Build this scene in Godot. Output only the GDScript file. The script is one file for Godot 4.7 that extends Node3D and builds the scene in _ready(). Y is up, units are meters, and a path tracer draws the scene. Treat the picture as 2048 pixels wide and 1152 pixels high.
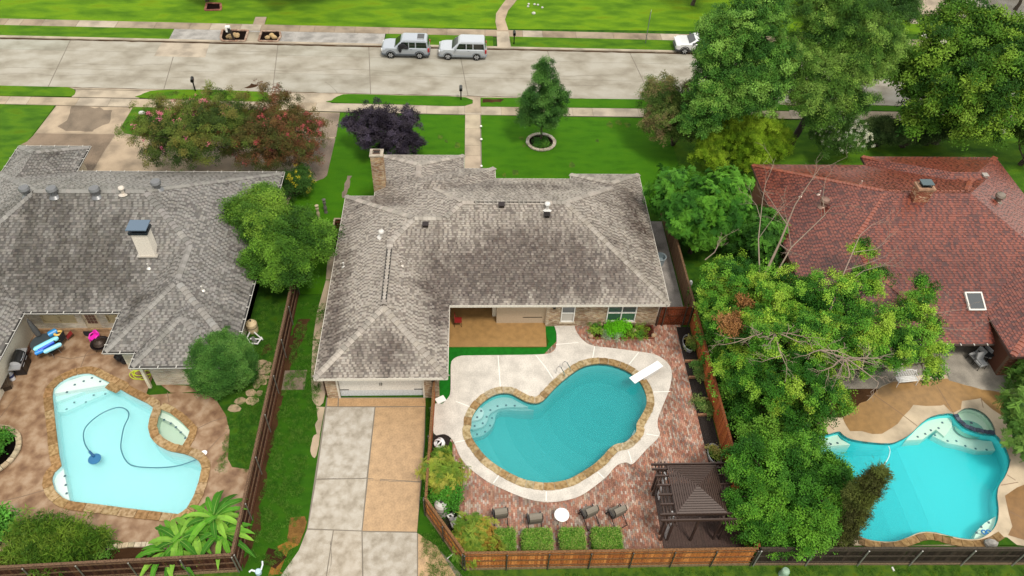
extends Node3D
# A residential block seen from the air: three houses with pools, the street behind them and the alley in front.

var rng := RandomNumberGenerator.new()
var mats := {}
var tex := {}
var used := {}
var part_names := {}
var noise_low := FastNoiseLite.new()
var noise_mid := FastNoiseLite.new()


# ---------------------------------------------------------------- helpers
class MB:
	var v := PackedVector3Array()
	var n := PackedVector3Array()
	var c := PackedColorArray()
	func tri(a: Vector3, b: Vector3, d: Vector3, col: Color) -> void:
		var nn := (d - a).cross(b - a).normalized()
		v.append(a); v.append(b); v.append(d)
		n.append(nn); n.append(nn); n.append(nn)
		c.append(col); c.append(col); c.append(col)
	func trih(a: Vector3, b: Vector3, d: Vector3, col: Color, hint: Vector3) -> void:
		if (d - a).cross(b - a).dot(hint) < 0.0:
			tri(a, d, b, col)
		else:
			tri(a, b, d, col)
	func quadh(a: Vector3, b: Vector3, d: Vector3, e: Vector3, col: Color, hint: Vector3) -> void:
		trih(a, b, d, col, hint)
		trih(a, d, e, col, hint)
	func tris(p: Array, nn: Array, col: Color) -> void:   # one triangle with its own normals
		var g: Vector3 = (p[2] - p[0]).cross(p[1] - p[0])
		var o := [0, 1, 2] if g.dot(nn[0] + nn[1] + nn[2]) >= 0.0 else [0, 2, 1]
		for k in o:
			v.append(p[k]); n.append(nn[k]); c.append(col)
	func box(m: Vector3, s: Vector3, col := Color.WHITE, b := Basis()) -> void:
		for ax in 3:
			var p := Vector3.ZERO; p[ax] = s[ax] * 0.5
			var q := Vector3.ZERO; q[(ax + 1) % 3] = s[(ax + 1) % 3] * 0.5
			var r := Vector3.ZERO; r[(ax + 2) % 3] = s[(ax + 2) % 3] * 0.5
			for sg in [-1.0, 1.0]:
				var f: Vector3 = p * sg
				quadh(m + b * (f - q - r), m + b * (f + q - r), m + b * (f + q + r), m + b * (f - q + r), col, b * f)
	func bar(a: Vector3, b2: Vector3, w: float, h: float, col := Color.WHITE, up := Vector3.UP) -> void:
		var d := (b2 - a)
		var l := d.length()
		var zz := d / l
		var xx := up.cross(zz).normalized() if absf(up.dot(zz)) < 0.99 else Vector3.RIGHT
		box((a + b2) * 0.5, Vector3(w, h, l), col, Basis(xx, zz.cross(xx), zz))
	func flat(poly: PackedVector2Array, y: float, col := Color.WHITE, hint := Vector3.UP) -> void:
		var t := Geometry2D.triangulate_polygon(poly)
		for k in range(0, t.size(), 3):
			var a := poly[t[k]]; var b := poly[t[k + 1]]; var d := poly[t[k + 2]]
			trih(Vector3(a.x, y, a.y), Vector3(b.x, y, b.y), Vector3(d.x, y, d.y), col, hint)
	func walls(poly: PackedVector2Array, y0: float, y1: float, col := Color.WHITE, inward := false) -> void:
		var ar := 0.0
		for k in poly.size():
			ar += poly[k].cross(poly[(k + 1) % poly.size()])
		for k in poly.size():
			var p := poly[k]; var q := poly[(k + 1) % poly.size()]
			var d := (q - p)
			var o := Vector3(d.y, 0, -d.x) * (1.0 if ar > 0.0 else -1.0) * (-1.0 if inward else 1.0)
			quadh(Vector3(p.x, y0, p.y), Vector3(q.x, y0, q.y), Vector3(q.x, y1, q.y), Vector3(p.x, y1, p.y), col, o)
	func prism(poly: PackedVector2Array, y0: float, y1: float, col := Color.WHITE, under := false) -> void:
		flat(poly, y1, col)
		walls(poly, y0, y1, col)
		if under:
			flat(poly, y0, col, Vector3.DOWN)
	func tube(pts: Array, rad: Array, sides := 6, col := Color.WHITE, closed := false) -> void:
		var rings := []
		var m := pts.size()
		var side := Vector3.RIGHT
		for k in m:
			var d: Vector3 = (pts[(k + 1) % m] - pts[k - 1 if k > 0 else (m - 1)]) if closed else (pts[mini(k + 1, m - 1)] - pts[maxi(k - 1, 0)])
			d = d.normalized() if d.length() > 1e-6 else Vector3.UP
			side = side - d * side.dot(d)
			if side.length() < 0.05:
				side = Vector3.FORWARD - d * Vector3.FORWARD.dot(d)
			side = side.normalized()
			var up := d.cross(side)
			var ring := []
			for j in sides:
				var a := TAU * j / sides
				ring.append(side * cos(a) + up * sin(a))
			rings.append(ring)
		for k in (m if closed else m - 1):
			var k2 := (k + 1) % m
			var r0: float = rad[mini(k, rad.size() - 1)]
			var r1: float = rad[mini(k2, rad.size() - 1)]
			for j in sides:
				var j2 := (j + 1) % sides
				var n0: Vector3 = rings[k][j]; var n1: Vector3 = rings[k][j2]; var n2: Vector3 = rings[k2][j2]; var n3: Vector3 = rings[k2][j]
				var a0: Vector3 = pts[k] + n0 * r0; var a1: Vector3 = pts[k] + n1 * r0
				var a2: Vector3 = pts[k2] + n2 * r1; var a3: Vector3 = pts[k2] + n3 * r1
				tris([a0, a1, a2], [n0, n1, n2], col)
				tris([a0, a2, a3], [n0, n2, n3], col)
		if not closed:
			for e in [0, m - 1]:
				var r: float = rad[mini(e, rad.size() - 1)]
				var hint: Vector3 = (pts[0] - pts[1]) if e == 0 else (pts[m - 1] - pts[m - 2])
				for j in sides:
					trih(pts[e], pts[e] + rings[e][j] * r, pts[e] + rings[e][(j + 1) % sides] * r, col, hint)
	func lathe(at: Vector3, prof: Array, segs := 14, col := Color.WHITE, sx := 1.0, sz := 1.0) -> void:   # prof: Vector2(radius, height) from bottom to top
		for k in prof.size() - 1:
			var p: Vector2 = prof[k]; var q: Vector2 = prof[k + 1]
			var d := q - p
			var sl := Vector2(d.y, -d.x).normalized()
			for j in segs:
				var a := TAU * j / segs; var b := TAU * (j + 1) / segs
				var ca := Vector3(cos(a) * sx, 0, sin(a) * sz); var cb := Vector3(cos(b) * sx, 0, sin(b) * sz)
				var na := Vector3(cos(a) * sl.x, sl.y, sin(a) * sl.x); var nb := Vector3(cos(b) * sl.x, sl.y, sin(b) * sl.x)
				var p0 := at + ca * p.x + Vector3.UP * p.y; var p1 := at + cb * p.x + Vector3.UP * p.y
				var q0 := at + ca * q.x + Vector3.UP * q.y; var q1 := at + cb * q.x + Vector3.UP * q.y
				if p.x > 1e-5:
					tris([p0, p1, q1 if q.x > 1e-5 else q0], [na, nb, nb], col)
				if q.x > 1e-5:
					tris([p0, q1, q0], [na, nb, na], col)
	func rock(at: Vector3, s: Vector3, seed_v: int, col := Color.WHITE, cuts := 0.25) -> void:
		var nz := FastNoiseLite.new(); nz.seed = seed_v; nz.frequency = 0.9
		var lat := 5; var lon := 8
		var f := func(i: int, j: int) -> Vector3:
			var th := PI * i / lat; var ph := TAU * (j % lon) / lon
			var d := Vector3(sin(th) * cos(ph), cos(th), sin(th) * sin(ph))
			return at + d * s * (1.0 + cuts * nz.get_noise_3dv(d * 1.3))
		for i in lat:
			for j in lon:
				var a: Vector3 = f.call(i, j); var b: Vector3 = f.call(i, j + 1); var d: Vector3 = f.call(i + 1, j + 1); var e: Vector3 = f.call(i + 1, j)
				var o := (a + d) * 0.5 - at
				if i > 0: trih(a, b, d, col, o)
				if i < lat - 1: trih(a, d, e, col, o)
	func made(off := Vector3.ZERO) -> ArrayMesh:
		var am := ArrayMesh.new()
		if v.is_empty():
			return am
		if off != Vector3.ZERO:
			for k in v.size():
				v[k] -= off
		var arr := []; arr.resize(Mesh.ARRAY_MAX)
		arr[Mesh.ARRAY_VERTEX] = v; arr[Mesh.ARRAY_NORMAL] = n; arr[Mesh.ARRAY_COLOR] = c
		am.add_surface_from_arrays(Mesh.PRIMITIVE_TRIANGLES, arr)
		return am


const K := 0.80
func c(r: float, g: float, b: float) -> Color:   # a base colour (linear) from the tone it has in even light
	var l := Color(r / 255.0, g / 255.0, b / 255.0).srgb_to_linear()
	return Color(l.r * K, l.g * K, l.b * K)

func jit(col: Color, amount: float) -> Color:
	var f := 1.0 + rng.randf_range(-amount, amount)
	return Color(col.r * f * (1.0 + rng.randf_range(-amount, amount) * 0.25), col.g * f, col.b * f * (1.0 + rng.randf_range(-amount, amount) * 0.25))

func numbered(called: String) -> String:
	if not used.has(called):
		used[called] = 0
		return called
	used[called] += 1
	return "%s_%03d" % [called, used[called]]

func tag(o: Node, label: String, category: String, group := "") -> Node:
	o.set_meta("label", label); o.set_meta("category", category)
	if group: o.set_meta("group", group)
	return o

func thing(called: String, label: String, category: String, at := Vector3.ZERO, yaw := 0.0, group := "") -> Node3D:
	var o := Node3D.new()
	o.name = numbered(called)
	o.position = at; o.rotation.y = yaw
	add_child(o, true)
	tag(o, label, category, group)
	return o

func putm(mesh: Mesh, called: String, mat: Material, parent: Node = null) -> MeshInstance3D:
	var o := MeshInstance3D.new()
	o.mesh = mesh
	o.material_override = mat
	if parent == null:
		o.name = numbered(called)
		add_child(o, true)
	else:
		var at := parent.get_instance_id()
		if not part_names.has(at): part_names[at] = {}
		var d: Dictionary = part_names[at]
		if d.has(called):
			d[called] += 1
			o.name = "%s_%03d" % [called, d[called]]
		else:
			d[called] = 0
			o.name = called
		parent.add_child(o, true)
	return o

func origin_of(p: Node) -> Vector3:
	var o := Vector3.ZERO
	while p is Node3D and p != self:
		o += (p as Node3D).position
		p = p.get_parent()
	return o

func put(mb: MB, called: String, mat: Material, parent: Node = null) -> MeshInstance3D:   # mb holds scene coordinates
	return putm(mb.made(origin_of(parent) if parent else Vector3.ZERO), called, mat, parent)

func putl(mb: MB, called: String, mat: Material, parent: Node = null) -> MeshInstance3D:   # mb holds the parent's coordinates
	return putm(mb.made(), called, mat, parent)

func solid(mb: MB, called: String, mat: Material, at: Vector3, label: String, category: String, group := "") -> MeshInstance3D:   # a thing that is one mesh, its origin at its base
	var o := putm(mb.made(at), called, mat)
	o.position = at
	tag(o, label, category, group)
	return o

func ground_piece(mb: MB, called: String, mat: Material) -> MeshInstance3D:
	var o := put(mb, called, mat)
	o.set_meta("kind", "structure")
	return o

func dup(o: Node3D, at: Vector3, yaw := 0.0, label := "", called := "") -> Node3D:
	var r: Node3D = o.duplicate()
	r.name = numbered(called if called else str(o.name).rstrip("0123456789").trim_suffix("_"))
	add_child(r, true)
	r.position = at; r.rotation.y = yaw
	if label: r.set_meta("label", label)
	return r

func pv(a: Array) -> PackedVector2Array:   # an outline from x, z, x, z ...
	var o := PackedVector2Array()
	for k in range(0, a.size(), 2): o.append(Vector2(a[k], a[k + 1]))
	return o

func V3(p: Vector2, y := 0.0) -> Vector3:
	return Vector3(p.x, y, p.y)

func smooth(p: PackedVector2Array, closed := true, steps := 4) -> PackedVector2Array:
	var out := PackedVector2Array()
	var m := p.size()
	for k in (m if closed else m - 1):
		var a := p[(k - 1 + m) % m] if closed else p[maxi(k - 1, 0)]
		var b := p[k]; var d := p[(k + 1) % m]
		var e := p[(k + 2) % m] if closed else p[mini(k + 2, m - 1)]
		for s in steps:
			var t := float(s) / steps
			out.append(0.5 * (2.0 * b + (d - a) * t + (2.0 * a - 5.0 * b + 4.0 * d - e) * t * t + (3.0 * b - a - 3.0 * d + e) * t * t * t))
	if not closed: out.append(p[m - 1])
	return out

func rect(x0: float, z0: float, x1: float, z1: float) -> PackedVector2Array:
	return PackedVector2Array([Vector2(x0, z0), Vector2(x1, z0), Vector2(x1, z1), Vector2(x0, z1)])

func disc(at: Vector2, r: float, k := 20, sz := 1.0, rough := 0.0) -> PackedVector2Array:
	var o := PackedVector2Array()
	for j in k:
		var q := r * (1.0 + rng.randf_range(-rough, rough))
		o.append(at + Vector2(cos(TAU * j / k) * q, sin(TAU * j / k) * q * sz))
	return o

func middle(p: PackedVector2Array) -> Vector2:
	var s := Vector2.ZERO
	for q in p: s += q
	return s / p.size()

func wavy(p: PackedVector2Array, amount: float, step := 0.5, freq := 0.35) -> PackedVector2Array:   # an outline with an uneven edge
	var o := PackedVector2Array()
	for k in p.size():
		var a := p[k]; var b := p[(k + 1) % p.size()]
		var m := maxi(1, int(a.distance_to(b) / step))
		for j in m:
			var q := a.lerp(b, float(j) / m)
			o.append(q + Vector2(noise_mid.get_noise_2d(q.x / freq * 6.0, q.y / freq * 6.0), noise_mid.get_noise_2d(q.y / freq * 6.0 + 300.0, q.x / freq * 6.0)) * amount * 2.0)
	return o

func cut(poly: PackedVector2Array, holes: Array) -> Array:   # poly without the holes, as simple polygons
	var todo: Array = [poly]
	for h: PackedVector2Array in holes:
		var nxt: Array = []
		var mid := middle(h).x
		for p: PackedVector2Array in todo:
			if Geometry2D.intersect_polygons(p, h).is_empty():
				nxt.append(p)
				continue
			for half in [rect(-900, -900, mid, 900), rect(mid, -900, 900, 900)]:
				for q in Geometry2D.intersect_polygons(p, half):
					for r in Geometry2D.clip_polygons(q, h):
						if absf(area(r)) > 0.003: nxt.append(r)
		todo = nxt
	return todo

func area(p: PackedVector2Array) -> float:
	var s := 0.0
	for k in p.size(): s += p[k].cross(p[(k + 1) % p.size()])
	return s * 0.5

func sheet(called: String, poly: PackedVector2Array, y: float, mat: Material, holes: Array = [], col := Color.WHITE, thick := 0.05) -> MeshInstance3D:
	var mb := MB.new()
	for p in cut(poly, holes):
		mb.flat(p, y, col)
		if thick > 0.0: mb.walls(p, y - thick, y, col)
	return ground_piece(mb, called, mat)

# ---------------------------------------------------------------- textures and materials
func noise_tex(called: String, size: int, freq: float, oct: int, ramp: Array, seed_v := 1, kind := FastNoiseLite.TYPE_SIMPLEX_SMOOTH, normal := false) -> Texture2D:
	var t := NoiseTexture2D.new()
	t.width = size; t.height = size; t.seamless = true; t.seamless_blend_skirt = 0.2
	var f := FastNoiseLite.new()
	f.noise_type = kind; f.frequency = freq; f.fractal_octaves = oct; f.seed = seed_v
	f.fractal_type = FastNoiseLite.FRACTAL_FBM
	t.noise = f
	if normal:
		t.as_normal_map = true; t.bump_strength = 3.0
	else:
		var g := Gradient.new()
		var offs := PackedFloat32Array(); var cols := PackedColorArray()
		for k in ramp.size():
			offs.append(ramp[k][0]); cols.append(ramp[k][1])
		g.offsets = offs; g.colors = cols
		t.color_ramp = g
	tex[called] = t
	return t

func grey(v: float, a := 1.0) -> Color:
	return Color(v, v, v, a)

func make_textures() -> void:
	noise_tex("fine", 512, 0.09, 4, [[0.15, grey(0.8)], [0.5, grey(0.91)], [0.85, grey(1.0)]], 3)
	noise_tex("soft", 512, 0.03, 4, [[0.15, grey(0.88)], [0.5, grey(0.95)], [0.85, grey(1.0)]], 5)
	noise_tex("cloudy", 512, 0.008, 6, [[0.15, grey(0.8)], [0.5, grey(0.93)], [0.8, grey(1.0)]], 8)
	noise_tex("blotch", 512, 0.012, 5, [[0.1, Color(0.74, 0.7, 0.62)], [0.4, Color(0.88, 0.86, 0.8)], [0.7, grey(1.0)]], 11)
	noise_tex("worn", 512, 0.014, 7, [[0.1, Color(0.74, 0.72, 0.68)], [0.4, Color(0.88, 0.87, 0.84)], [0.65, grey(0.98)], [0.85, grey(1.0)]], 21)
	noise_tex("dull", 512, 0.012, 7, [[0.1, Color(0.82, 0.8, 0.77)], [0.4, Color(0.92, 0.91, 0.89)], [0.75, grey(1.0)]], 23)
	noise_tex("dark_specks", 512, 0.05, 5, [[0.0, grey(0.6)], [0.34, grey(0.78)], [0.55, grey(0.97)], [0.8, grey(1.0)]], 31)
	noise_tex("blades", 512, 0.22, 3, [[0.15, Color(0.66, 0.7, 0.56)], [0.45, Color(0.86, 0.89, 0.8)], [0.75, Color(1.0, 1.0, 0.95)]], 41)
	noise_tex("turf_patches", 512, 0.012, 6, [[0.1, Color(0.7, 0.78, 0.8)], [0.45, Color(0.88, 0.92, 0.9)], [0.65, Color(1.0, 1.0, 0.9)], [0.9, Color(1.0, 0.93, 0.74)]], 43)
	noise_tex("turf_soft", 512, 0.02, 6, [[0.1, Color(0.82, 0.87, 0.86)], [0.5, Color(0.92, 0.95, 0.92)], [0.9, Color(1.0, 0.98, 0.9)]], 45)
	noise_tex("earth", 512, 0.06, 5, [[0.15, Color(0.6, 0.56, 0.53)], [0.5, Color(0.84, 0.82, 0.8)], [0.85, grey(1.0)]], 47)
	noise_tex("pebbly", 512, 0.11, 2, [[0.1, grey(0.55)], [0.4, grey(0.82)], [0.7, grey(1.0)]], 51, FastNoiseLite.TYPE_CELLULAR)
	noise_tex("brown_flag", 512, 0.016, 6, [[0.1, Color(0.66, 0.57, 0.5)], [0.4, Color(0.82, 0.75, 0.68)], [0.65, Color(0.94, 0.91, 0.87)], [0.85, grey(1.0)]], 57)
	noise_tex("wood", 512, 0.05, 4, [[0.15, Color(0.7, 0.66, 0.62)], [0.5, Color(0.87, 0.85, 0.83)], [0.85, grey(1.0)]], 61)
	noise_tex("bump", 512, 0.1, 4, [], 71, FastNoiseLite.TYPE_SIMPLEX_SMOOTH, true)
	noise_tex("ripple", 512, 0.03, 3, [], 73, FastNoiseLite.TYPE_SIMPLEX_SMOOTH, true)

func mat(called: String, col: Color, rough := 0.8, fine := "", fine_m := 1.0, over := "", over_m := 12.0, bump := 0.0, spec := 0.5) -> StandardMaterial3D:
	var m := StandardMaterial3D.new()
	m.resource_name = called
	m.albedo_color = Color(minf(col.r, 1), minf(col.g, 1), minf(col.b, 1), col.a).linear_to_srgb()
	m.albedo_color.a = col.a
	m.roughness = rough
	m.metallic_specular = spec
	m.vertex_color_use_as_albedo = true
	m.texture_filter = BaseMaterial3D.TEXTURE_FILTER_LINEAR_WITH_MIPMAPS_ANISOTROPIC
	if fine:
		m.albedo_texture = tex[fine]
		m.uv1_triplanar = true; m.uv1_world_triplanar = true
		m.uv1_scale = Vector3.ONE / fine_m
	if over:
		m.detail_enabled = true
		m.detail_albedo = tex[over]
		m.detail_blend_mode = BaseMaterial3D.BLEND_MODE_MUL
		m.detail_uv_layer = BaseMaterial3D.DETAIL_UV_2
		m.uv2_triplanar = true; m.uv2_world_triplanar = true
		m.uv2_scale = Vector3.ONE / over_m
	if bump > 0.0 and fine:
		m.normal_enabled = true
		m.normal_texture = tex.bump
		m.normal_scale = bump
	mats[called] = m
	return m

# ---------------------------------------------------------------- roofs, bricks, walls, fences
func clip(poly: PackedVector2Array, h: Vector3) -> PackedVector2Array:   # the part where h.x * x + h.y * z + h.z >= 0
	var out := PackedVector2Array()
	var m := poly.size()
	for k in m:
		var a := poly[k]; var b := poly[(k + 1) % m]
		var da := h.x * a.x + h.y * a.y + h.z
		var db := h.x * b.x + h.y * b.y + h.z
		if da >= 0.0: out.append(a)
		if (da > 0.0 and db < 0.0) or (da < 0.0 and db > 0.0):
			out.append(a.lerp(b, da / (da - db)))
	return out

func hip(x0: float, z0: float, x1: float, z1: float, b: float, s: float, ext := Vector4.ZERO) -> Dictionary:
	# a hipped roof over a rectangle; ext carries its eaves further out (west, north, east, south)
	return {
		"planes": [Vector3(s, 0, b - s * x0), Vector3(-s, 0, b + s * x1), Vector3(0, s, b - s * z0), Vector3(0, -s, b + s * z1)],
		"box": rect(x0 - ext.x, z0 - ext.y, x1 + ext.z, z1 + ext.w), "lines": [Vector2(x0, z0), Vector2(x1, z1)],
		"bounds": [Vector3(1, 0, -(x0 - ext.x)), Vector3(-1, 0, x1 + ext.z), Vector3(0, 1, -(z0 - ext.y)), Vector3(0, -1, z1 + ext.w)],
	}

func roof_height(rs: Array, x: float, z: float) -> float:
	var best := -1.0
	for r in rs:
		var inside := true
		for b: Vector3 in r.bounds:
			if b.x * x + b.y * z + b.z < -0.001: inside = false
		if not inside: continue
		var h := 99.0
		for p: Vector3 in r.planes: h = minf(h, p.x * x + p.y * z + p.z)
		best = maxf(best, h)
	return best

func roof_faces(rs: Array) -> Array:   # [polygon, plane, along the eave, up the slope]
	var out := []
	for i in rs.size():
		for k in 4:
			var pl: Vector3 = rs[i].planes[k]
			var p: PackedVector2Array = rs[i].box
			for j in 4:
				if j != k: p = clip(p, rs[i].planes[j] - pl)
			var todo: Array = [p]
			for j in rs.size():
				if j == i: continue
				var eps := 0.0005 if j < i else -0.0005
				var cond: Array = rs[j].bounds.duplicate()
				for q: Vector3 in rs[j].planes: cond.append(q - pl + Vector3(0, 0, eps))
				var nxt: Array = []
				for w: PackedVector2Array in todo:
					var rest := w
					for h: Vector3 in cond:
						var o := clip(rest, -h)
						if o.size() > 2 and absf(area(o)) > 0.004: nxt.append(o)
						rest = clip(rest, h)
						if rest.size() < 3: break
				todo = nxt
			var up := Vector2(pl.x, pl.y).normalized()
			for w in todo:
				if w.size() > 2 and absf(area(w)) > 0.01: out.append([w, pl, Vector2(-up.y, up.x), up])
	return out

# Lays rows of pieces (shingles, bricks) over a polygon. o: w, d (size), gap, lift, tones, even (chance of the first tone), stain, spots, mortar
func lay(mb: MB, poly: PackedVector2Array, pl: Vector3, u: Vector2, v: Vector2, org: Vector2, o: Dictionary) -> void:
	var ar := area(poly)
	var hp := []
	for k in poly.size():
		var a := poly[k]; var d := poly[(k + 1) % poly.size()] - a
		if d.length() < 1e-4: continue
		var nn := Vector2(-d.y, d.x).normalized() * signf(ar)
		hp.append(Vector3(nn.x, nn.y, -nn.dot(a)))
	var u0 := 1e9; var u1 := -1e9; var v0 := 1e9; var v1 := -1e9
	for p in poly:
		var q := p - org
		u0 = minf(u0, q.dot(u)); u1 = maxf(u1, q.dot(u)); v0 = minf(v0, q.dot(v)); v1 = maxf(v1, q.dot(v))
	var w: float = o.w; var dd: float = o.d; var gap: float = o.get("gap", 0.0)
	var side: bool = o.get("sides", false)
	for r in range(floori(v0 / dd), ceili(v1 / dd)):
		var off := fposmod(sin(r * 12.9898) * 43758.5, 1.0) * w if not side else (0.5 * w if posmod(r, 2) else 0.0)
		for s in range(floori((u0 - off) / w), ceili((u1 - off) / w)):
			var ua := s * w + off + gap * 0.5; var ub := (s + 1) * w + off - gap * 0.5
			var va := r * dd + gap * 0.5; var vb := (r + 1) * dd - gap * 0.5
			for half in (2 if o.has("tooth") else 1):
				if o.has("tooth"):
					var cutp: float = s * w + off + w * o.tooth * (1.0 + 0.12 * sin(r * 7.3 + s * 3.1))
					if half == 0: ua = s * w + off; ub = cutp
					else: ua = cutp; ub = (s + 1) * w + off
				shingle(mb, poly, hp, pl, u, v, org, o, ua, ub, va, vb, r, half)

func shingle(mb: MB, poly: PackedVector2Array, hp: Array, pl: Vector3, u: Vector2, v: Vector2, org: Vector2, o: Dictionary, ua: float, ub: float, va: float, vb: float, r: int, half: int) -> void:
			var dd: float = o.d; var lift: float = o.lift
			var tones: Array = o.tones; var side: bool = o.get("sides", false)
			var q := PackedVector2Array([org + u * ua + v * va, org + u * ub + v * va, org + u * ub + v * vb, org + u * ua + v * vb])
			var whole := true
			if o.has("concave"):
				var nin := 0
				for p in q:
					if Geometry2D.is_point_in_polygon(p, poly): nin += 1
				if nin < 4:
					var cl := Geometry2D.intersect_polygons(q, poly)
					if cl.is_empty(): return
					q = cl[0]; whole = false
			for h: Vector3 in (hp if not o.has("concave") else []):
				var nin := 0
				for p in q:
					if h.x * p.x + h.y * p.y + h.z >= -1e-4: nin += 1
				if nin == 0:
					q = PackedVector2Array(); break
				if nin < 4: whole = false
			if q.is_empty(): return
			if not whole:
				if not o.has("concave"):
					for h: Vector3 in hp: q = clip(q, h)
				if q.size() < 3 or absf(area(q)) < 0.0015: return
			var m := (q[0] + q[q.size() / 2]) * 0.5
			var first: bool = rng.randf() < o.get("even", 0.5)
			if o.has("tooth"): first = (half == 0) == (rng.randf() > 0.12)
			var t: Color = tones[0] if first else tones[1 + rng.randi() % (tones.size() - 1)]
			t = jit(t, o.get("vary", 0.12))
			if o.has("stain"):
				var st: float = noise_mid.get_noise_2d(m.dot(u) * 4.0, m.dot(v) * 0.9) * 0.4 + noise_low.get_noise_2d(m.x, m.y) * 0.35
				for sp in o.spots:
					var e: Vector2 = (m - sp[0]) / sp[1]
					st += 1.35 * sp[2] * exp(-e.length_squared()) * (0.7 + 0.6 * noise_mid.get_noise_2d(m.x * 5.0, m.y * 5.0))
				t = t.lerp(o.stain * t, clampf(st * 1.5 + 0.05, 0.0, 1.0) * (0.75 + rng.randf() * 0.45))
			var li := lift * (0.65 + 0.5 * rng.randf()) * (1.0 if first or side else 0.5)
			var pts := []
			for p in q:
				var k := 1.0 if side else clampf(1.0 - ((p - org).dot(v) - va) / dd, 0.0, 1.0)
				pts.append(Vector3(p.x, pl.x * p.x + pl.y * p.y + pl.z + li * k, p.y))
			for k in range(1, pts.size() - 1):
				mb.trih(pts[0], pts[k], pts[k + 1], t, Vector3.UP)
			if whole and side:
				for k in 4:
					var a: Vector3 = pts[k]; var b: Vector3 = pts[(k + 1) % 4]
					mb.quadh(a, b, b - Vector3.UP * 0.02, a - Vector3.UP * 0.02, t, (a + b) * 0.5 - (pts[0] + pts[2]) * 0.5)
			elif whole:
				mb.quadh(pts[0], pts[1], pts[1] - Vector3.UP * li, pts[0] - Vector3.UP * li, t, Vector3(-v.x, 0.2, -v.y))

func make_roof(house: Node3D, rs: Array, o: Dictionary, m: Material, deck_col: Color) -> void:
	var top := MB.new()
	var under := MB.new()
	for f in roof_faces(rs):
		var up: Vector2 = f[3]
		lay(top, f[0], f[1], f[2], up, Vector2.ZERO, o)
		var pl: Vector3 = f[1]
		var w: PackedVector2Array = f[0]
		for k in range(1, w.size() - 1):
			var p := []
			for q in [w[0], w[k], w[k + 1]]: p.append(Vector3(q.x, pl.x * q.x + pl.y * q.y + pl.z - 0.012, q.y))
			under.trih(p[0], p[1], p[2], deck_col, Vector3.UP)
	var r := put(under, "roof", m, house)
	var sh := put(top, "shingles", m, r)
	sh.set_meta("kind", "stuff")
	# the caps along hips and ridges
	for line in o.caps:
		cap_line(r, rs, line[0], line[1], o, m, line[2] if line.size() > 2 else 0.0)

func cap_line(roof: Node3D, rs: Array, a: Vector2, b: Vector2, o: Dictionary, m: Material, up := 0.0) -> void:
	var pa := V3(a, roof_height(rs, a.x, a.y)); var pb := V3(b, roof_height(rs, b.x, b.y))
	if pa.y > pb.y:
		var sw := pa; pa = pb; pb = sw
	var d := (pb - pa); var l := d.length(); d /= l
	var side := d.cross(Vector3.UP).normalized()
	var flat_d := Vector3(d.x, 0, d.z).normalized()
	var drop := []
	for sg in [-1.0, 1.0]:   # how far the roof falls away on either side of the line
		var mid := (pa + pb) * 0.5
		var q: Vector3 = mid + side * sg * 0.19
		drop.append(clampf(mid.y - roof_height(rs, q.x, q.z), 0.0, 0.19))
	var step := 0.27
	var kinds := []
	for k in 3:
		var mb := MB.new()
		var t: Color = jit(o.get("cap_tone", o.tones[0]), 0.1) * [1.12, 1.0, 0.82][k]
		var h := 0.03 + 0.012 * k
		var p0 := Vector3.UP * (h + 0.03); var p1 := d * (step + 0.05) + Vector3.UP * 0.02
		for sg in 2:
			var s: Vector3 = side * (-0.19 if sg == 0 else 0.19) - Vector3.UP * drop[sg]
			mb.quadh(p0, p0 + s, p1 + s, p1, t, Vector3.UP + s)
			mb.quadh(p0 + s, p1 + s, p1 + s - Vector3.UP * 0.05, p0 + s - Vector3.UP * 0.05, t, s)
			mb.quadh(p0, p0 + s, p0 + s - Vector3.UP * 0.05, p0 - Vector3.UP * 0.05, t, -d)
		kinds.append(mb.made())
	for k in int(l / step):
		var q := putm(kinds[rng.randi() % 3], "ridge_cap", m, roof)
		q.position = pa + d * step * k - origin_of(roof) + Vector3.UP * up

func fascia(house: Node3D, line: PackedVector2Array, y0: float, y1: float, m: Material, called := "fascia", col := Color.WHITE, w := 0.03) -> void:
	for k in line.size() - 1:
		var mb := MB.new()
		var a := line[k]; var b := line[k + 1]
		var d := (b - a).normalized() * 0.012
		mb.bar(V3(a + d, (y0 + y1) * 0.5), V3(b - d, (y0 + y1) * 0.5), w, y1 - y0, col)
		put(mb, called, m, house)

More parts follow.
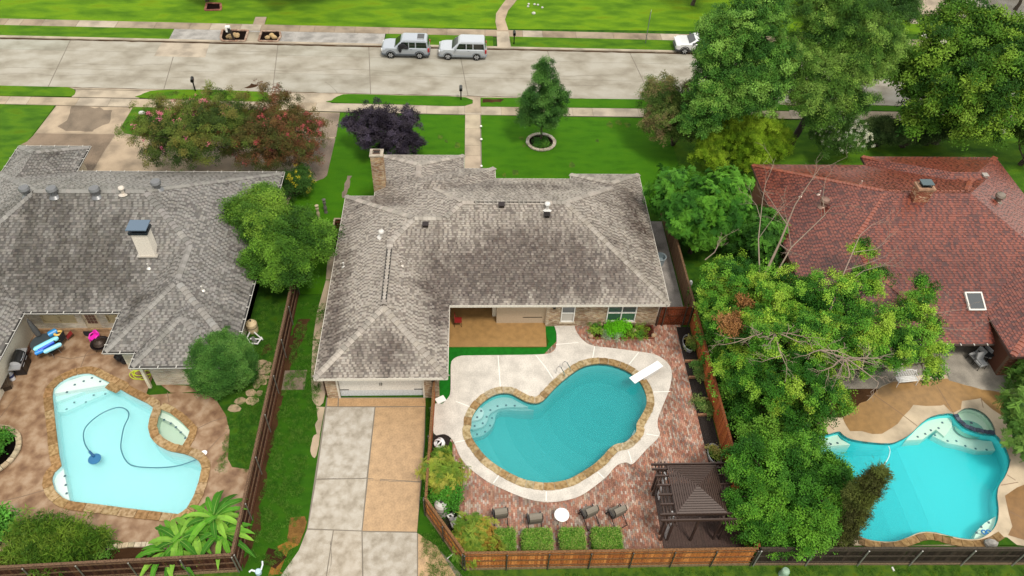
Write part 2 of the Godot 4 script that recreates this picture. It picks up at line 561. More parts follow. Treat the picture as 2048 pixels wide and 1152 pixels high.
# a wall of bricks between two points; holes are [from, to, bottom, top] along it
func brick_wall(house: Node3D, called: String, a: Vector2, b: Vector2, y0: float, y1: float, o: Dictionary, m: Material, backing: Material, holes := []) -> void:
	var d := (b - a); var l := d.length(); d /= l
	var out := Vector2(-d.y, d.x)   # towards the viewer's side when a lies west of b
	var back := MB.new(); var br := MB.new()
	var xs := [0.0, l]; 
	for h in holes: xs.append(h[0]); xs.append(h[1])
	xs.sort()
	for k in xs.size() - 1:
		var x0: float = xs[k]; var x1: float = xs[k + 1]
		if x1 - x0 < 0.001: continue
		var spans := [[y0, y1]]
		for h in holes:
			if x0 >= h[0] - 0.001 and x1 <= h[1] + 0.001:
				var nx := []
				for s in spans:
					if h[2] > s[0]: nx.append([s[0], minf(h[2], s[1])])
					if h[3] < s[1]: nx.append([maxf(h[3], s[0]), s[1]])
				spans = nx
		for s in spans:
			var mid := a + d * (x0 + x1) * 0.5 - out * 0.1
			back.box(V3(mid, (s[0] + s[1]) * 0.5), Vector3(x1 - x0, s[1] - s[0], 0.2), o.mortar, Basis(V3(d), Vector3.UP, V3(out)))
	if o.has("w"):
		var rows := int((y1 - y0) / o.h)
		for r in rows:
			var off: float = 0.0 if r % 2 else o.w * 0.5
			for s in range(-1, int(l / o.w) + 1):
				var u0 := maxf(s * o.w + off, 0.0); var u1 := minf((s + 1) * o.w + off - 0.012, l)
				var yy: float = y0 + r * o.h
				var bad := u1 - u0 < 0.03
				for h in holes:
					if yy + o.h > h[2] + 0.01 and yy < h[3] - 0.01 and u1 > h[0] and u0 < h[1]:
						if u0 < h[0] and h[0] - u0 > 0.03: u1 = h[0]
						elif u1 > h[1] and u1 - h[1] > 0.03: u0 = h[1]
						else: bad = true
				if bad: continue
				var t: Color = jit(o.tones[rng.randi() % o.tones.size()], 0.15)
				br.box(V3(a + d * (u0 + u1) * 0.5 + out * 0.004, yy + o.h * 0.5), Vector3(u1 - u0, o.h - 0.012, 0.012 + 0.008 * rng.randf()), t, Basis(V3(d), Vector3.UP, V3(out)))
	var w := put(back, called, backing, house)
	if o.has("w"):
		put(br, "bricks", m, w).set_meta("kind", "stuff")

func window(house: Node3D, at: Vector3, out: Vector2, w: float, h: float, cols: int, rows: int, fm: Material, fcol: Color, pane_cols: Array) -> void:
	var d := Vector3(-out.y, 0, out.x) * -1.0
	var o3 := V3(out)
	var bs := Basis(d, Vector3.UP, o3)
	var mb := MB.new()
	var t := 0.06
	for s in [-1.0, 1.0]:
		mb.box(at + d * s * (w - t) * 0.5 + o3 * 0.03, Vector3(t, h, 0.09), fcol, bs)
		mb.box(at + Vector3.UP * s * (h - t) * 0.5 + o3 * 0.03, Vector3(w - 2 * t, t, 0.09), fcol, bs)
	for k in range(1, cols):
		mb.box(at + d * (w * (float(k) / cols - 0.5)) + o3 * 0.025, Vector3(0.06, h - 2 * t, 0.07), fcol, bs)
	for k in range(1, rows):
		mb.box(at + Vector3.UP * h * (float(k) / rows - 0.5) + o3 * 0.02, Vector3(w - 2 * t, 0.05, 0.06), fcol, bs)
	var win := put(mb, "window", fm, house)
	for i in cols:
		for j in rows:
			var p := MB.new()
			p.box(at + d * w * ((i + 0.5) / cols - 0.5) + Vector3.UP * h * ((j + 0.5) / rows - 0.5) - o3 * 0.02, Vector3(w / cols - 0.06, h / rows - 0.05, 0.012), pane_cols[(i + j * cols) % pane_cols.size()], bs)
			put(p, "pane", mats.glass, win)

# A board fence from a to b. out: the side (+1: to the right of a-b seen from above with z down) that carries rails and posts.
func fence(called: String, label: String, a: Vector2, b: Vector2, h: float, o: Dictionary) -> Node3D:
	var mid := (a + b) * 0.5
	var f := thing(called, label, "fence", V3(mid))
	var d := (b - a); var l := d.length(); d /= l
	var out: Vector2 = Vector2(-d.y, d.x) * o.out
	var bs := Basis(V3(d), Vector3.UP, V3(d).cross(Vector3.UP))
	var pw: float = o.get("board", 0.14)
	var kinds := []
	for k in 5:
		var mb := MB.new()
		var t := jit(o.tones[k % o.tones.size()], 0.16)
		var hh := h + rng.randf_range(-0.012, 0.012)
		mb.box(Vector3(0, hh * 0.5 + 0.02, 0), Vector3(pw - 0.012, hh - 0.04, 0.018), t)
		kinds.append(mb.made())
	var y := V3(a)
	for k in int(l / pw):
		var p := putm(kinds[rng.randi() % 5], "picket", mats.fence_wood, f)
		p.transform = Transform3D(bs.rotated(V3(d), rng.randf_range(-0.01, 0.01)), V3(a + d * (k + 0.5) * pw + out * rng.randf_range(-0.004, 0.004) - mid))
	for yy in o.rails:
		var mb := MB.new()
		mb.bar(V3(a + out * 0.035, yy), V3(b + out * 0.035, yy), 0.04, 0.09, o.rail)
		put(mb, "rail", mats.fence_wood, f)
	if o.get("kick", true):
		var mb := MB.new()
		mb.bar(V3(a + out * 0.05, 0.11), V3(b + out * 0.05, 0.11), 0.04, 0.2, o.get("kick_tone", o.rail))
		put(mb, "kickboard", mats.fence_wood, f)
	if o.get("cap", true):
		var mb := MB.new()
		mb.bar(V3(a, h + 0.03), V3(b, h + 0.03), 0.13, 0.03, o.rail)
		put(mb, "cap_rail", mats.fence_wood, f)
	var np := maxi(1, roundi(l / o.get("bay", 2.1)))
	for k in np + 1:
		var mb := MB.new()
		var p := V3(a.lerp(b, float(k) / np) + out * 0.1)
		mb.tube([p, p + Vector3.UP * (h - 0.08)], [0.035], 8, o.post)
		mb.lathe(p + Vector3.UP * (h - 0.08), [Vector2(0.045, 0), Vector2(0.045, 0.03), Vector2(0.0, 0.06)], 8, o.post)
		put(mb, "post", mats.metal, f)
	return f

# ---------------------------------------------------------------- plants
var sprays := {}

func leaf(mb: MB, p: Vector3, d: Vector3, l: float, w: float, col: Color, fold := 0.25) -> void:
	var s := d.cross(Vector3.UP if absf(d.y) < 0.95 else Vector3.RIGHT).normalized() * w * 0.5
	var nn := s.cross(d).normalized()
	if nn.y < 0: nn = -nn
	var m := p + d * l * 0.45
	var a := m + s + nn * w * fold; var b := m - s + nn * w * fold
	var e := p + d * l - nn * l * 0.12
	mb.trih(p, a, e, col, nn)
	mb.trih(p, b, e, col, nn)

func make_spray(called: String, leaves: int, l: float, w: float, spread: float, flat_y: float, tone_var: float, seed_v: int) -> void:
	var r := RandomNumberGenerator.new(); r.seed = seed_v
	var out := []
	for k in 3:
		var mb := MB.new()
		for i in leaves:
			var dir := Vector3(r.randfn(), r.randfn() * flat_y + 0.25, r.randfn()).normalized()
			var p := Vector3(r.randfn(), r.randfn() * 0.6, r.randfn()) * spread * 0.42
			var g := 1.0 + r.randf_range(-tone_var, tone_var)
			leaf(mb, p, (dir + p.normalized() * 0.6).normalized(), l * r.randf_range(0.7, 1.25), w * r.randf_range(0.8, 1.2), Color(g, g, g))
		out.append(mb.made())
	sprays[called] = out

func make_frond(called: String, l: float, pairs: int, seed_v: int) -> void:   # a feathery twig with small leaves on both sides
	var r := RandomNumberGenerator.new(); r.seed = seed_v
	var out := []
	for k in 3:
		var mb := MB.new()
		for tw in 4:
			var d := Vector3(r.randfn(), r.randf_range(-0.1, 0.5), r.randfn()).normalized()
			var s := d.cross(Vector3.UP).normalized()
			for i in pairs:
				var t := (i + 0.6) / pairs
				var p := d * l * t - Vector3.UP * l * 0.25 * t * t
				for sg in [-1.0, 1.0]:
					var g := 1.0 + r.randf_range(-0.15, 0.15)
					leaf(mb, p, (d * 0.55 + s * sg + Vector3.UP * 0.1).normalized(), l * 0.34 * (1.1 - t * 0.6), l * 0.1, Color(g, g, g), 0.1)
		out.append(mb.made())
	sprays[called] = out

func make_sprays() -> void:
	make_spray("broad", 22, 0.14, 0.078, 0.3, 0.5, 0.2, 11)
	make_spray("small", 28, 0.1, 0.052, 0.28, 0.6, 0.22, 12)
	make_spray("big", 16, 0.22, 0.1, 0.36, 0.5, 0.18, 13)
	make_spray("needle", 18, 0.3, 0.04, 0.2, 0.8, 0.25, 14)
	make_spray("scale", 30, 0.14, 0.035, 0.2, 1.1, 0.2, 15)
	make_spray("petal", 16, 0.07, 0.06, 0.16, 0.8, 0.12, 16)
	make_spray("tiny", 26, 0.06, 0.03, 0.14, 0.8, 0.25, 17)
	make_frond("feather", 0.42, 8, 18)

func fill(parent: Node3D, called: String, lobes: Array, count: int, kind: String, m: Material, tones: Array, o := {}) -> void:
	var r := RandomNumberGenerator.new(); r.seed = hash(str(parent.name) + called) % 100000
	var nz := FastNoiseLite.new(); nz.seed = r.randi() % 1000; nz.frequency = o.get("clump", 0.55)
	var base := origin_of(parent)
	var total := 0.0
	var wts := []
	for lb in lobes:
		var w: float = pow(lb[1].x * lb[1].y * lb[1].z, 0.667)
		total += w; wts.append(w)
	var at := [[], [], []]
	var tint := [[], [], []]
	var gap: float = o.get("gap", -0.1) + 0.05
	var size: float = o.get("size", 1.0)
	var shell: float = o.get("shell", 0.45)
	for li in lobes.size():
		var lb: Array = lobes[li]
		var cnt := int(count * wts[li] / total)
		var tries := 0; var done := 0
		while done < cnt and tries < cnt * 5:
			tries += 1
			var d := Vector3(r.randfn(), r.randfn(), r.randfn()).normalized()
			if d.y < o.get("low", -0.55): continue
			var q := pow(r.randf(), shell)
			var lump: float = 1.0 + o.get("lump", 0.42) * nz.get_noise_3dv((lb[0] + d * lb[1]) * 1.6 + Vector3(40, 0, 0)) + r.randf_range(-0.04, 0.07)
			var p: Vector3 = lb[0] + d * lb[1] * q * lump
			var e := nz.get_noise_3dv(p * 1.7)
			if e < gap: continue
			var deep := false
			for lj in lobes.size():
				if lj != li:
					var rel: Vector3 = (p - lobes[lj][0]) / lobes[lj][1]
					if rel.length() < 0.6: deep = true
			if deep and r.randf() < 0.8: continue
			if p.y < 0.05: continue
			# a clump of sprays round this twig, alike in tone
			var many: int = o.get("clump_size", 6)
			var f := clampf(nz.get_noise_3dv(p * 0.8 + Vector3(0, 90, 0)) * 1.3 + 0.5 + r.randf_range(-0.5, 0.5), 0.0, 0.999) * (tones.size() - 1)
			var t: Color = (tones[int(f)] as Color).lerp(tones[mini(int(f) + 1, tones.size() - 1)], f - int(f))
			var cr: float = o.get("clump_r", 0.2) * size
			for c_ in many:
				done += 1
				var q2 := Vector3(r.randfn(), r.randfn() * 0.55, r.randfn()) * cr if many > 1 else Vector3.ZERO
				if c_ == 0: q2 = Vector3.ZERO
				var up: Vector3 = (d * o.get("face", 0.7) + Vector3.UP * o.get("lift", 0.6) + q2.normalized() * 0.4 + Vector3(r.randfn(), r.randfn(), r.randfn()) * 0.3).normalized()
				var x := up.cross(Vector3(r.randfn(), r.randfn(), r.randfn())).normalized()
				var bs := Basis(x, up, x.cross(up)).scaled(Vector3.ONE * size * r.randf_range(0.65, 1.15))
				var k := r.randi() % 3
				at[k].append(Transform3D(bs, p + q2 - base))
				var g := 1.0 + r.randf_range(-0.16, 0.16)
				tint[k].append(Color(t.r * g, t.g * g, t.b * g * 0.9 * r.randf_range(0.85, 1.15)))
	for k in 3:
		if at[k].is_empty(): continue
		var mm := MultiMesh.new()
		mm.transform_format = MultiMesh.TRANSFORM_3D
		mm.use_colors = true
		mm.mesh = sprays[kind][k]
		mm.instance_count = at[k].size()
		for i in at[k].size():
			mm.set_instance_transform(i, at[k][i])
			mm.set_instance_color(i, tint[k][i])
		var mi := MultiMeshInstance3D.new()
		mi.multimesh = mm
		mi.material_override = m
		mi.name = called if k == 0 else "%s_%03d" % [called, k]
		mi.set_meta("kind", "stuff")
		parent.add_child(mi, true)

func wood(parent: Node3D, base: Vector3, lobes: Array, r0: float, col: Color, fork := 0.4, stems := 1) -> void:   # trunk and a limb towards every lobe
	var top := Vector3.ZERO
	var low := 1e9
	for lb in lobes:
		top += lb[0] / lobes.size(); low = minf(low, lb[0].y - lb[1].y)
	var tr := MB.new(); var li := MB.new()
	var split := base.lerp(top, fork)
	for s in stems:
		var o := Vector3(cos(TAU * s / stems), 0, sin(TAU * s / stems)) * (0.12 if stems > 1 else 0.0)
		var rr := r0 / sqrt(stems)
		var q := split + o * 5.0
		tr.tube([base + o - Vector3.UP * 0.1, base + o + Vector3.UP * 0.15, (base + o).lerp(q, 0.5) + Vector3(0.07, 0, 0.05) * (s + 1), q], [rr * 1.35, rr * 1.05, rr * 0.85, rr * 0.7], 8, col)
	var k := 0
	for lb in lobes:
		var q := split + Vector3(cos(TAU * k / stems), 0, sin(TAU * k / stems)) * (0.6 if stems > 1 else 0.0)
		var e: Vector3 = lb[0] + Vector3.UP * lb[1].y * 0.3
		var m := q.lerp(e, 0.5) - Vector3.UP * 0.25
		li.tube([q, m, e], [r0 * 0.5, r0 * 0.32, r0 * 0.1], 6, col)
		for j in 7:
			var d := Vector3(rng.randfn(), rng.randf_range(-0.2, 0.8), rng.randfn()).normalized()
			var s := m.lerp(e, rng.randf())
			li.tube([s, s + d * lb[1] * 0.45 + Vector3(0, 0.1, 0), s + d * lb[1] * 0.85], [r0 * 0.14, r0 * 0.09, r0 * 0.03], 5, col)
		k += 1
	put(tr, "trunk", mats.bark, parent)
	put(li, "limbs", mats.bark, parent)

func lobes_of(at: Vector3, rad: Vector3, count: int, seed_v: int, small := 0.55, top := 0.25) -> Array:   # a crown made of an uneven group of lobes
	var r := RandomNumberGenerator.new(); r.seed = seed_v
	var out := [[at, rad * 0.72]]
	for k in count:
		var a := TAU * (k + r.randf_range(-0.25, 0.25)) / count * 2.4
		var y := r.randf_range(-0.5, 0.75)
		var d := Vector3(cos(a) * sqrt(1 - y * y), y, sin(a) * sqrt(1 - y * y))
		out.append([at + d * rad * r.randf_range(0.55, 0.68), rad * small * r.randf_range(0.7, 1.1)])
	return out

func tree(called: String, label: String, category: String, base: Vector2, lobes: Array, count: int, kind: String, m: Material, tones: Array, o := {}) -> Node3D:
	var t := thing(called, label, category, V3(base), 0.0, o.get("group", ""))
	wood(t, V3(base), lobes, o.get("trunk", 0.16), o.get("bark", c(96, 84, 72)), o.get("fork", 0.4), o.get("stems", 1))
	fill(t, "foliage", lobes, count, kind, m, tones, o)
	return t

func bare_branch(parent: Node3D, called: String, at: Vector3, to: Vector3, r0: float, depth: int, mb: MB, col: Color) -> void:
	var d := to - at
	var m := at + d * 0.5 + Vector3(rng.randfn(), rng.randfn(), rng.randfn()) * d.length() * 0.06
	mb.tube([at, m, to], [r0, r0 * 0.7, r0 * 0.4], 5, col)
	if depth > 0:
		for k in 3:
			var s := m.lerp(to, k / 2.0)
			var e := s + (d.normalized() + Vector3(rng.randfn(), rng.randf_range(-0.4, 0.7), rng.randfn()) * 0.7).normalized() * d.length() * rng.randf_range(0.3, 0.6)
			bare_branch(parent, called, s, e, maxf(r0 * 0.42, 0.008), depth - 1, mb, col)

# ---------------------------------------------------------------- the scene
func _ready() -> void:
	rng.seed = 20240611
	var cam := Camera3D.new()
	cam.name = "camera"
	cam.position = Vector3(0, 37, 0)
	cam.rotation = Vector3(-0.80608, -0.07027, 0.04792)
	cam.fov = 40.53
	cam.near = 0.5; cam.far = 900.0
	add_child(cam); cam.current = true

	var env := Environment.new()
	env.background_mode = Environment.BG_SKY
	var sky := Sky.new()
	var sm := ProceduralSkyMaterial.new()
	sm.sky_top_color = Color(0.87, 0.865, 0.85)
	sm.sky_horizon_color = Color(1.0, 0.99, 0.96)
	sm.sky_curve = 0.2
	sm.ground_bottom_color = Color(0.35, 0.36, 0.33)
	sm.ground_horizon_color = Color(0.8, 0.81, 0.82)
	sm.sky_energy_multiplier = 0.95
	var cl := NoiseTexture2D.new()   # a lid of uneven cloud
	cl.width = 512; cl.height = 256; cl.seamless = true
	var cn := FastNoiseLite.new(); cn.frequency = 0.008; cn.fractal_octaves = 5; cn.seed = 4
	cl.noise = cn
	var cg := Gradient.new()
	cg.offsets = PackedFloat32Array([0.3, 0.7]); cg.colors = PackedColorArray([Color(0.0, 0.0, 0.0), Color(0.25, 0.25, 0.25)])
	cl.color_ramp = cg
	sm.sky_cover = cl
	sky.sky_material = sm
	env.sky = sky
	env.background_energy_multiplier = 1.0
	env.tonemap_mode = Environment.TONE_MAPPER_LINEAR
	env.tonemap_exposure = 1.88
	env.sdfgi_enabled = true; env.ssao_enabled = true; env.ssil_enabled = true
	var we := WorldEnvironment.new(); we.name = "world_environment"; we.environment = env
	add_child(we)
	var sun := DirectionalLight3D.new()
	sun.name = "sun"
	sun.light_energy = 0.5
	sun.light_angular_distance = 11.0
	sun.light_color = Color(1.0, 0.965, 0.91)
	sun.shadow_enabled = true
	sun.rotation_degrees = Vector3(-62, 28, 0)
	add_child(sun)

	noise_low.seed = 5; noise_low.frequency = 0.09; noise_low.fractal_octaves = 3
	noise_mid.seed = 9; noise_mid.frequency = 0.25; noise_mid.fractal_octaves = 3
	make_textures()
	make_materials()
	make_sprays()
	make_ground()
	make_street()
	make_main_yard()
	make_side_yards()
	make_main_house()
	make_grey_house()
	make_red_house()
	make_fences()
	make_pools()
	make_pergola()
	make_garden_things()
	make_neighbour_things()
	make_street_things()
	make_trees()
	make_small_plants()

func make_materials() -> void:
	mat("lawn_far", c(118, 156, 32), 0.9, "blades", 2.4, "turf_patches", 17.0, 0.5, 0.2)
	mat("lawn_verge", c(98, 138, 32), 0.9, "blades", 2.4, "turf_patches", 11.0, 0.5, 0.2)
	mat("lawn_front", c(78, 130, 22), 0.9, "blades", 2.4, "turf_soft", 13.0, 0.5, 0.2)
	mat("lawn_side", c(62, 108, 24), 0.9, "blades", 2.4, "turf_soft", 9.0, 0.5, 0.2)
	mat("lawn_left", c(92, 132, 36), 0.9, "blades", 2.4, "turf_patches", 12.0, 0.5, 0.2)
	mat("lawn_yard", c(70, 110, 34), 0.9, "blades", 0.8, "turf_patches", 5.0, 0.5, 0.2)
	mat("lawn_alley", c(94, 122, 46), 0.9, "blades", 0.8, "turf_patches", 4.0, 0.6, 0.2)
	for k in ["lawn_far", "lawn_verge", "lawn_front", "lawn_side", "lawn_left"]:   # mown in long passes
		mats[k].uv2_scale *= Vector3(0.55, 1.0, 1.35)
	mat("turf", c(34, 128, 40), 0.85, "blades", 0.5, "soft", 6.0, 0.5, 0.2)
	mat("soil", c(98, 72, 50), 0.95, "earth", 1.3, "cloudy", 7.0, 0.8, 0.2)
	mat("clay", c(190, 140, 70), 0.95, "earth", 1.5, "cloudy", 3.0, 0.8, 0.2)
	mat("mulch", c(66, 60, 57), 0.9, "pebbly", 0.9, "earth", 3.0, 1.0, 0.3)
	mat("gravel", c(206, 202, 196), 0.85, "pebbly", 0.8, "cloudy", 6.0, 1.0, 0.4)
	mat("road", c(188, 183, 170), 0.75, "fine", 1.6, "dull", 15.0, 0.25, 0.4)
	mats.road.uv2_scale *= Vector3(0.75, 1.0, 1.15)   # worn along the way the traffic goes
	mat("road_joint", c(136, 127, 114), 0.9, "fine", 1.0)
	mat("concrete", c(206, 192, 172), 0.8, "fine", 1.3, "cloudy", 9.0, 0.2, 0.35)
	mat("drive_grey", c(206, 199, 188), 0.8, "fine", 1.6, "dull", 4.3, 0.3, 0.35)
	mat("drive_tan", c(200, 166, 126), 0.5, "soft", 2.2, "soft", 11.0, 0.1, 0.5)
	mat("wet_tan", c(186, 146, 92), 0.42, "fine", 1.2, "soft", 9.0, 0.1, 0.5)
	mat("pale_deck", c(228, 221, 211), 0.75, "soft", 1.5, "soft", 17.0, 0.1, 0.35)
	mat("joint_pale", c(238, 233, 225), 0.7)
	mat("exposed", c(170, 158, 142), 0.75, "pebbly", 0.7, "cloudy", 9.0, 0.5, 0.4)
	mat("brown_stone", c(190, 163, 136), 0.62, "fine", 0.9, "brown_flag", 8.0, 0.5, 0.5)
	mat("cream_deck", c(234, 214, 184), 0.75, "fine", 0.9, "cloudy", 9.0, 0.2, 0.35)
	mat("flagstone", c(255, 255, 255), 0.7, "fine", 0.6, "blotch", 1.7, 0.5, 0.4)
	mat("brick", Color.WHITE, 0.85, "fine", 0.5, "cloudy", 8.0, 0.4, 0.3)
	mat("mortar", c(190, 172, 156), 0.95, "fine", 0.6)
	mat("shingle", Color.WHITE, 0.52, "fine", 0.5, "soft", 9.0, 0.4, 0.48)
	mat("red_shingle", Color.WHITE, 0.36, "fine", 0.5, "soft", 9.0, 0.3, 0.58)
	mat("paint", Color.WHITE, 0.6, "soft", 2.0)
	mat("plain", Color.WHITE, 0.6)
	mat("plastic", Color.WHITE, 0.35)
	mat("fence_wood", Color.WHITE, 0.8, "wood", 0.7, "dark_specks", 3.0, 0.3, 0.3)
	mat("deck_wood", c(96, 76, 70), 0.5, "wood", 0.7, "soft", 3.0, 0.3, 0.5)
	mat("dark_wood", c(84, 65, 58), 0.5, "wood", 0.6, "soft", 3.0, 0.3, 0.5)
	mat("metal", Color.WHITE, 0.42).metallic = 0.55
	mat("chrome", c(225, 228, 232), 0.18).metallic = 1.0
	mat("car_paint", Color.WHITE, 0.28).clearcoat_enabled = true
	mats.car_paint.metallic = 0.35
	mat("rubber", c(30, 30, 32), 0.85)
	mat("cloth", Color.WHITE, 0.85, "fine", 0.25)
	mat("bark", Color.WHITE, 0.9, "earth", 0.5, "", 1.0, 0.8)
	mat("stone", Color.WHITE, 0.85, "fine", 0.4, "cloudy", 1.5, 0.5)
	mat("plaster", Color.WHITE, 0.7, "soft", 1.4)
	mat("pool_plaster", Color.WHITE, 0.7)
	mat("wood_pale", c(170, 150, 120), 0.8, "wood", 0.6)
	var g := mat("glass", Color.WHITE, 0.06)
	g.metallic_specular = 0.7
	for k in ["leaf", "leaf_dull", "petal"]:
		var m := mat(k, Color.WHITE, 0.6 if k == "leaf" else 0.75, "", 1, "", 1, 0, 0.3)
		m.backlight_enabled = true
		m.backlight = Color(0.34, 0.38, 0.12) if k != "petal" else Color(0.3, 0.3, 0.3)
	var w := mat("water", Color(0.1, 0.5, 0.56, 0.04), 0.03)
	w.transparency = BaseMaterial3D.TRANSPARENCY_ALPHA
	w.normal_enabled = true; w.normal_texture = tex.ripple; w.normal_scale = 0.018
	w.uv1_triplanar = true; w.uv1_world_triplanar = true; w.uv1_scale = Vector3.ONE / 2.2
	w.vertex_color_use_as_albedo = false
	w.metallic_specular = 0.32
	for k in [["teal_depth", Color(0.014, 0.4, 0.425, 0.13)], ["cyan_depth", Color(0.36, 0.84, 0.88, 0.16)], ["aqua_depth", Color(0.02, 0.6, 0.66, 0.13)]]:
		var m := mat(k[0], k[1], 0.6, "", 1, "", 1, 0, 0.0)
		m.specular_mode = BaseMaterial3D.SPECULAR_DISABLED
		m.transparency = BaseMaterial3D.TRANSPARENCY_ALPHA
		m.vertex_color_use_as_albedo = false

# outlines of the three pools, at the water's edge
var pool_a := smooth(pv([-0.21,-24.68, -0.18,-25.18, 0.08,-25.77, 0.5,-26.32, 1.1,-26.78, 1.61,-26.93, 2.12,-26.88, 2.54,-26.61, 3.03,-26.3, 3.54,-26.19, 3.97,-26.4, 4.54,-27.07, 5.1,-27.68, 5.76,-28.28, 6.43,-28.77, 7.16,-29.01, 7.87,-29.01, 8.56,-28.8, 9.22,-28.41, 9.75,-27.81, 9.99,-27.1, 10.04,-26.36, 9.87,-25.75, 9.52,-25.15, 9.19,-24.65, 9.1,-24.12, 8.72,-23.73, 8.36,-23.41, 7.82,-23.3, 7.39,-22.98, 7.08,-22.63, 6.43,-22.03, 5.59,-21.49, 4.93,-21.15, 3.86,-20.98, 2.83,-21.14, 2.15,-21.43, 1.46,-21.87, 0.76,-22.45, 0.27,-23.07, -0.16,-23.83, -0.28,-24.38]))
var pool_b := pv([-24.02,-27.53, -23.81,-28.02, -23.37,-28.41, -22.83,-28.62, -22.26,-28.65, -21.78,-28.39, -20.93,-27.94, -20.02,-27.43, -21.02,-27.97, -19.61,-27.1, -18.37,-26.44, -17.96,-26.14, -17.98,-25.45, -17.89,-24.78, -17.58,-24.17, -17.14,-23.73, -16.42,-23.34, -15.56,-23.15, -15.06,-22.95, -14.64,-22.68, -14.39,-22.27, -14.35,-21.45, -14.4,-20.57, -14.58,-19.9, -14.91,-19.53, -17.56,-19.9, -18.9,-20.12, -20.5,-20.34, -21,-20.54, -21.58,-20.98, -22.01,-21.68, -22,-22.13, -21.78,-22.47, -22.13,-23.11, -23.13,-25.3, -23.9,-27.03, -24.01,-27.51])
var spa_b := pv([-17.66,-26.08, -16.96,-25.75, -16.26,-25.2, -15.63,-24.6, -15.64,-24.19, -15.82,-23.53, -16.42,-23.66, -17.04,-23.94, -17.35,-24.27, -17.58,-24.77, -17.68,-25.45])
var pool_c := smooth(pv([19.24,-23.67, 19.96,-23.83, 20.64,-24.01, 20.8,-23.81, 21.13,-23.52, 21.97,-23.31, 23.19,-23.19, 23.89,-23.36, 24.78,-23.83, 25.62,-24.48, 26.38,-24.93, 27.2,-25.13, 27.79,-25.11, 27.88,-24.7, 28.11,-24.24, 28.56,-23.94, 29.12,-23.75, 29.66,-23.66, 29.81,-23.11, 29.79,-22.48, 29.66,-21.93, 29.74,-22.1, 29.4,-21.56, 28.87,-20.96, 28.31,-20.45, 27.93,-19.87, 27.66,-19.17, 27.33,-18.54, 26.84,-18, 26.2,-17.61, 25.67,-17.46, 24.98,-17.5, 24.28,-17.68, 23.71,-17.86, 23.21,-17.91, 22.74,-17.85, 22.13,-17.63, 21.48,-17.44, 20.83,-17.42, 20.11,-17.53, 19.61,-17.74, 19.02,-18.09, 18.71,-18.7, 18.68,-19.61, 18.71,-20.76, 18.86,-21.88, 19.05,-22.96]), true, 3)
var spa_c := smooth(pv([27.95,-25.02, 28.3,-25.31, 28.75,-25.5, 29.25,-25.45, 29.67,-25.1, 29.82,-24.55, 29.72,-23.88, 29.18,-23.89, 28.62,-24.08, 28.24,-24.36, 28.01,-24.74]), true, 3)

func holes() -> Array:
	return [pool_a, pool_b, spa_b, pool_c, spa_c]

func near_kerb(x: float) -> float:
	return -58.0 + 0.0235 * x

func far_kerb(x: float) -> float:
	return -66.2 + 0.02 * x

func band(x0: float, x1: float, f0: Callable, f1: Callable, d0: float, d1: float) -> PackedVector2Array:
	var p := PackedVector2Array()
	p.append(Vector2(x0, f0.call(x0) + d0)); p.append(Vector2(x1, f0.call(x1) + d0))
	p.append(Vector2(x1, f1.call(x1) + d1)); p.append(Vector2(x0, f1.call(x0) + d1))
	return p

func make_ground() -> void:
	sheet("ground", rect(-420, -420, 420, 380), 0.0, mats.lawn_yard, holes(), Color.WHITE, 0.0)
	var lawn := func(poly: PackedVector2Array, m: String, y := 0.03) -> void:
		sheet("lawn", poly, y, mats[m], holes())
	# far side of the street
	lawn.call(rect(-130, -140, 130, -70.0), "lawn_far", 0.02)
	lawn.call(pv([-38.65,-56.36, -34.22,-56.21, -34.28,-54.74, -34.78,-46.8, -60,-40, -60,-56.9]), "lawn_left")
	lawn.call(pv([-27.89,-56.05, -28.02,-53.07, -27.48,-52.38, -26.05,-51.98, -14.17,-52.02, -14.89,-55.66]), "lawn_left", 0.06)
	lawn.call(pv([-10.99,-55.5, -0.71,-55.28, -0.67,-47.94, -0.7,-44, -8.4,-41, -8.6,-34.9, -11.3,-34.9, -13,-44.5, -11.76,-46.47, -11.07,-47.14]), "lawn_front")
	lawn.call(pv([0.62,-55.3, 16.06,-55.07, 16,-44, 11.8,-43.5, 0.5,-43.6]), "lawn_front")
	lawn.call(pv([16.06,-55.07, 36.24,-54.9, 46.96,-54.52, 60,-55, 60,-44, 16,-44]), "lawn_left", 0.025)
	lawn.call(rect(-11.3, -34.85, -8.4, -15.2), "lawn_side")
	lawn.call(pv([-2.73,-25.2, -2.72,-23.73, -2.81,-18.43, -1.89,-17.65, -0.89,-16.13, -0.6,-12, -0.3,-16.4, -2.5,-19.4, -2.3,-26]), "lawn_side", 0.022)
	lawn.call(rect(-1.1, -16.5, 60, -8), "lawn_alley", 0.015)
	lawn.call(rect(-60, -16.6, -11.3, -8), "lawn_alley", 0.015)
	# the turf beside the neighbour's pool
	lawn.call(pv([-18.33,-28.18, -17.34,-27.2, -15.4,-27.11, -14.6,-26.57, -13.92,-25.63, -13.47,-24.61, -13.17,-22.77, -12.85,-22.29, -11.83,-22.12, -11.35,-22, -11.35,-34.8, -13.5,-34.8, -13.6,-27]), "lawn_yard", 0.035)

func slab(parent: Node3D, poly: PackedVector2Array, y: float, m: Material, col := Color.WHITE, called := "slab") -> void:
	var mb := MB.new()
	mb.prism(poly, y - 0.05, y, col)
	put(mb, called, m, parent)

func crack(line: PackedVector2Array, y: float, w: float) -> void:
	var mb := MB.new()
	for k in line.size() - 1:
		var a := line[k]; var b := line[k + 1]
		var n := (b - a).normalized().orthogonal() * w * rng.randf_range(0.3, 0.8)
		var j := Vector2(rng.randf_range(-0.04, 0.04), rng.randf_range(-0.04, 0.04))
		mb.flat(PackedVector2Array([a + n, b + n + j, b - n + j, a - n]), y)
	ground_piece(mb, "crack", mats.road_joint)

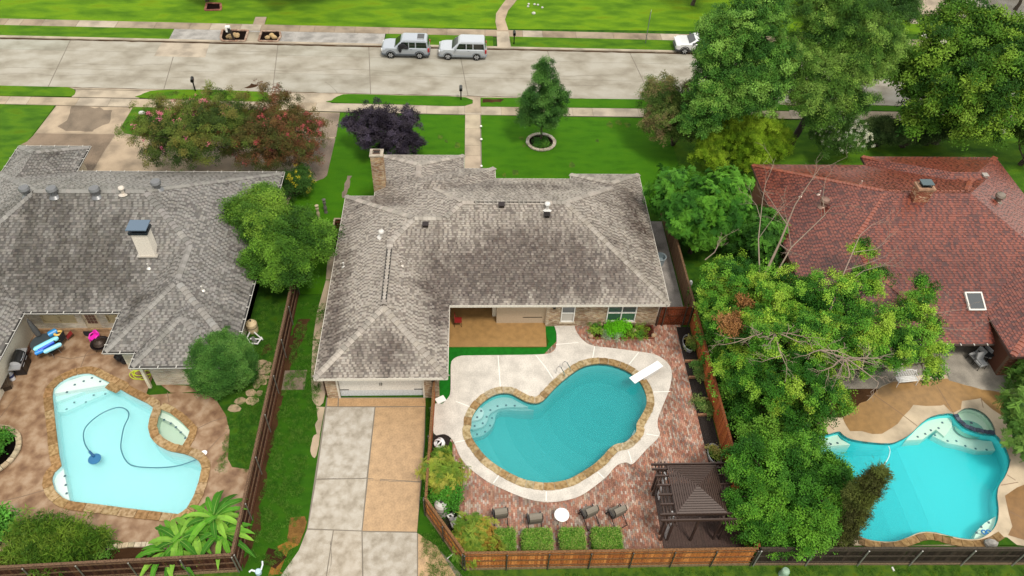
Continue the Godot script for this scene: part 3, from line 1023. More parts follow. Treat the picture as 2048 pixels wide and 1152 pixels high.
func inset(p: PackedVector2Array, d: float) -> PackedVector2Array:
	var o := Geometry2D.offset_polygon(p, -d, Geometry2D.JOIN_MITER)
	return o[0] if o.size() else p

func make_street() -> void:
	var road := sheet("road", band(-140, 140, far_kerb, near_kerb, 0.0, 0.0), 0.012, mats.road_joint)
	var rows := [0.0, 0.245, 0.62, 1.0]
	var joints := [-132.0, -120.0, -108.0, -96.0, -84.0, -72.0, -60.0, -48.0, -36.2, -26.6, -17.5, -9.2, -0.9, 7.3, 15.0, 24.0, 33.0, 42.0, 51.0, 60.0, 72.0, 84.0, 96.0, 108.0, 120.0, 132.0]
	for k in joints.size() - 1:
		for r in 3:
			var x0: float = joints[k] + 0.02; var x1: float = joints[k + 1] - 0.02
			var sl := 0.9
			var pts := PackedVector2Array()
			for e in [[x0, rows[r]], [x1, rows[r]], [x1, rows[r + 1]], [x0, rows[r + 1]]]:
				var x: float = e[0] - (e[1] - 0.5) * -sl
				pts.append(Vector2(x, lerpf(far_kerb(x), near_kerb(x), e[1] * 0.998 + 0.001) ))
			var col := Color(1, 1, 1)
			if r == 0: col = Color(1.04, 1.08, 1.16)
			if joints[k + 1] < -36.0: col = Color(0.98, 1.06, 1.18)
			slab(road, inset(pts, 0.012), 0.03, mats.road, jit(col, 0.05))
	slab(road, pv([-28.44,-66.5, -24.12,-66.61, -23.95,-64.01, -28.45,-64.15]), 0.034, mats.concrete, Color(1.05, 1.1, 1.16), "patch")
	# dark stains of leaf litter in the gutter
	for s in [pv([-7.65,-58.62, -7.39,-59.6, -7.61,-59.85, -7.94,-59.78, -6.74,-59.99, -6.26,-59.87, -6.92,-59.61, -7.08,-58.99, -7.3,-58.44]), pv([-19.52,-59.13, -19.07,-59.75, -18.26,-59.69, -18.55,-59.33, -19.34,-58.94])]:
		sheet("leaf_litter", wavy(s, 0.12, 0.25), 0.037, mats.soil, [], Color(0.8, 0.78, 0.8), 0.0)
	# dry patches in the lawns
	for e in [Vector2(-2.69, -52.15), Vector2(-2.16, -51.61), Vector2(-1.28, -51.02), Vector2(3.85, -52.09), Vector2(4.01, -51.08), Vector2(11.28, -54.06), Vector2(12.07, -54.36), Vector2(12.75, -54.08), Vector2(9.99, -51.81), Vector2(7.56, -48.63), Vector2(3.16, -47.66), Vector2(2.31, -47.29)]:
		sheet("dry_grass", wavy(disc(e, rng.randf_range(0.14, 0.3), 9, 1.5, 0.3), 0.06, 0.2), 0.036, mats.lawn_alley, [], Color(2.2, 1.35, 1.0), 0.0)
	# gutter dirt along the kerbs and cracks in the road and drives
	sheet("gutter_dirt", wavy(band(-60, 40, far_kerb, far_kerb, 0.02, 0.22), 0.05, 0.6), 0.036, mats.soil, [], Color(0.95, 1.0, 1.05), 0.0)
	sheet("gutter_dirt", wavy(band(-60, 40, near_kerb, near_kerb, -0.16, -0.01), 0.04, 0.6), 0.036, mats.soil, [], Color(1.2, 1.25, 1.25), 0.0)
	for e in [pv([-40.45,-60.81, -38.07,-61.09, -35.85,-60.74, -32.57,-60.96, -27.82,-60.57, -22.8,-60.83]), pv([-34.86,-62.72, -30.1,-62.57, -27.15,-62.8, -23.63,-62.54]), pv([-18.76,-62.06, -15.25,-61.88, -10.94,-62.3, -6.94,-61.88]), pv([-2.96,-61.54, 1.92,-61.89, 6.81,-61.48, 13.15,-61.86]), pv([-12.85,-60.13, -12.11,-59.35, -11.58,-58.42]), pv([6.32,-64.3, 6.92,-63.01, 6.65,-61.73]), pv([-23.4,-65.39, -20.22,-65.11, -17.59,-65.43]), pv([7.6,-60.1, 10.24,-59.99, 13.85,-60.38])]:
		crack(smooth(e, false, 3), 0.036, 0.03)
	for e in [pv([-8.3,-21.47, -7.47,-21.52, -6.62,-21.45, -5.69,-21.5]), pv([-5.54,-17.59, -5.48,-16.85, -5.37,-16.23]), pv([-7.17,-17.99, -7,-17.07, -7.02,-16.26]), pv([-5.58,-21.4, -4.54,-21.28, -2.9,-21.22])]:
		crack(smooth(e, false, 3), 0.056, 0.022)
	# kerbs
	var k1 := sheet("kerb", band(-140, 140, far_kerb, far_kerb, -0.32, 0.0), 0.11, mats.concrete, [], Color(0.95, 0.95, 0.93), 0.1)
	k1.name = "kerb"
	sheet("kerb", band(-140, 140, near_kerb, near_kerb, 0.0, 0.2), 0.10, mats.concrete, [], Color(0.92, 0.9, 0.86), 0.1)
	# far verge and sidewalk
	sheet("verge", band(-140, -27.9, far_kerb, far_kerb, -2.25, -0.32), 0.10, mats.lawn_verge)
	sheet("gravel_verge", band(-27.9, -8.3, far_kerb, far_kerb, -2.2, -0.32), 0.10, mats.gravel)
	sheet("verge", band(-8.2, 1.85, far_kerb, far_kerb, -2.2, -0.32), 0.10, mats.lawn_verge)
	sheet("verge", band(3.25, 31, far_kerb, far_kerb, -2.2, -0.32), 0.10, mats.lawn_verge)
	sheet("verge", band(36, 140, far_kerb, far_kerb, -2.2, -0.32), 0.10, mats.lawn_verge)
	var far_walk := sheet("sidewalk", band(-140, 140, far_kerb, far_kerb, -3.42, -2.2), 0.08, mats.road_joint)
	var x := -50.0
	var tones := [Color(0.72, 0.66, 0.6), Color(0.78, 0.74, 0.68), Color(1, 1, 1), Color(0.7, 0.64, 0.57)]
	while x < 60.0:
		var w: float = [1.9, 3.6, 3.2, 1.4][rng.randi() % 4]
		slab(far_walk, band(x + 0.015, x + w - 0.015, far_kerb, far_kerb, -3.41, -2.2), 0.11, mats.concrete, jit(tones[rng.randi() % 4], 0.06))
		x += w
	slab(far_walk, pv([-20.91,-71.47, -19.86,-71.5, -19.8,-69.83, -20.87,-69.96]), 0.11, mats.concrete, Color(0.75, 0.7, 0.66))
	slab(far_walk, pv([-21.08,-68.58, -19.8,-68.49, -19.74,-66.9, -20.91,-66.91]), 0.125, mats.concrete, Color(0.8, 0.82, 0.8))
	# the winding path and its foot at the kerb
	var path := sheet("path", pv([2.31,-69.36, 3.41,-69.29, 3.1,-71.75, 3.46,-73.61, 4.11,-75.11, 4.79,-76.88, 3.66,-76.84, 2.84,-74.65, 2.25,-72.95, 2.16,-71.22]), 0.06, mats.concrete, [], Color(0.95, 0.86, 0.76))
	slab(path, pv([2.21,-69.26, 3.36,-69.29, 3.5,-66.25, 2.23,-66.22]), 0.125, mats.concrete, Color(1.02, 1.0, 0.98))
	# near verge, sidewalk and drives
	for p in [pv([-39.71,-58.97, -34.06,-58.84, -33.52,-58.58, -33.2,-58.13, -33.15,-57.75, -33.29,-57.45, -39.1,-57.46, -60,-57.5, -60,-59.2]), smooth(pv([-27.78,-57.35, -27.74,-57.76, -27.4,-58.15, -26.51,-58.51, -23.14,-58.65, -17.96,-58.39, -17.4,-58.09, -17.02,-57.56, -16.99,-56.96, -22.77,-57.09]), true, 3), smooth(pv([-11.94,-56.89, -11.89,-57.19, -11.69,-57.57, -11.31,-57.92, -10.49,-58.17, -6.26,-58.04, -0.68,-57.83, -0.68,-56.57, -6.17,-56.68]), true, 3), pv([0.6,-57.81, 15.04,-57.77, 23.93,-57.52, 27,-57.1, 27,-56.2, 23.62,-56.29, 14.83,-56.39, 0.59,-56.48]), pv([32.68,-57.19, 48.12,-56.8, 60,-56.5, 60,-55.4, 32.41,-56.42])]:
		sheet("verge", p, 0.12, mats.lawn_verge if p[0].x < -20.0 else mats.lawn_front)
	sheet("worn_grass", wavy(pv([0.79,-57.61, 2.61,-57.56, 2.31,-57.04, 0.86,-57.02]), 0.1, 0.3), 0.124, mats.soil, [], Color(0.95, 0.95, 0.8), 0.0)
	var walk := sheet("sidewalk", pv([-39.1,-57.46, -26.9,-57.25, -15.99,-56.86, -0.68,-56.55, 14.83,-56.41, 36.74,-56.18, 60,-55.9, 60,-54.7, 36.3,-55.04, 14.63,-55.16, -0.67,-55.31, -15.8,-55.72, -38.64,-56.34, -60,-56.9, -60,-57.9]), 0.06, mats.road_joint)
	x = -46.0
	var zt := func(q: float) -> float: return -56.52 + (0.0225 * q if q < 0.0 else 0.008 * q)
	var zb := func(q: float) -> float: return -55.33 + (0.0265 * q if q < 0.0 else 0.009 * q)
	while x < 50.0:
		var w: float = [1.7, 2.6, 3.9, 4.6][rng.randi() % 4]
		if x < -0.75 and x + w > -0.75: w = -0.75 - x
		elif x < 0.62 and x + w > 0.62: w = 0.62 - x
		slab(walk, band(x + 0.012, x + w - 0.012, zt, zb, -0.03, 0.03), 0.085, mats.concrete, jit([Color(1.02, 1, 0.97), Color(0.98, 0.94, 0.86), Color(1.05, 1.03, 1.0)][rng.randi() % 3], 0.04))
		x += maxf(w, 0.4)
	var front := sheet("front_path", rect(-0.7, -58.0, 0.62, -45.0), 0.04, mats.road_joint)
	var z := -57.9
	while z < -45.05:
		var w: float = [1.3, 1.6, 2.3][rng.randi() % 3]
		if z > -56.4 or z < -57.6:
			slab(front, rect(-0.69, z + 0.012, 0.54 if z > -56 else 0.62, minf(z + w - 0.012, -45.0)), 0.1 if z < -56 else 0.07, mats.concrete, jit(Color(1, 0.96, 0.9), 0.06))
		z += w
	# aprons
	for p in [pv([-33.33,-58.51, -27.21,-58.38, -27.74,-57.76, -27.77,-57.31, -33.28,-57.41, -33.2,-58.13]), pv([-17.66,-58.39, -10.5,-58.24, -11.3,-57.88, -11.89,-57.19, -11.93,-56.81, -16.78,-56.89, -17.02,-57.56])]:
		var ap := sheet("drive_apron", p, 0.095, mats.concrete, [], Color(1.02, 0.99, 0.96))
	# the looping drive in front of the grey house
	var drive := sheet("driveway", pv([-34.09,-56.18, -11.03,-55.5, -11.03,-52.4, -11.05,-49.43, -11.08,-47.26, -11.32,-46.78, -11.76,-46.47, -13.04,-47.12, -13.4,-43.8, -28,-43.8, -32,-43.5, -34.44,-50.56, -34.28,-53.14]), 0.036, mats.concrete, [], Color(0.86, 0.8, 0.74))
	slab(drive, pv([-34.01,-56.13, -27.92,-55.97, -28.14,-52.37, -34.27,-52.46]), 0.045, mats.concrete, Color(0.97, 0.9, 0.82))
	sheet("wet_patch", wavy(pv([-32.83,-56.07, -30.36,-56.03, -29.22,-55.01, -29.12,-53.81, -30.07,-52.63, -31.88,-52.56, -32.8,-53.29, -32.55,-54.48]), 0.25, 0.5), 0.05, mats.exposed, [], Color(0.86, 0.78, 0.7), 0.0)
	slab(drive, pv([-34.27,-52.3, -28.16,-52.23, -28.3,-50.39, -28.39,-47.52, -29.29,-47.61, -29.66,-50.6, -34.85,-50.77, -34.51,-51.21]), 0.045, mats.exposed, Color(0.9, 0.78, 0.68))
	slab(drive, pv([-28.06,-52.19, -22.28,-51.68, -21.37,-47.46, -28.33,-47.52]), 0.045, mats.concrete, Color(0.97, 0.89, 0.8))
	slab(drive, pv([-14.7,-55.46, -11.02,-55.39, -10.94,-52.04, -14.52,-52.11]), 0.045, mats.exposed, Color(1.0, 0.92, 0.86))
	slab(drive, pv([-14.49,-51.93, -10.96,-51.88, -11.03,-47.12, -11.27,-46.75, -11.74,-46.54, -13.28,-47.52]), 0.045, mats.exposed, Color(0.86, 0.78, 0.76))
	sheet("side_street", pv([46.43,-77.35, 50.58,-77.48, 48.54,-65.87, 44.46,-65.78]), 0.034, mats.concrete, [], Color(0.92, 0.88, 0.84))
	sheet("side_street", pv([50.96,-77.49, 58.72,-77.75, 58.99,-63.64, 51.75,-57.48, 43.96,-57.36]), 0.03, mats.road, [], Color(1.0, 0.98, 0.98))
	sheet("pale_path", pv([44.37,-77.28, 45.02,-77.3, 44.87,-72.13, 44.06,-72.11]), 0.04, mats.concrete, [], Color(1.05, 1.05, 1.02))

func make_main_yard() -> void:
	# the drive behind the garage
	var drive := sheet("driveway", pv([-8.46,-26.74, -2.81,-26.67, -2.72,-23.73, -2.9,-18.36, -1.89,-17.65, -0.46,-15.94, -9.8,-15.28, -9.3,-16.31, -8.64,-17.56, -8.41,-18.68]), 0.037, mats.road_joint)
	slab(drive, pv([-8.4,-26.68, -7.81,-26.67, -7.77,-26.11, -8.37,-26.12]), 0.05, mats.drive_tan, Color(1.0, 0.96, 0.9))
	slab(drive, pv([-7.75,-26.67, -2.82,-26.61, -2.78,-26.05, -7.7,-26.1]), 0.05, mats.drive_tan, Color(0.98, 0.92, 0.84))
	slab(drive, pv([-8.37,-26.05, -5.67,-26.01, -5.71,-21.5, -8.32,-21.48]), 0.05, mats.drive_grey)
	slab(drive, pv([-8.32,-21.43, -5.7,-21.45, -5.68,-18.53, -8.37,-18.7]), 0.05, mats.drive_grey, Color(0.99, 0.98, 0.96))
	slab(drive, pv([-5.61,-26.01, -2.8,-26, -2.77,-23.73, -2.85,-21.25, -5.63,-21.48]), 0.05, mats.drive_tan)
	slab(drive, pv([-5.62,-21.44, -2.85,-21.21, -2.9,-18.42, -5.63,-18.52]), 0.05, mats.drive_tan)
	slab(drive, pv([-8.39,-18.63, -7.11,-18.56, -7.16,-16.18, -9.33,-16.22, -8.64,-17.56]), 0.048, mats.drive_grey, Color(0.95, 0.93, 0.9))
	slab(drive, pv([-7.06,-18.56, -5.68,-18.48, -5.42,-16.14, -7.11,-16.17]), 0.048, mats.drive_grey, Color(0.97, 0.94, 0.9))
	slab(drive, pv([-5.62,-18.46, -2.9,-18.35, -2.79,-16.08, -5.36,-16.14]), 0.048, mats.drive_grey, Color(0.93, 0.92, 0.9))
	slab(drive, pv([-2.84,-18.32, -1.89,-17.63, -0.88,-16.04, -2.74,-16.08]), 0.048, mats.drive_tan, Color(1.0, 1.0, 0.98))
	var k := 0
	for s in [pv([-4.06,-24.8, -3.93,-24.84, -3.88,-24.56, -3.81,-24.44, -3.91,-24.21, -4.07,-24.3, -4.05,-24.5, -4.12,-24.62]), pv([-5.43,-25.47, -5.3,-25.51, -5.22,-25.11, -5.1,-25.02, -5.21,-24.9, -5.4,-25.11]), pv([-5.31,-21.45, -5.08,-21.55, -5,-21.39, -5.15,-21.26, -5.16,-21.03, -5.26,-21.13]), pv([-3.32,-21.26, -3.22,-21.23, -3.23,-21.05, -3.32,-21.1])]:
		sheet("paint_spill", wavy(s, 0.05, 0.1, 0.15), 0.056, mats.drive_tan, [], Color(1.3, 1.42, 1.6), 0.0)
	# walk along the garage
	var side := sheet("side_path", smooth(pv([-9.82,-39.15, -9.13,-39.05, -8.97,-34.39, -8.62,-28.37, -8.57,-26.37, -8.98,-25.29, -8.65,-24.89, -8.74,-23.91, -8.55,-22.9, -8.69,-22.81, -8.9,-23.13, -9.02,-24.4, -8.96,-25.56, -9.39,-26.59, -9.62,-28.02, -9.78,-30.67, -9.99,-34.4, -9.95,-38.07]), false, 2), 0.04, mats.road_joint)
	for e in [pv([-9.74,-39.05, -9.2,-39.05, -9.12,-36.19, -9.71,-36.19, -9.82,-37.83]), pv([-9.7,-36.1, -9.11,-36.09, -9.02,-33.27, -9.9,-33.28]), pv([-9.89,-33.19, -9.01,-33.19, -8.93,-31.05, -9.84,-31.06]), pv([-9.83,-30.98, -8.92,-30.97, -8.68,-28.12, -9.55,-28.13]), smooth(pv([-9.54,-28.05, -8.67,-28.04, -8.6,-26.37, -8.96,-26.17, -9.25,-26.59]), false, 2), pv([-8.95,-26.1, -8.47,-26.06, -8.51,-24.23, -8.67,-24.23, -8.87,-24.89, -8.75,-25.22]), smooth(pv([-8.83,-24.17, -8.5,-24.2, -8.52,-22.9, -8.69,-22.81, -8.88,-23.19, -8.88,-23.76]), true, 2)]:
		slab(side, e, 0.055, mats.concrete, jit(Color(0.98, 0.9, 0.82), 0.06))
	sheet("concrete_pad", pv([-11.14,-28.69, -9.86,-28.72, -9.8,-27.3, -11.11,-27.28]), 0.05, mats.exposed, [], Color(1.0, 0.9, 0.84))
	sheet("bare_soil", wavy(pv([-11.12,-32.7, -10.38,-32.69, -10.57,-30.67, -10.78,-28.95, -10.92,-26.61, -10.96,-23.95, -10.92,-20.76, -10.84,-17.89, -11.06,-16.75, -11.27,-17.13, -11.33,-25.59, -11.34,-30.29]), 0.15, 0.4), 0.036, mats.soil, [], Color(1.5, 1.2, 0.95), 0.0)
	sheet("bare_soil", wavy(pv([-9.27,-19.19, -8.86,-19.35, -8.55,-19.29, -8.45,-18.58, -8.74,-17.85, -9.12,-17.8, -9.35,-18.49]), 0.2, 0.3), 0.036, mats.clay, [], Color(0.66, 0.72, 0.95), 0.0)
	sheet("bare_soil", wavy(pv([-9.61,-17.81, -9.27,-17.96, -8.86,-17.7, -9.11,-16.96, -9.36,-16.34, -9.84,-16.35, -9.78,-17.1]), 0.2, 0.3), 0.038, mats.clay, [], Color.WHITE, 0.0)
	sheet("bare_soil", wavy(pv([-10.28,-17.49, -9.96,-17.72, -9.45,-17.6, -9.34,-17.09, -9.76,-16.6, -10.38,-16.99]), 0.2, 0.3), 0.04, mats.soil, [], Color(0.6, 0.55, 0.55), 0.0)
	sheet("bare_soil", wavy(pv([-9.47,-47.15, -9.15,-47.03, -9.33,-45.2, -9.54,-44.45, -9.72,-44.79]), 0.15, 0.3), 0.036, mats.gravel, [], Color(0.62, 0.5, 0.4), 0.0)
	# behind the house: patio, turf, white deck, bricks
	sheet("patio", pv([-1.95,-35.6, 1.2,-35.6, 4.6,-32.2, 4.48,-32.22, 4.43,-30.37, -1.56,-30.4, -1.95,-30.4]), 0.07, mats.wet_tan, [], Color(1.02, 1.0, 1.0))
	sheet("dry_patch", wavy(pv([-1.9,-35.5, 1.1,-35.5, 1.1,-32.8, 4.3,-32.75, 3.44,-32.66, 2.51,-32.61, 1.77,-32.8, 1.03,-32.68, 0.38,-32.5, -0.18,-32.13, -1.5,-32.08]), 0.12, 0.4), 0.075, mats.cream_deck, [], Color(0.74, 0.7, 0.64), 0.0)
	sheet("artificial_turf", smooth(pv([4.5,-32.21, 5.09,-32.21, 5.1,-31.43, 5,-30.43, 4.75,-30.02, 4.28,-29.82, 2.94,-29.75, -0.35,-29.74, -0.88,-29.7, -1.28,-29.45, -1.43,-28.95, -1.41,-27.12, -1.53,-26.62, -1.85,-26.22, -2.23,-26.1, -2.1,-26.9, -2,-30.3, -1.56,-30.38, 2.07,-30.37, 4.43,-30.36, 4.47,-31.32]), true, 2), 0.045, mats.turf, holes())
	var pale := smooth(pv([-2.31,-26.08, -1.85,-26.18, -1.53,-26.58, -1.38,-27.12, -1.4,-28.95, -1.25,-29.43, -0.87,-29.66, -0.35,-29.7, 1.16,-29.71, 2.94,-29.72, 4.28,-29.77, 4.76,-29.94, 5.02,-30.37, 5.12,-31.43, 5.07,-32.18, 5.69,-32.18, 6.25,-32.17, 6.34,-31.72, 6.56,-31.12, 6.97,-30.59, 7.49,-30.35, 8.38,-30.22, 9.71,-29.98, 10.85,-29.74, 11.43,-29.39, 11.78,-28.82, 11.81,-28.16, 11.47,-27.08, 10.95,-26.04, 10.45,-25.03, 10.34,-24.44, 10.34,-23.85, 9.44,-22.97, 8.59,-22.11, 8.24,-22.2, 7.8,-22.09, 7.4,-21.74, 7.06,-21.35, 6.29,-20.74, 5.55,-20.25, 4.84,-20.02, 4,-19.91, 3.12,-20.01, 2.31,-20.29, 1.43,-20.73, 0.74,-21.12, 0.05,-21.68, -0.44,-22.17, -0.8,-22.74, -1.09,-23.49, -1.32,-23.91, -1.68,-24.15, -2.27,-24.21]), true, 3)
	var deck := sheet("pool_deck", pale, 0.09, mats.pale_deck, [pool_a], Color.WHITE, 0.08)
	for j in [pv([1.44,-29.69, 1.52,-27.32]), pv([3.74,-29.67, 4.3,-28.68, 4.64,-27.91]), pv([5.01,-30.51, 6.43,-30.66]), pv([7.39,-30.33, 7.15,-29.34]), pv([10.05,-29.84, 9.34,-28.94]), pv([11.48,-26.89, 10.48,-26.86]), pv([-1.06,-26.34, -0.26,-25.95]), pv([-1.06,-23.6, -0.46,-23.73]), pv([0.99,-21.06, 1.35,-21.58]), pv([3.72,-19.98, 3.76,-20.53]), pv([9.6,-23.99, 10.28,-23.85]), pv([8.53,-22.2, 8.45,-22.9]), pv([6.91,-21.25, 6.6,-21.63])]:
		var mb := MB.new()
		for q in j.size() - 1:
			var d: Vector2 = (j[q + 1] - j[q]).normalized()
			var n := Vector2(-d.y, d.x) * 0.028
			mb.flat(PackedVector2Array([j[q] + n, j[q + 1] + n, j[q + 1] - n, j[q] - n]), 0.094)
		put(mb, "joint", mats.joint_pale, deck)
	# the brick terrace
	var bricks := PackedVector2Array(pv([6.27,-32.22, 13.05,-32.1, 13.05,-17.2, 9.3,-16.65, -0.2,-16.7, -1.2,-18.2, -1.2,-24, -1.35,-23.74, -1.06,-23.46]))
	var bed := sheet("brick_terrace", bricks, 0.03, mats.mortar, [pool_a], Color(0.9, 0.8, 0.74))
	var mb := MB.new()
	var tones := [c(200, 148, 126), c(192, 134, 112), c(208, 164, 142), c(178, 126, 108), c(206, 180, 162), c(176, 150, 138), c(214, 190, 174)]
	for p in cut(bricks, [pale]):
		lay(mb, p, Vector3(0, 0, 0.05), Vector2(0, 1), Vector2(1, 0), Vector2.ZERO, {"concave": true, "w": 0.205, "d": 0.104, "gap": 0.012, "lift": 0.008, "tones": tones, "even": 0.3, "vary": 0.2, "sides": true, "stain": Color(0.95, 1.02, 1.06), "spots": [[Vector2(1.5, -19), 2.5, 0.5], [Vector2(5, -17.5), 2.0, 0.5]]})
	put(mb, "brick", mats.brick, bed).set_meta("kind", "stuff")
	# planting beds
	sheet("mulch_bed", smooth(pv([-2.27,-24.2, -1.67,-24.12, -1.33,-23.9, -1.41,-23.43, -1.42,-22.04, -0.97,-19.66, -0.53,-19.21, -0.49,-18.78, -0.98,-18.29, -1.5,-18.2, -2.3,-19.5, -2.3,-24]), true, 2), 0.075, mats.mulch)
	sheet("mulch_bed", rect(3.0, -17.2, 8.2, -16.55), 0.07, mats.mulch)
	sheet("mulch_bed", rect(-0.3, -17.3, 3.0, -16.55), 0.07, mats.mulch)
	sheet("gravel_strip", rect(11.2, -42, 13.55, -32.2), 0.03, mats.gravel, [], Color(0.95, 0.92, 0.92))

func make_side_yards() -> void:
	# the grey house's patio of brown stone
	sheet("stone_patio", smooth(pv([-26.3,-31.8, -18.6,-31.8, -18.7,-27, -13.9,-27.4, -18.13,-27.81, -17.33,-27.17, -15.39,-27.09, -14.6,-26.55, -13.92,-25.61, -13.49,-24.61, -13.19,-22.77, -12.86,-22.27, -11.83,-22.1, -11.4,-21, -11.5,-17, -15.72,-17.84, -17.36,-17.85, -18.13,-17.69, -21.39,-17.76, -23.02,-17.79, -34,-17, -34,-31.8]), false, 1), 0.04, mats.brown_stone, holes())
	for j in [pv([-15.38,-24.63, -14.58,-25.18, -13.79,-25.46]), pv([-24.1,-20.45, -23.11,-20.72, -22.05,-21.09]), pv([-14.6,-22.89, -13.95,-24.06, -13.59,-24.5]), pv([-17.53,-27.2, -17.25,-26.48]), pv([-22.94,-19.21, -21.74,-20.03]), pv([-22.67,-30.87, -23.03,-30.03, -22.99,-29.09]), pv([-25.29,-30.05, -23.81,-29.68, -22.41,-30.08]), pv([-26.17,-25.56, -25.84,-27.06])]:
		var mb := MB.new()
		for q in j.size() - 1:
			var d: Vector2 = (j[q + 1] - j[q]).normalized()
			var n := Vector2(-d.y, d.x) * 0.02
			mb.flat(PackedVector2Array([j[q] + n, j[q + 1] + n, j[q + 1] - n, j[q] - n]), 0.044, Color(0.5, 0.42, 0.36))
		ground_piece(mb, "patio_joint", mats.mortar)
	sheet("planting_bed", pv([-18.2,-17.68, -17.83,-17.77, -17.36,-17.85, -15.71,-17.82, -14.84,-17.62, -11.6,-17, -23,-16.4, -23,-17.6, -21.33,-17.58]), 0.06, mats.soil, [], Color(0.85, 0.8, 0.8))
	# the red house's yard
	sheet("patio", pv([18.99,-24.57, 19.68,-24.98, 21.19,-24.96, 21.92,-25.41, 23.05,-26.13, 24.32,-27.18, 25.2,-27.53, 28.72,-28.33, 32.57,-27.55, 34.96,-27.54, 32.12,-19.58, 29.27,-16.83, 27.64,-17.12, 25.84,-17.12, 17.61,-17.29, 17.13,-17.79, 20,-19, 20,-24]), 0.05, mats.cream_deck, holes())
	sheet("exposed_aggregate", rect(20.6, -31.6, 31.6, -27.0), 0.047, mats.gravel, [pool_c], Color(0.9, 0.85, 0.76))
	sheet("wet_concrete", wavy(pv([21.16,-24.87, 21.73,-25.29, 23.03,-26.09, 24.3,-27.14, 25.22,-27.49, 26.9,-27.61, 28.61,-27.54, 29.38,-27.22, 30.34,-26.84, 32.01,-26.56, 31.39,-24.99, 30.86,-24.83, 30.34,-25.26, 30.11,-25.87, 30.02,-26.31, 29.56,-26.14, 28.78,-26.06, 28.29,-25.46, 27.82,-25.21, 27.74,-25.38, 27.64,-25.81, 27.22,-25.69, 26.43,-25.74, 25.71,-25.79, 25.34,-25.41, 24.67,-24.91, 24.26,-24.5, 23.77,-24.17, 23.14,-23.81, 22.5,-23.82, 22.03,-24.07, 21.33,-24.12, 21.19,-24.54]), 0.12, 0.5), 0.056, mats.wet_tan, holes(), Color(1.12, 1.1, 1.02), 0.0)
	sheet("wet_concrete", wavy(pv([29.16,-20.44, 29.92,-20.57, 30.86,-19.31, 28.22,-17.24, 27.39,-17.66, 27.78,-18.05, 27.99,-18.88, 28.47,-19.87]), 0.15, 0.5), 0.056, mats.wet_tan, holes(), Color(0.72, 0.66, 0.62), 0.0)
	sheet("exposed_aggregate", smooth(pv([28.96,-30.16, 33.86,-30.31, 32.15,-26.69, 31.17,-26.7, 30.35,-26.86, 29.38,-27.23, 28.61,-27.54, 28.72,-28.33]), false, 1), 0.058, mats.gravel, holes(), Color(1.0, 0.95, 0.86))
	for j in [pv([27.68,-27.14, 27.85,-25.12]), pv([23.53,-26.65, 24.73,-25.16, 25.34,-24.32]), pv([20,-24.85, 20.41,-24.14]), pv([30.02,-26.31, 29.8,-25.53]), pv([29.08,-21.11, 29.39,-20.77]), pv([28.43,-20.49, 29.48,-20.65]), pv([28.15,-18.95, 28.76,-18.52])]:
		var mb := MB.new()
		for q in j.size() - 1:
			var d: Vector2 = (j[q + 1] - j[q]).normalized()
			var n := Vector2(-d.y, d.x) * 0.02
			mb.flat(PackedVector2Array([j[q] + n, j[q + 1] + n, j[q + 1] - n, j[q] - n]), 0.062, Color(0.62, 0.5, 0.4))
		ground_piece(mb, "patio_joint", mats.mortar)
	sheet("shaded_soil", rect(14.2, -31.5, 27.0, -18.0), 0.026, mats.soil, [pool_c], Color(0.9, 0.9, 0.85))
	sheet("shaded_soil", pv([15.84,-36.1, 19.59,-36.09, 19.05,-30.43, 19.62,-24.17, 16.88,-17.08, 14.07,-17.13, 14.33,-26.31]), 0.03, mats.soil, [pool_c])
	sheet("grass_bed", pv([22.18,-17.59, 23.2,-17.87, 24.45,-17.61, 24.84,-17.18, 22.03,-17.2]), 0.062, mats.lawn_yard, [pool_c])
	sheet("grass_bed", pv([26.71,-17.6, 27.33,-17.52, 27.64,-17.1, 26.22,-17.12]), 0.062, mats.lawn_yard, [pool_c])

func wall_box(house: Node3D, x0: float, z0: float, x1: float, z1: float, h: float, col: Color, called := "wall") -> void:
	var mb := MB.new()
	mb.walls(rect(x0, z0, x1, z1), 0.0, h, col)
	put(mb, called, mats.plaster, house)

func soffit(house: Node3D, parts: Array, y: float, col: Color) -> void:
	var mb := MB.new()
	for p in parts:
		mb.flat(p, y, col, Vector3.DOWN)
		mb.flat(p, y + 0.02, col)
	put(mb, "soffit", mats.paint, house)

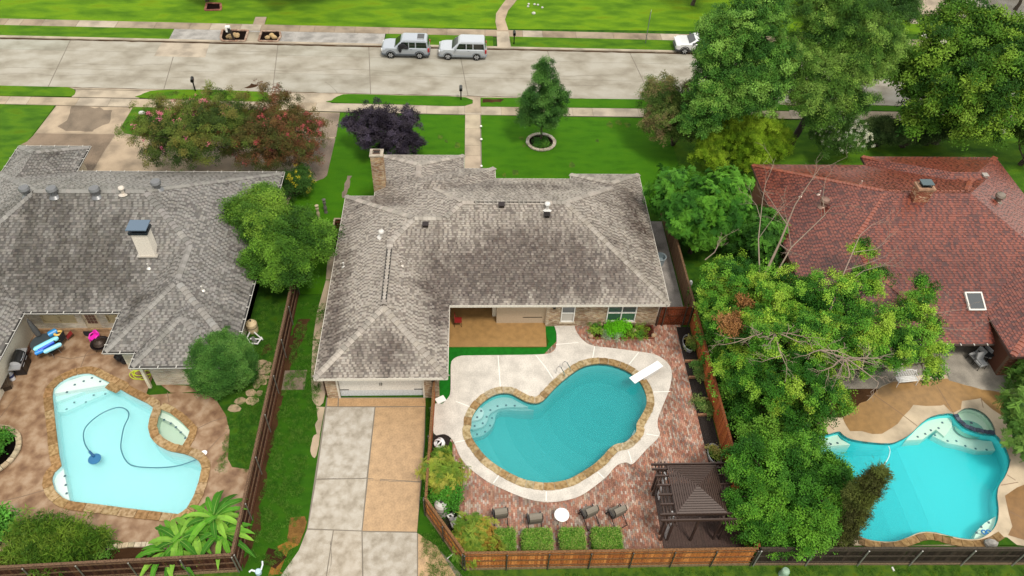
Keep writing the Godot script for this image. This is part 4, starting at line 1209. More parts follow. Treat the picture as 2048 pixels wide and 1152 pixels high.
func chimney(house: Node3D, x0: float, z0: float, x1: float, z1: float, y0: float, y1: float, tones: Array, mortar: Color, cap := true) -> void:
	var core := MB.new(); var br := MB.new()
	core.prism(rect(x0 + 0.02, z0 + 0.02, x1 - 0.02, z1 - 0.02), y0, y1 - 0.04, mortar)
	var h := 0.075
	for r in int((y1 - y0) / h):
		for s in 4:
			var a: Vector2 = [Vector2(x0, z0), Vector2(x1, z0), Vector2(x1, z1), Vector2(x0, z1)][s]
			var b: Vector2 = [Vector2(x1, z0), Vector2(x1, z1), Vector2(x0, z1), Vector2(x0, z0)][s]
			var d := (b - a).normalized(); var l := a.distance_to(b)
			var o := Vector2(d.y, -d.x)
			var u := -0.1 if r % 2 else 0.0
			while u < l:
				var e := minf(u + 0.2, l); var st := maxf(u, 0.0)
				if e - st > 0.03:
					var m := a + d * (st + e) * 0.5 - o * 0.02
					br.box(V3(m, y0 + (r + 0.5) * h), Vector3(e - st - 0.012, h - 0.012, 0.05 + rng.randf() * 0.014), jit(tones[rng.randi() % tones.size()], 0.16), Basis(V3(d), Vector3.UP, V3(o)))
				u += 0.21
	var ch := put(core, "chimney", mats.mortar, house)
	put(br, "bricks", mats.brick, ch).set_meta("kind", "stuff")
	if cap:
		var crown := MB.new()
		crown.box(Vector3((x0 + x1) * 0.5, y1, (z0 + z1) * 0.5), Vector3(x1 - x0 + 0.1, 0.1, z1 - z0 + 0.1), mortar * 1.05)
		put(crown, "chimney_crown", mats.stone, ch)
		var flue := MB.new()
		flue.walls(rect((x0 + x1) * 0.5 - 0.24, (z0 + z1) * 0.5 - 0.18, (x0 + x1) * 0.5 + 0.24, (z0 + z1) * 0.5 + 0.18), y1, y1 + 0.16, c(120, 92, 78))
		flue.flat(rect((x0 + x1) * 0.5 - 0.2, (z0 + z1) * 0.5 - 0.14, (x0 + x1) * 0.5 + 0.2, (z0 + z1) * 0.5 + 0.14), y1 + 0.07, c(40, 34, 32))
		put(flue, "flue", mats.stone, ch)

func roof_vent(house: Node3D, rs: Array, p: Vector2, kind: String, col: Color) -> void:
	var y := roof_height(rs, p.x, p.y)
	var mb := MB.new()
	var at := V3(p, y)
	if kind == "pipe":
		mb.lathe(at - Vector3.UP * 0.1, [Vector2(0.16, 0.05), Vector2(0.07, 0.14), Vector2(0.055, 0.16), Vector2(0.055, 0.42), Vector2(0.0, 0.42)], 10, col)
	elif kind == "box":
		mb.box(at + Vector3.UP * 0.08, Vector3(0.32, 0.2, 0.3), col)
		mb.box(at + Vector3(0, 0.2, 0.03), Vector3(0.38, 0.03, 0.4), col * 0.8)
	elif kind == "cap":
		mb.lathe(at - Vector3.UP * 0.1, [Vector2(0.3, 0.06), Vector2(0.11, 0.12), Vector2(0.09, 0.5), Vector2(0.2, 0.5), Vector2(0.16, 0.58), Vector2(0.0, 0.64)], 12, col)
	elif kind == "turbine":
		mb.lathe(at - Vector3.UP * 0.15, [Vector2(0.36, 0.05), Vector2(0.2, 0.2), Vector2(0.19, 0.42), Vector2(0.28, 0.47), Vector2(0.335, 0.6), Vector2(0.28, 0.74), Vector2(0.1, 0.8), Vector2(0.0, 0.8)], 14, col)
	put(mb, "roof_vent", mats.metal, house)

func make_main_house() -> void:
	var h := thing("brick_house", "low brick house with grey-brown shingle roof between the teal pool and the front lawn", "house", Vector3(1.5, 0, -35))
	var rs := [
		hip(-6.8, -43.75, 11.85, -31.6, 2.5, 0.49), hip(-8.75, -41.77, 5.0, -31.6, 2.5, 0.49), hip(-8.75, -41.77, -1.47, -26.2, 2.5, 0.49),
		hip(-6.8, -46.45, -0.7, -38.5, 2.5, 0.49), hip(-6.8, -44.9, 1.53, -37.5, 2.5, 0.49), hip(6.9, -44.3, 11.85, -38.5, 2.5, 0.49)]
	var o := {"w": 0.28, "d": 0.13, "tooth": 0.6, "lift": 0.028, "vary": 0.1, "tones": [c(184, 175, 164), c(140, 130, 121), c(128, 118, 110), c(150, 140, 130)],
		"stain": Color(0.36, 0.32, 0.31), "spots": [[Vector2(3.2, -34.6), Vector2(4.4, 1.7), 0.85], [Vector2(3.5, -32.6), Vector2(5.5, 0.9), 0.5], [Vector2(-8.2, -30), Vector2(0.7, 3.5), 0.45], [Vector2(1.0, -33), Vector2(3, 1.5), 0.5], [Vector2(6.5, -33.2), Vector2(3.0, 1.2), 0.5], [Vector2(-4.9, -27.6), Vector2(1.4, 1.2), 0.8], [Vector2(-2.1, -32.2), Vector2(0.7, 3.2), 0.7], [Vector2(-8.0, -33), Vector2(0.8, 6), 0.3], [Vector2(10.8, -38.5), Vector2(0.8, 4), 0.6], [Vector2(4, -41.5), Vector2(5, 1.2), 0.55], [Vector2(-6, -40), Vector2(2.0, 0.8), 0.5]]}
	var c0 := -8.75
	o.caps = [[Vector2(-0.72, -37.67), Vector2(5.77, -37.67)], [Vector2(5.77, -37.67), Vector2(11.83, -31.62)], [Vector2(5.77, -37.67), Vector2(9.4, -41.3)],
		[Vector2(-0.74, -37.67), Vector2(-1.75, -36.7)], [Vector2(-3.66, -36.69), Vector2(-1.8, -36.69)], [Vector2(-8.73, -41.75), Vector2(-3.68, -36.7)], [Vector2(-3.68, -36.68), Vector2(-5.1, -35.25)],
		[Vector2(-5.11, -35.2), Vector2(-5.11, -29.86), 0.07], [Vector2(-8.73, -26.22), Vector2(-5.12, -29.84)], [Vector2(-1.49, -26.22), Vector2(-5.1, -29.84)],
		[Vector2(-6.78, -46.43), Vector2(-3.76, -43.4)], [Vector2(-0.72, -46.43), Vector2(-3.74, -43.4)], [Vector2(-3.75, -43.4), Vector2(-3.75, -41.9)], [Vector2(1.51, -44.88), Vector2(-2.63, -40.74)], [Vector2(-2.6, -40.7), Vector2(-0.75, -37.7)],
		[Vector2(6.92, -44.28), Vector2(9.37, -41.82)], [Vector2(11.83, -44.28), Vector2(9.38, -41.82)]]
	make_roof(h, rs, o, mats.shingle, c(120, 112, 106))
	# the dark slot of the ridge vents
	for e in [[Vector2(0.0, -37.6), Vector2(4.7, -37.6), 0.06], [Vector2(-5.11, -34.7), Vector2(-5.11, -30.2), 0.34]]:
		var mb := MB.new()
		mb.bar(V3(e[0], roof_height(rs, e[0].x, e[0].y) + 0.03), V3(e[1], roof_height(rs, e[1].x, e[1].y) + 0.03), e[2], 0.09, c(62, 56, 52))
		put(mb, "ridge_vent", mats.metal, h)
	roof_vent(h, rs, Vector2(1.74, -37.39), "box", c(60, 52, 50)); roof_vent(h, rs, Vector2(-2.97, -36.2), "box", c(60, 52, 50)); roof_vent(h, rs, Vector2(4.55, -36.79), "box", c(52, 48, 48))
	roof_vent(h, rs, Vector2(4.59, -37.23), "cap", c(232, 230, 226)); roof_vent(h, rs, Vector2(-5.71, -36.05), "cap", c(226, 222, 216)); roof_vent(h, rs, Vector2(-8.02, -34.57), "pipe", c(225, 222, 216)); roof_vent(h, rs, Vector2(-4.34, -33.6), "pipe", c(214, 206, 196))
	var white := c(232, 226, 214)
	fascia(h, PackedVector2Array([Vector2(-8.76, -41.78), Vector2(-8.76, -26.19), Vector2(-1.46, -26.19), Vector2(-1.46, -31.59), Vector2(11.86, -31.59), Vector2(11.86, -44.31), Vector2(6.89, -44.31), Vector2(6.89, -43.76), Vector2(1.54, -43.76), Vector2(1.54, -44.91), Vector2(-0.69, -44.91), Vector2(-0.69, -46.46), Vector2(-6.81, -46.46), Vector2(-6.81, -41.78), Vector2(-8.76, -41.78)]), 2.32, 2.5, mats.paint, "fascia", white)
	soffit(h, [rect(-8.74, -41.76, -1.48, -26.21), rect(-1.48, -41.76, 11.84, -31.61), rect(-6.79, -46.44, -0.71, -41.76), rect(-0.71, -43.73, 6.9, -41.76), rect(6.9, -44.3, 11.84, -41.76), rect(-0.71, -44.88, 1.5, -43.73)], 2.36, c(226, 220, 208))
	# walls
	var bo := {"w": 0.21, "h": 0.078, "mortar": c(206, 192, 172), "tones": [c(214, 190, 158), c(196, 168, 138), c(226, 206, 178), c(182, 150, 122), c(206, 184, 158)]}
	var w1 := Vector2(5.79, -32.25); var w2 := Vector2(9.13, -32.23)
	var bx := 4.46
	brick_wall(h, "wall", Vector2(bx, -32.05), Vector2(11.4, -32.05), 0.0, 2.37, bo, mats.brick, mats.mortar, [[w1.x - bx - 0.41, w1.x - bx + 0.41, 0.5, 2.1], [w2.x - bx - 0.9, w2.x - bx + 0.9, 0.5, 2.1]])
	var panes := [c(120, 126, 124), c(84, 98, 98), c(70, 84, 86), c(76, 92, 92)]
	window(h, Vector3(w1.x, 1.3, -32.03), Vector2(0, 1), 0.84, 1.6, 1, 2, mats.paint, c(240, 238, 232), [c(180, 176, 168), c(84, 92, 94)])
	window(h, Vector3(w2.x, 1.3, -32.03), Vector2(0, 1), 1.82, 1.6, 2, 2, mats.paint, c(240, 238, 232), [c(60, 96, 78), c(66, 104, 82), c(74, 90, 92), c(70, 86, 88)])
	for w in [w1, w2]:
		var sl := MB.new()
		sl.box(Vector3(w.x, 0.46, -31.98), Vector3(1.0 if w == w1 else 2.0, 0.07, 0.16), c(214, 196, 168))
		put(sl, "window_sill", mats.stone, h)
	var plain := {"mortar": c(240, 234, 216)}
	brick_wall(h, "wall", Vector2(1.15, -32.86), Vector2(4.46, -32.86), 0.0, 2.37, plain, mats.brick, mats.plaster)
	brick_wall(h, "wall", Vector2(4.45, -32.86), Vector2(4.46, -32.04), 0.0, 2.37, plain, mats.brick, mats.plaster)
	brick_wall(h, "wall", Vector2(-2.1, -35.6), Vector2(1.15, -35.6), 0.0, 2.37, {"mortar": c(180, 160, 138)}, mats.brick, mats.plaster)
	wall_box(h, 1.15, -35.6, 1.3, -33.0, 2.37, c(226, 218, 200))
	var door := MB.new(); door.box(Vector3(-0.6, 1.05, -35.55), Vector3(0.95, 2.1, 0.07), c(120, 74, 60)); put(door, "door", mats.paint, h)
	wall_box(h, -8.3, -41.3, -2.05, -26.95, 2.37, c(196, 176, 150))
	wall_box(h, 1.4, -43.2, 11.38, -32.3, 2.37, c(196, 176, 150))
	wall_box(h, -6.3, -45.9, -1.2, -44.4, 2.37, c(196, 176, 150))
	wall_box(h, -6.3, -44.4, 1.0, -35.9, 2.37, c(196, 176, 150))
	# garage front: brick piers, door of four panels, hinges and handle
	brick_wall(h, "brick_pier", Vector2(-8.36, -26.68), Vector2(-7.74, -26.68), 0.0, 2.37, bo, mats.brick, mats.mortar)
	brick_wall(h, "brick_pier", Vector2(-2.84, -26.68), Vector2(-2.0, -26.68), 0.0, 2.37, bo, mats.brick, mats.mortar)
	var trim := MB.new()
	trim.box(Vector3(-5.29, 2.24, -26.72), Vector3(4.92, 0.26, 0.14), c(228, 222, 208))
	trim.box(Vector3(-7.7, 1.05, -26.72), Vector3(0.09, 2.11, 0.13), c(228, 222, 208)); trim.box(Vector3(-2.88, 1.05, -26.72), Vector3(0.09, 2.11, 0.13), c(228, 222, 208))
	put(trim, "door_frame", mats.paint, h)
	var gd := MB.new(); gd.box(Vector3(-5.29, 1.06, -26.9), Vector3(4.74, 2.1, 0.04), c(200, 198, 190))
	var g := put(gd, "garage_door", mats.paint, h)
	for r in 4:
		for s in 4:
			var pm := MB.new()
			pm.box(Vector3(-5.29 + (s - 1.5) * 1.18, 0.28 + r * 0.52, -26.87), Vector3(1.172, 0.512, 0.05), c(242, 240, 232) if r else c(216, 222, 226))
			put(pm, "panel", mats.paint, g)
	for s in [-1.0, 1.0]:
		for y in [0.62, 1.72]:
			var hm := MB.new(); hm.box(Vector3(-5.29 + s * 2.1, y, -26.83), Vector3(0.5, 0.045, 0.02), c(36, 36, 38)); put(hm, "hinge_strap", mats.metal, g)
		var ha := MB.new(); ha.tube([Vector3(-5.29 + s * 0.05, 1.02, -26.84), Vector3(-5.29 + s * 0.05, 1.06, -26.78), Vector3(-5.29 + s * 0.05, 1.2, -26.78), Vector3(-5.29 + s * 0.05, 1.24, -26.84)], [0.018], 6, c(34, 34, 36)); put(ha, "handle", mats.metal, g)
	var dp := MB.new(); dp.tube([Vector3(-2.3, 0.1, -26.55), Vector3(-2.3, 2.3, -26.55), Vector3(-2.2, 2.4, -26.3)], [0.05], 6, c(60, 52, 48)); put(dp, "downpipe", mats.metal, h)
	var dp2 := MB.new(); dp2.tube([Vector3(-8.43, 0.1, -26.8), Vector3(-8.43, 2.3, -26.8)], [0.06], 6, c(84, 58, 46)); put(dp2, "downpipe", mats.metal, h)
	var la := MB.new(); la.box(Vector3(4.9, 1.95, -31.95), Vector3(0.16, 0.3, 0.16), c(44, 40, 38)); la.box(Vector3(4.9, 2.13, -31.95), Vector3(0.2, 0.05, 0.2), c(38, 34, 32)); put(la, "wall_lamp", mats.metal, h)
	chimney(h, -6.85, -42.95, -6.05, -42.25, 0.0, 5.5, [c(214, 184, 146), c(196, 160, 124), c(226, 204, 170), c(178, 140, 112), c(208, 186, 160)], c(202, 190, 172))

func make_grey_house() -> void:
	var h := thing("cream_house", "long cream painted house with grey shingle roof beside the light cyan pool", "house", Vector3(-22, 0, -36))
	var rs := [hip(-33, -44.3, -13.4, -31.2, 2.5, 0.567), hip(-20.53, -40, -13.4, -28.2, 2.5, 0.567), hip(-18.77, -34, -13.9, -27.15, 2.5, 0.567), hip(-32.5, -47.2, -27.65, -40, 2.5, 0.567), hip(-33.2, -40, -26.1, -16, 2.5, 0.567)]
	var o := {"w": 0.32, "d": 0.145, "tooth": 0.6, "lift": 0.03, "vary": 0.12, "tones": [c(156, 152, 147), c(118, 114, 110), c(110, 106, 102), c(126, 122, 118)],
		"stain": Color(0.4, 0.38, 0.35), "spots": [[Vector2(-25, -33.4), Vector2(3.5, 1.8), 0.8], [Vector2(-21.5, -34), Vector2(2.0, 2.2), 0.6], [Vector2(-26, -37), Vector2(5, 1.5), 0.4], [Vector2(-14, -33), Vector2(0.8, 4), 0.3], [Vector2(-29.4, -45.6), Vector2(1.6, 1.4), 0.6], [Vector2(-19.6, -30.6), Vector2(0.6, 2), 0.4]]}
	o.caps = [[Vector2(-26.45, -37.75), Vector2(-19.95, -37.75)], [Vector2(-19.95, -37.75), Vector2(-16.97, -34.77)], [Vector2(-16.97, -34.7), Vector2(-16.97, -31.78)], [Vector2(-20.51, -28.22), Vector2(-16.98, -31.75)], [Vector2(-13.42, -28.22), Vector2(-16.96, -31.75)],
		[Vector2(-18.75, -27.17), Vector2(-16.34, -29.58)], [Vector2(-13.92, -27.17), Vector2(-16.33, -29.58)], [Vector2(-13.42, -44.28), Vector2(-19.94, -37.76)], [Vector2(-32.9, -44.2), Vector2(-26.47, -37.76)], [Vector2(-32.4, -47.1), Vector2(-30.1, -44.75)], [Vector2(-27.67, -47.18), Vector2(-30.05, -44.75)], [Vector2(-26.46, -37.74), Vector2(-30, -34.2)]]
	make_roof(h, rs, o, mats.shingle, c(110, 107, 104))
	var gut := c(206, 203, 196)
	var eave := PackedVector2Array([Vector2(-26.08, -17), Vector2(-26.08, -31.18), Vector2(-20.55, -31.18), Vector2(-20.55, -28.18), Vector2(-18.79, -28.18), Vector2(-18.79, -27.13), Vector2(-13.88, -27.13), Vector2(-13.88, -28.18), Vector2(-13.38, -28.18), Vector2(-13.38, -44.32), Vector2(-27.63, -44.32), Vector2(-27.63, -47.22), Vector2(-32.52, -47.22), Vector2(-32.52, -44.4)])
	fascia(h, eave, 2.34, 2.5, mats.paint, "fascia", c(80, 78, 76))
	var gl := PackedVector2Array()
	for p in eave: gl.append(p)
	for k in gl.size() - 1:   # gutters with their brackets
		var mb := MB.new()
		var a := gl[k]; var b := gl[k + 1]
		var d := (b - a).normalized(); var out := Vector2(-d.y, d.x)
		out = -out if Geometry2D.is_point_in_polygon((a + b) * 0.5 + out * 0.3, eave) else out
		mb.bar(V3(a + out * 0.1 - d * 0.05, 2.47), V3(b + out * 0.1 + d * 0.1, 2.47), 0.025, 0.045, gut)
		mb.bar(V3(a + out * 0.06, 2.42), V3(b + out * 0.06, 2.42), 0.1, 0.02, c(70, 70, 70))
		var n := int(a.distance_to(b) / 0.9)
		for j in n:
			var q := a.lerp(b, (j + 0.5) / n)
			mb.bar(V3(q - out * 0.05, 2.515), V3(q + out * 0.14, 2.515), 0.05, 0.03, gut)
		put(mb, "gutter", mats.paint, h)
	soffit(h, [rect(-32.9, -44.2, -13.5, -31.3), rect(-20.5, -31.3, -13.5, -28.3), rect(-18.7, -28.3, -14, -27.3), rect(-32.4, -47.1, -27.7, -44.2), rect(-33, -31.3, -26.2, -17)], 2.37, c(214, 204, 186))
	var cream := {"w": 0.21, "h": 0.078, "mortar": c(226, 214, 192), "tones": [c(238, 228, 206), c(230, 218, 196), c(240, 232, 214)]}
	# the court: two windows, a door, a foot of bare stone
	brick_wall(h, "wall", Vector2(-26.6, -31.9), Vector2(-20.9, -31.9), 0.0, 2.38, cream, mats.brick, mats.plaster, [[0.75, 2.75, 0.75, 2.1], [3.15, 4.05, 0.05, 2.1], [4.55, 5.7, 0.75, 2.1]])
	window(h, Vector3(-24.85, 1.42, -31.95), Vector2(0, 1), 2.0, 1.34, 2, 2, mats.paint, c(196, 180, 142), [c(206, 190, 150), c(190, 176, 140), c(196, 180, 140), c(120, 124, 118)])
	window(h, Vector3(-21.47, 1.42, -31.95), Vector2(0, 1), 1.15, 1.34, 1, 2, mats.paint, c(196, 180, 142), [c(200, 184, 146), c(120, 126, 122)])
	var dm := MB.new(); dm.box(Vector3(-23.0, 1.08, -31.98), Vector3(0.88, 2.04, 0.06), c(212, 196, 166))
	var d := put(dm, "door", mats.paint, h)
	for i in 3:
		for j in 5:
			var p := MB.new(); p.box(Vector3(-23.0 + (i - 1) * 0.2, 0.75 + j * 0.26, -31.94), Vector3(0.17, 0.22, 0.02), c(96, 66, 62)); put(p, "pane", mats.glass, d)
	var kn := MB.new(); kn.lathe(Vector3(-23.35, 1.0, -31.92), [Vector2(0.0, -0.04), Vector2(0.035, 0.0), Vector2(0.0, 0.04)], 8, c(150, 130, 90)); put(kn, "door_knob", mats.metal, d)
	var foot := MB.new(); foot.box(Vector3(-23.75, 0.13, -31.84), Vector3(5.6, 0.26, 0.12), c(196, 160, 122)); put(foot, "wall_base", mats.stone, h)
	brick_wall(h, "wall", Vector2(-20.05, -28.75), Vector2(-18.3, -28.75), 0.0, 2.38, cream, mats.brick, mats.plaster)
	brick_wall(h, "wall", Vector2(-18.3, -27.75), Vector2(-14.25, -27.75), 0.0, 2.38, cream, mats.brick, mats.plaster)
	wall_box(h, -18.3, -30, -14.25, -27.98, 2.38, c(236, 226, 204))
	wall_box(h, -20.05, -40, -13.95, -28.98, 2.38, c(236, 226, 204))
	wall_box(h, -32.8, -31.9, -26.62, -17.2, 2.38, c(236, 228, 208))
	wall_box(h, -32.8, -43.7, -13.95, -32.15, 2.38, c(226, 214, 190))
	wall_box(h, -32, -46.7, -28.2, -43.5, 2.38, c(226, 214, 190))
	var pm := MB.new(); pm.box(Vector3(-18.6, 1.2, -27.6), Vector3(0.16, 2.4, 0.16), c(234, 222, 196)); put(pm, "porch_post", mats.paint, h)
	# tall rendered chimney with a sheet-metal cover
	var cm := MB.new(); cm.prism(rect(-19.78, -34.72, -18.86, -34.05), 3.4, 6.0, c(238, 230, 216))
	var ch := put(cm, "chimney", mats.plaster, h)
	var fl := MB.new(); fl.box(Vector3(-19.32, 4.22, -34.1), Vector3(1.2, 0.08, 0.3), c(206, 200, 190)); put(fl, "flashing", mats.metal, ch)
	var c1 := MB.new(); c1.box(Vector3(-19.32, 6.06, -34.38), Vector3(1.08, 0.16, 0.84), c(44, 52, 60)); c1.box(Vector3(-19.32, 6.22, -34.38), Vector3(0.7, 0.2, 0.5), c(32, 36, 40))
	put(c1, "chimney_collar", mats.metal, ch)
	var c2 := MB.new(); c2.box(Vector3(-19.32, 6.37, -34.38), Vector3(1.16, 0.06, 0.92), c(110, 128, 148)); put(c2, "chimney_cover", mats.metal, ch)
	for p in [Vector2(-26.92, -37.63), Vector2(-25.22, -37.46), Vector2(-22.73, -37.47), Vector2(-19.43, -38.37)]:
		roof_vent(h, rs, p, "turbine", c(128, 130, 132))
	roof_vent(h, rs, Vector2(-21.19, -37.58), "cap", c(226, 216, 204)); roof_vent(h, rs, Vector2(-15.68, -31.69), "pipe", c(224, 220, 212)); roof_vent(h, rs, Vector2(-19.22, -33.52), "pipe", c(222, 220, 214))

func make_red_house() -> void:
	var h := thing("red_roof_house", "house with a large dark red shingle roof, brick chimney and skylight", "house", Vector3(30, 0, -38))
	var s := 0.44
	var rs := [hip(20.4, -45.5, 39.35, -31.75, 2.5, s, Vector4(0, 0, 0, 2.85)), hip(20.45, -44, 27.9, -29.6, 2.5, s), hip(31.25, -40, 39.4, -27.4, 2.5, s), hip(29, -46.55, 39.4, -38, 2.5, s)]
	# the rear slope is pitched a little flatter and runs on over the patio
	rs[0].planes[3] = Vector3(0, -0.39, 1.85 - 0.39 * 28.9 + 0.0)
	var o := {"w": 0.34, "d": 0.155, "tooth": 0.58, "cap_tone": c(170, 96, 74), "lift": 0.03, "vary": 0.12, "tones": [c(154, 84, 66), c(108, 58, 50), c(98, 52, 46), c(120, 66, 56)],
		"stain": Color(0.62, 0.52, 0.52), "spots": [[Vector2(28, -33), Vector2(5, 1.4), 0.6], [Vector2(24, -41), Vector2(3, 2), 0.4], [Vector2(33, -31), Vector2(3, 2), 0.4], [Vector2(22, -38), Vector2(1, 5), 0.3]]}
	o.caps = [[Vector2(27.1, -39.0), Vector2(32.3, -39.0)], [Vector2(20.45, -45.45), Vector2(27.05, -38.95)], [Vector2(27.1, -38.9), Vector2(24.2, -35.6)], [Vector2(24.18, -35.4), Vector2(24.18, -33.4)], [Vector2(24.2, -33.35), Vector2(27.8, -29.7)], [Vector2(32.4, -39.0), Vector2(39.3, -31.8)],
		[Vector2(39.35, -46.5), Vector2(34.25, -41.35)], [Vector2(29.05, -46.5), Vector2(34.15, -41.35)], [Vector2(34.2, -41.3), Vector2(32.5, -39.1)], [Vector2(31.3, -27.45), Vector2(35.3, -31.4)], [Vector2(39.3, -27.45), Vector2(35.35, -31.4)]]
	make_roof(h, rs, o, mats.red_shingle, c(110, 60, 54))
	fascia(h, PackedVector2Array([Vector2(20.38, -45.52), Vector2(20.38, -29.58), Vector2(27.92, -29.58)]), 2.33, 2.5, mats.paint, "fascia", c(96, 70, 60))
	fascia(h, PackedVector2Array([Vector2(39.42, -27.38), Vector2(31.23, -27.38), Vector2(31.23, -28.86)]), 2.3, 2.48, mats.paint, "fascia", c(84, 60, 52))
	var gm := MB.new()
	gm.bar(Vector3(24.5, 1.78, -28.86), Vector3(31.2, 1.78, -28.86), 0.1, 0.1, c(70, 56, 50))
	for k in 8: gm.box(Vector3(25 + k * 0.82, 1.85, -28.84), Vector3(0.05, 0.05, 0.14), c(226, 222, 214))
	put(gm, "gutter", mats.paint, h)
	fascia(h, PackedVector2Array([Vector2(39.42, -27.4), Vector2(39.42, -46.57), Vector2(28.98, -46.57), Vector2(28.98, -45.52), Vector2(20.38, -45.52)]), 2.33, 2.5, mats.paint, "fascia", c(96, 70, 60))
	soffit(h, [rect(20.45, -45.45, 39.3, -31.8), rect(20.5, -31.8, 27.8, -29.65), rect(31.3, -31.8, 39.3, -27.45), rect(29.05, -46.5, 39.3, -45.45)], 2.36, c(170, 150, 130))
	var bo := {"w": 0.21, "h": 0.078, "mortar": c(188, 168, 150), "tones": [c(178, 120, 96), c(156, 100, 82), c(196, 146, 118), c(140, 92, 78)]}
	brick_wall(h, "wall", Vector2(20.9, -31.6), Vector2(31.3, -31.6), 0.0, 2.2, bo, mats.brick, mats.mortar, [[7.6, 9.8, 0.1, 2.0]])
	window(h, Vector3(29.6, 1.05, -31.65), Vector2(0, 1), 2.2, 1.9, 2, 1, mats.paint, c(120, 100, 84), [c(60, 66, 66), c(70, 74, 72)])
	brick_wall(h, "wall", Vector2(31.7, -27.9), Vector2(39, -27.9), 0.0, 2.36, bo, mats.brick, mats.mortar)
	brick_wall(h, "wall", Vector2(31.7, -31.6), Vector2(31.71, -27.9), 0.0, 2.36, {"mortar": c(170, 118, 96)}, mats.brick, mats.mortar)
	wall_box(h, 31.75, -32, 39, -28.12, 2.36, c(168, 116, 94)); wall_box(h, 20.9, -45, 38.9, -31.85, 2.36, c(168, 116, 94))
	chimney(h, 28.3, -38.5, 29.3, -37.85, 4.6, 6.35, [c(206, 150, 118), c(186, 120, 92), c(222, 180, 148), c(170, 104, 84)], c(214, 198, 180), false)
	var fl := MB.new()
	fl.box(Vector3(28.8, 5.14, -37.82), Vector3(1.3, 0.06, 0.2), c(224, 210, 196), Basis(Vector3.RIGHT, 0.37)); put(fl, "flashing", mats.metal, h)
	var tm := MB.new(); tm.box(Vector3(28.8, 6.4, -38.17), Vector3(1.12, 0.14, 0.8), c(200, 156, 124)); put(tm, "chimney_crown", mats.stone, h)
	var cp := MB.new()
	for k in 4: cp.box(Vector3(28.8 + [-0.3, 0.3, 0.3, -0.3][k], 6.58, -38.17 + [-0.22, -0.22, 0.22, 0.22][k]), Vector3(0.04, 0.3, 0.04), c(50, 50, 52))
	cp.box(Vector3(28.8, 6.5, -38.17), Vector3(0.6, 0.06, 0.44), c(34, 34, 36)); cp.box(Vector3(28.8, 6.73, -38.17), Vector3(0.78, 0.05, 0.6), c(96, 112, 118))
	put(cp, "chimney_cap", mats.metal, h)
	# skylight set into the rear slope
	var sx := 30.65; var sz := -31.4
	var pl: Vector3 = rs[0].planes[3]
	var n := Vector3(0, 1, 0.39).normalized()
	var bs := Basis(Vector3.RIGHT, n, Vector3.RIGHT.cross(n))
	var sc := Vector3(sx, pl.y * sz + pl.z + 0.07, sz)
	var sk := MB.new()
	for q in [-1.0, 1.0]:
		sk.box(sc + bs * Vector3(0.5 * q, 0, 0), Vector3(0.09, 0.16, 1.2), c(236, 232, 224), bs)
		sk.box(sc + bs * Vector3(0, 0, 0.56 * q), Vector3(0.91, 0.16, 0.09), c(236, 232, 224), bs)
	var win := put(sk, "skylight", mats.paint, h)
	var pn := MB.new(); pn.box(sc + bs * Vector3(0, 0.03, 0), Vector3(0.9, 0.02, 1.02), c(70, 76, 78), bs); put(pn, "pane", mats.glass, win)
	roof_vent(h, rs, Vector2(25.98, -40.41), "pipe", c(216, 190, 176)); roof_vent(h, rs, Vector2(22.43, -40.79), "pipe", c(222, 200, 188)); roof_vent(h, rs, Vector2(23.45, -40.47), "pipe", c(222, 200, 188))
	roof_vent(h, rs, Vector2(23.36, -39.32), "turbine", c(150, 120, 108)); roof_vent(h, rs, Vector2(35.04, -39.15), "turbine", c(140, 128, 118)); roof_vent(h, rs, Vector2(35.59, -42.06), "box", c(214, 206, 196)); roof_vent(h, rs, Vector2(35.61, -36.37), "pipe", c(222, 208, 196))

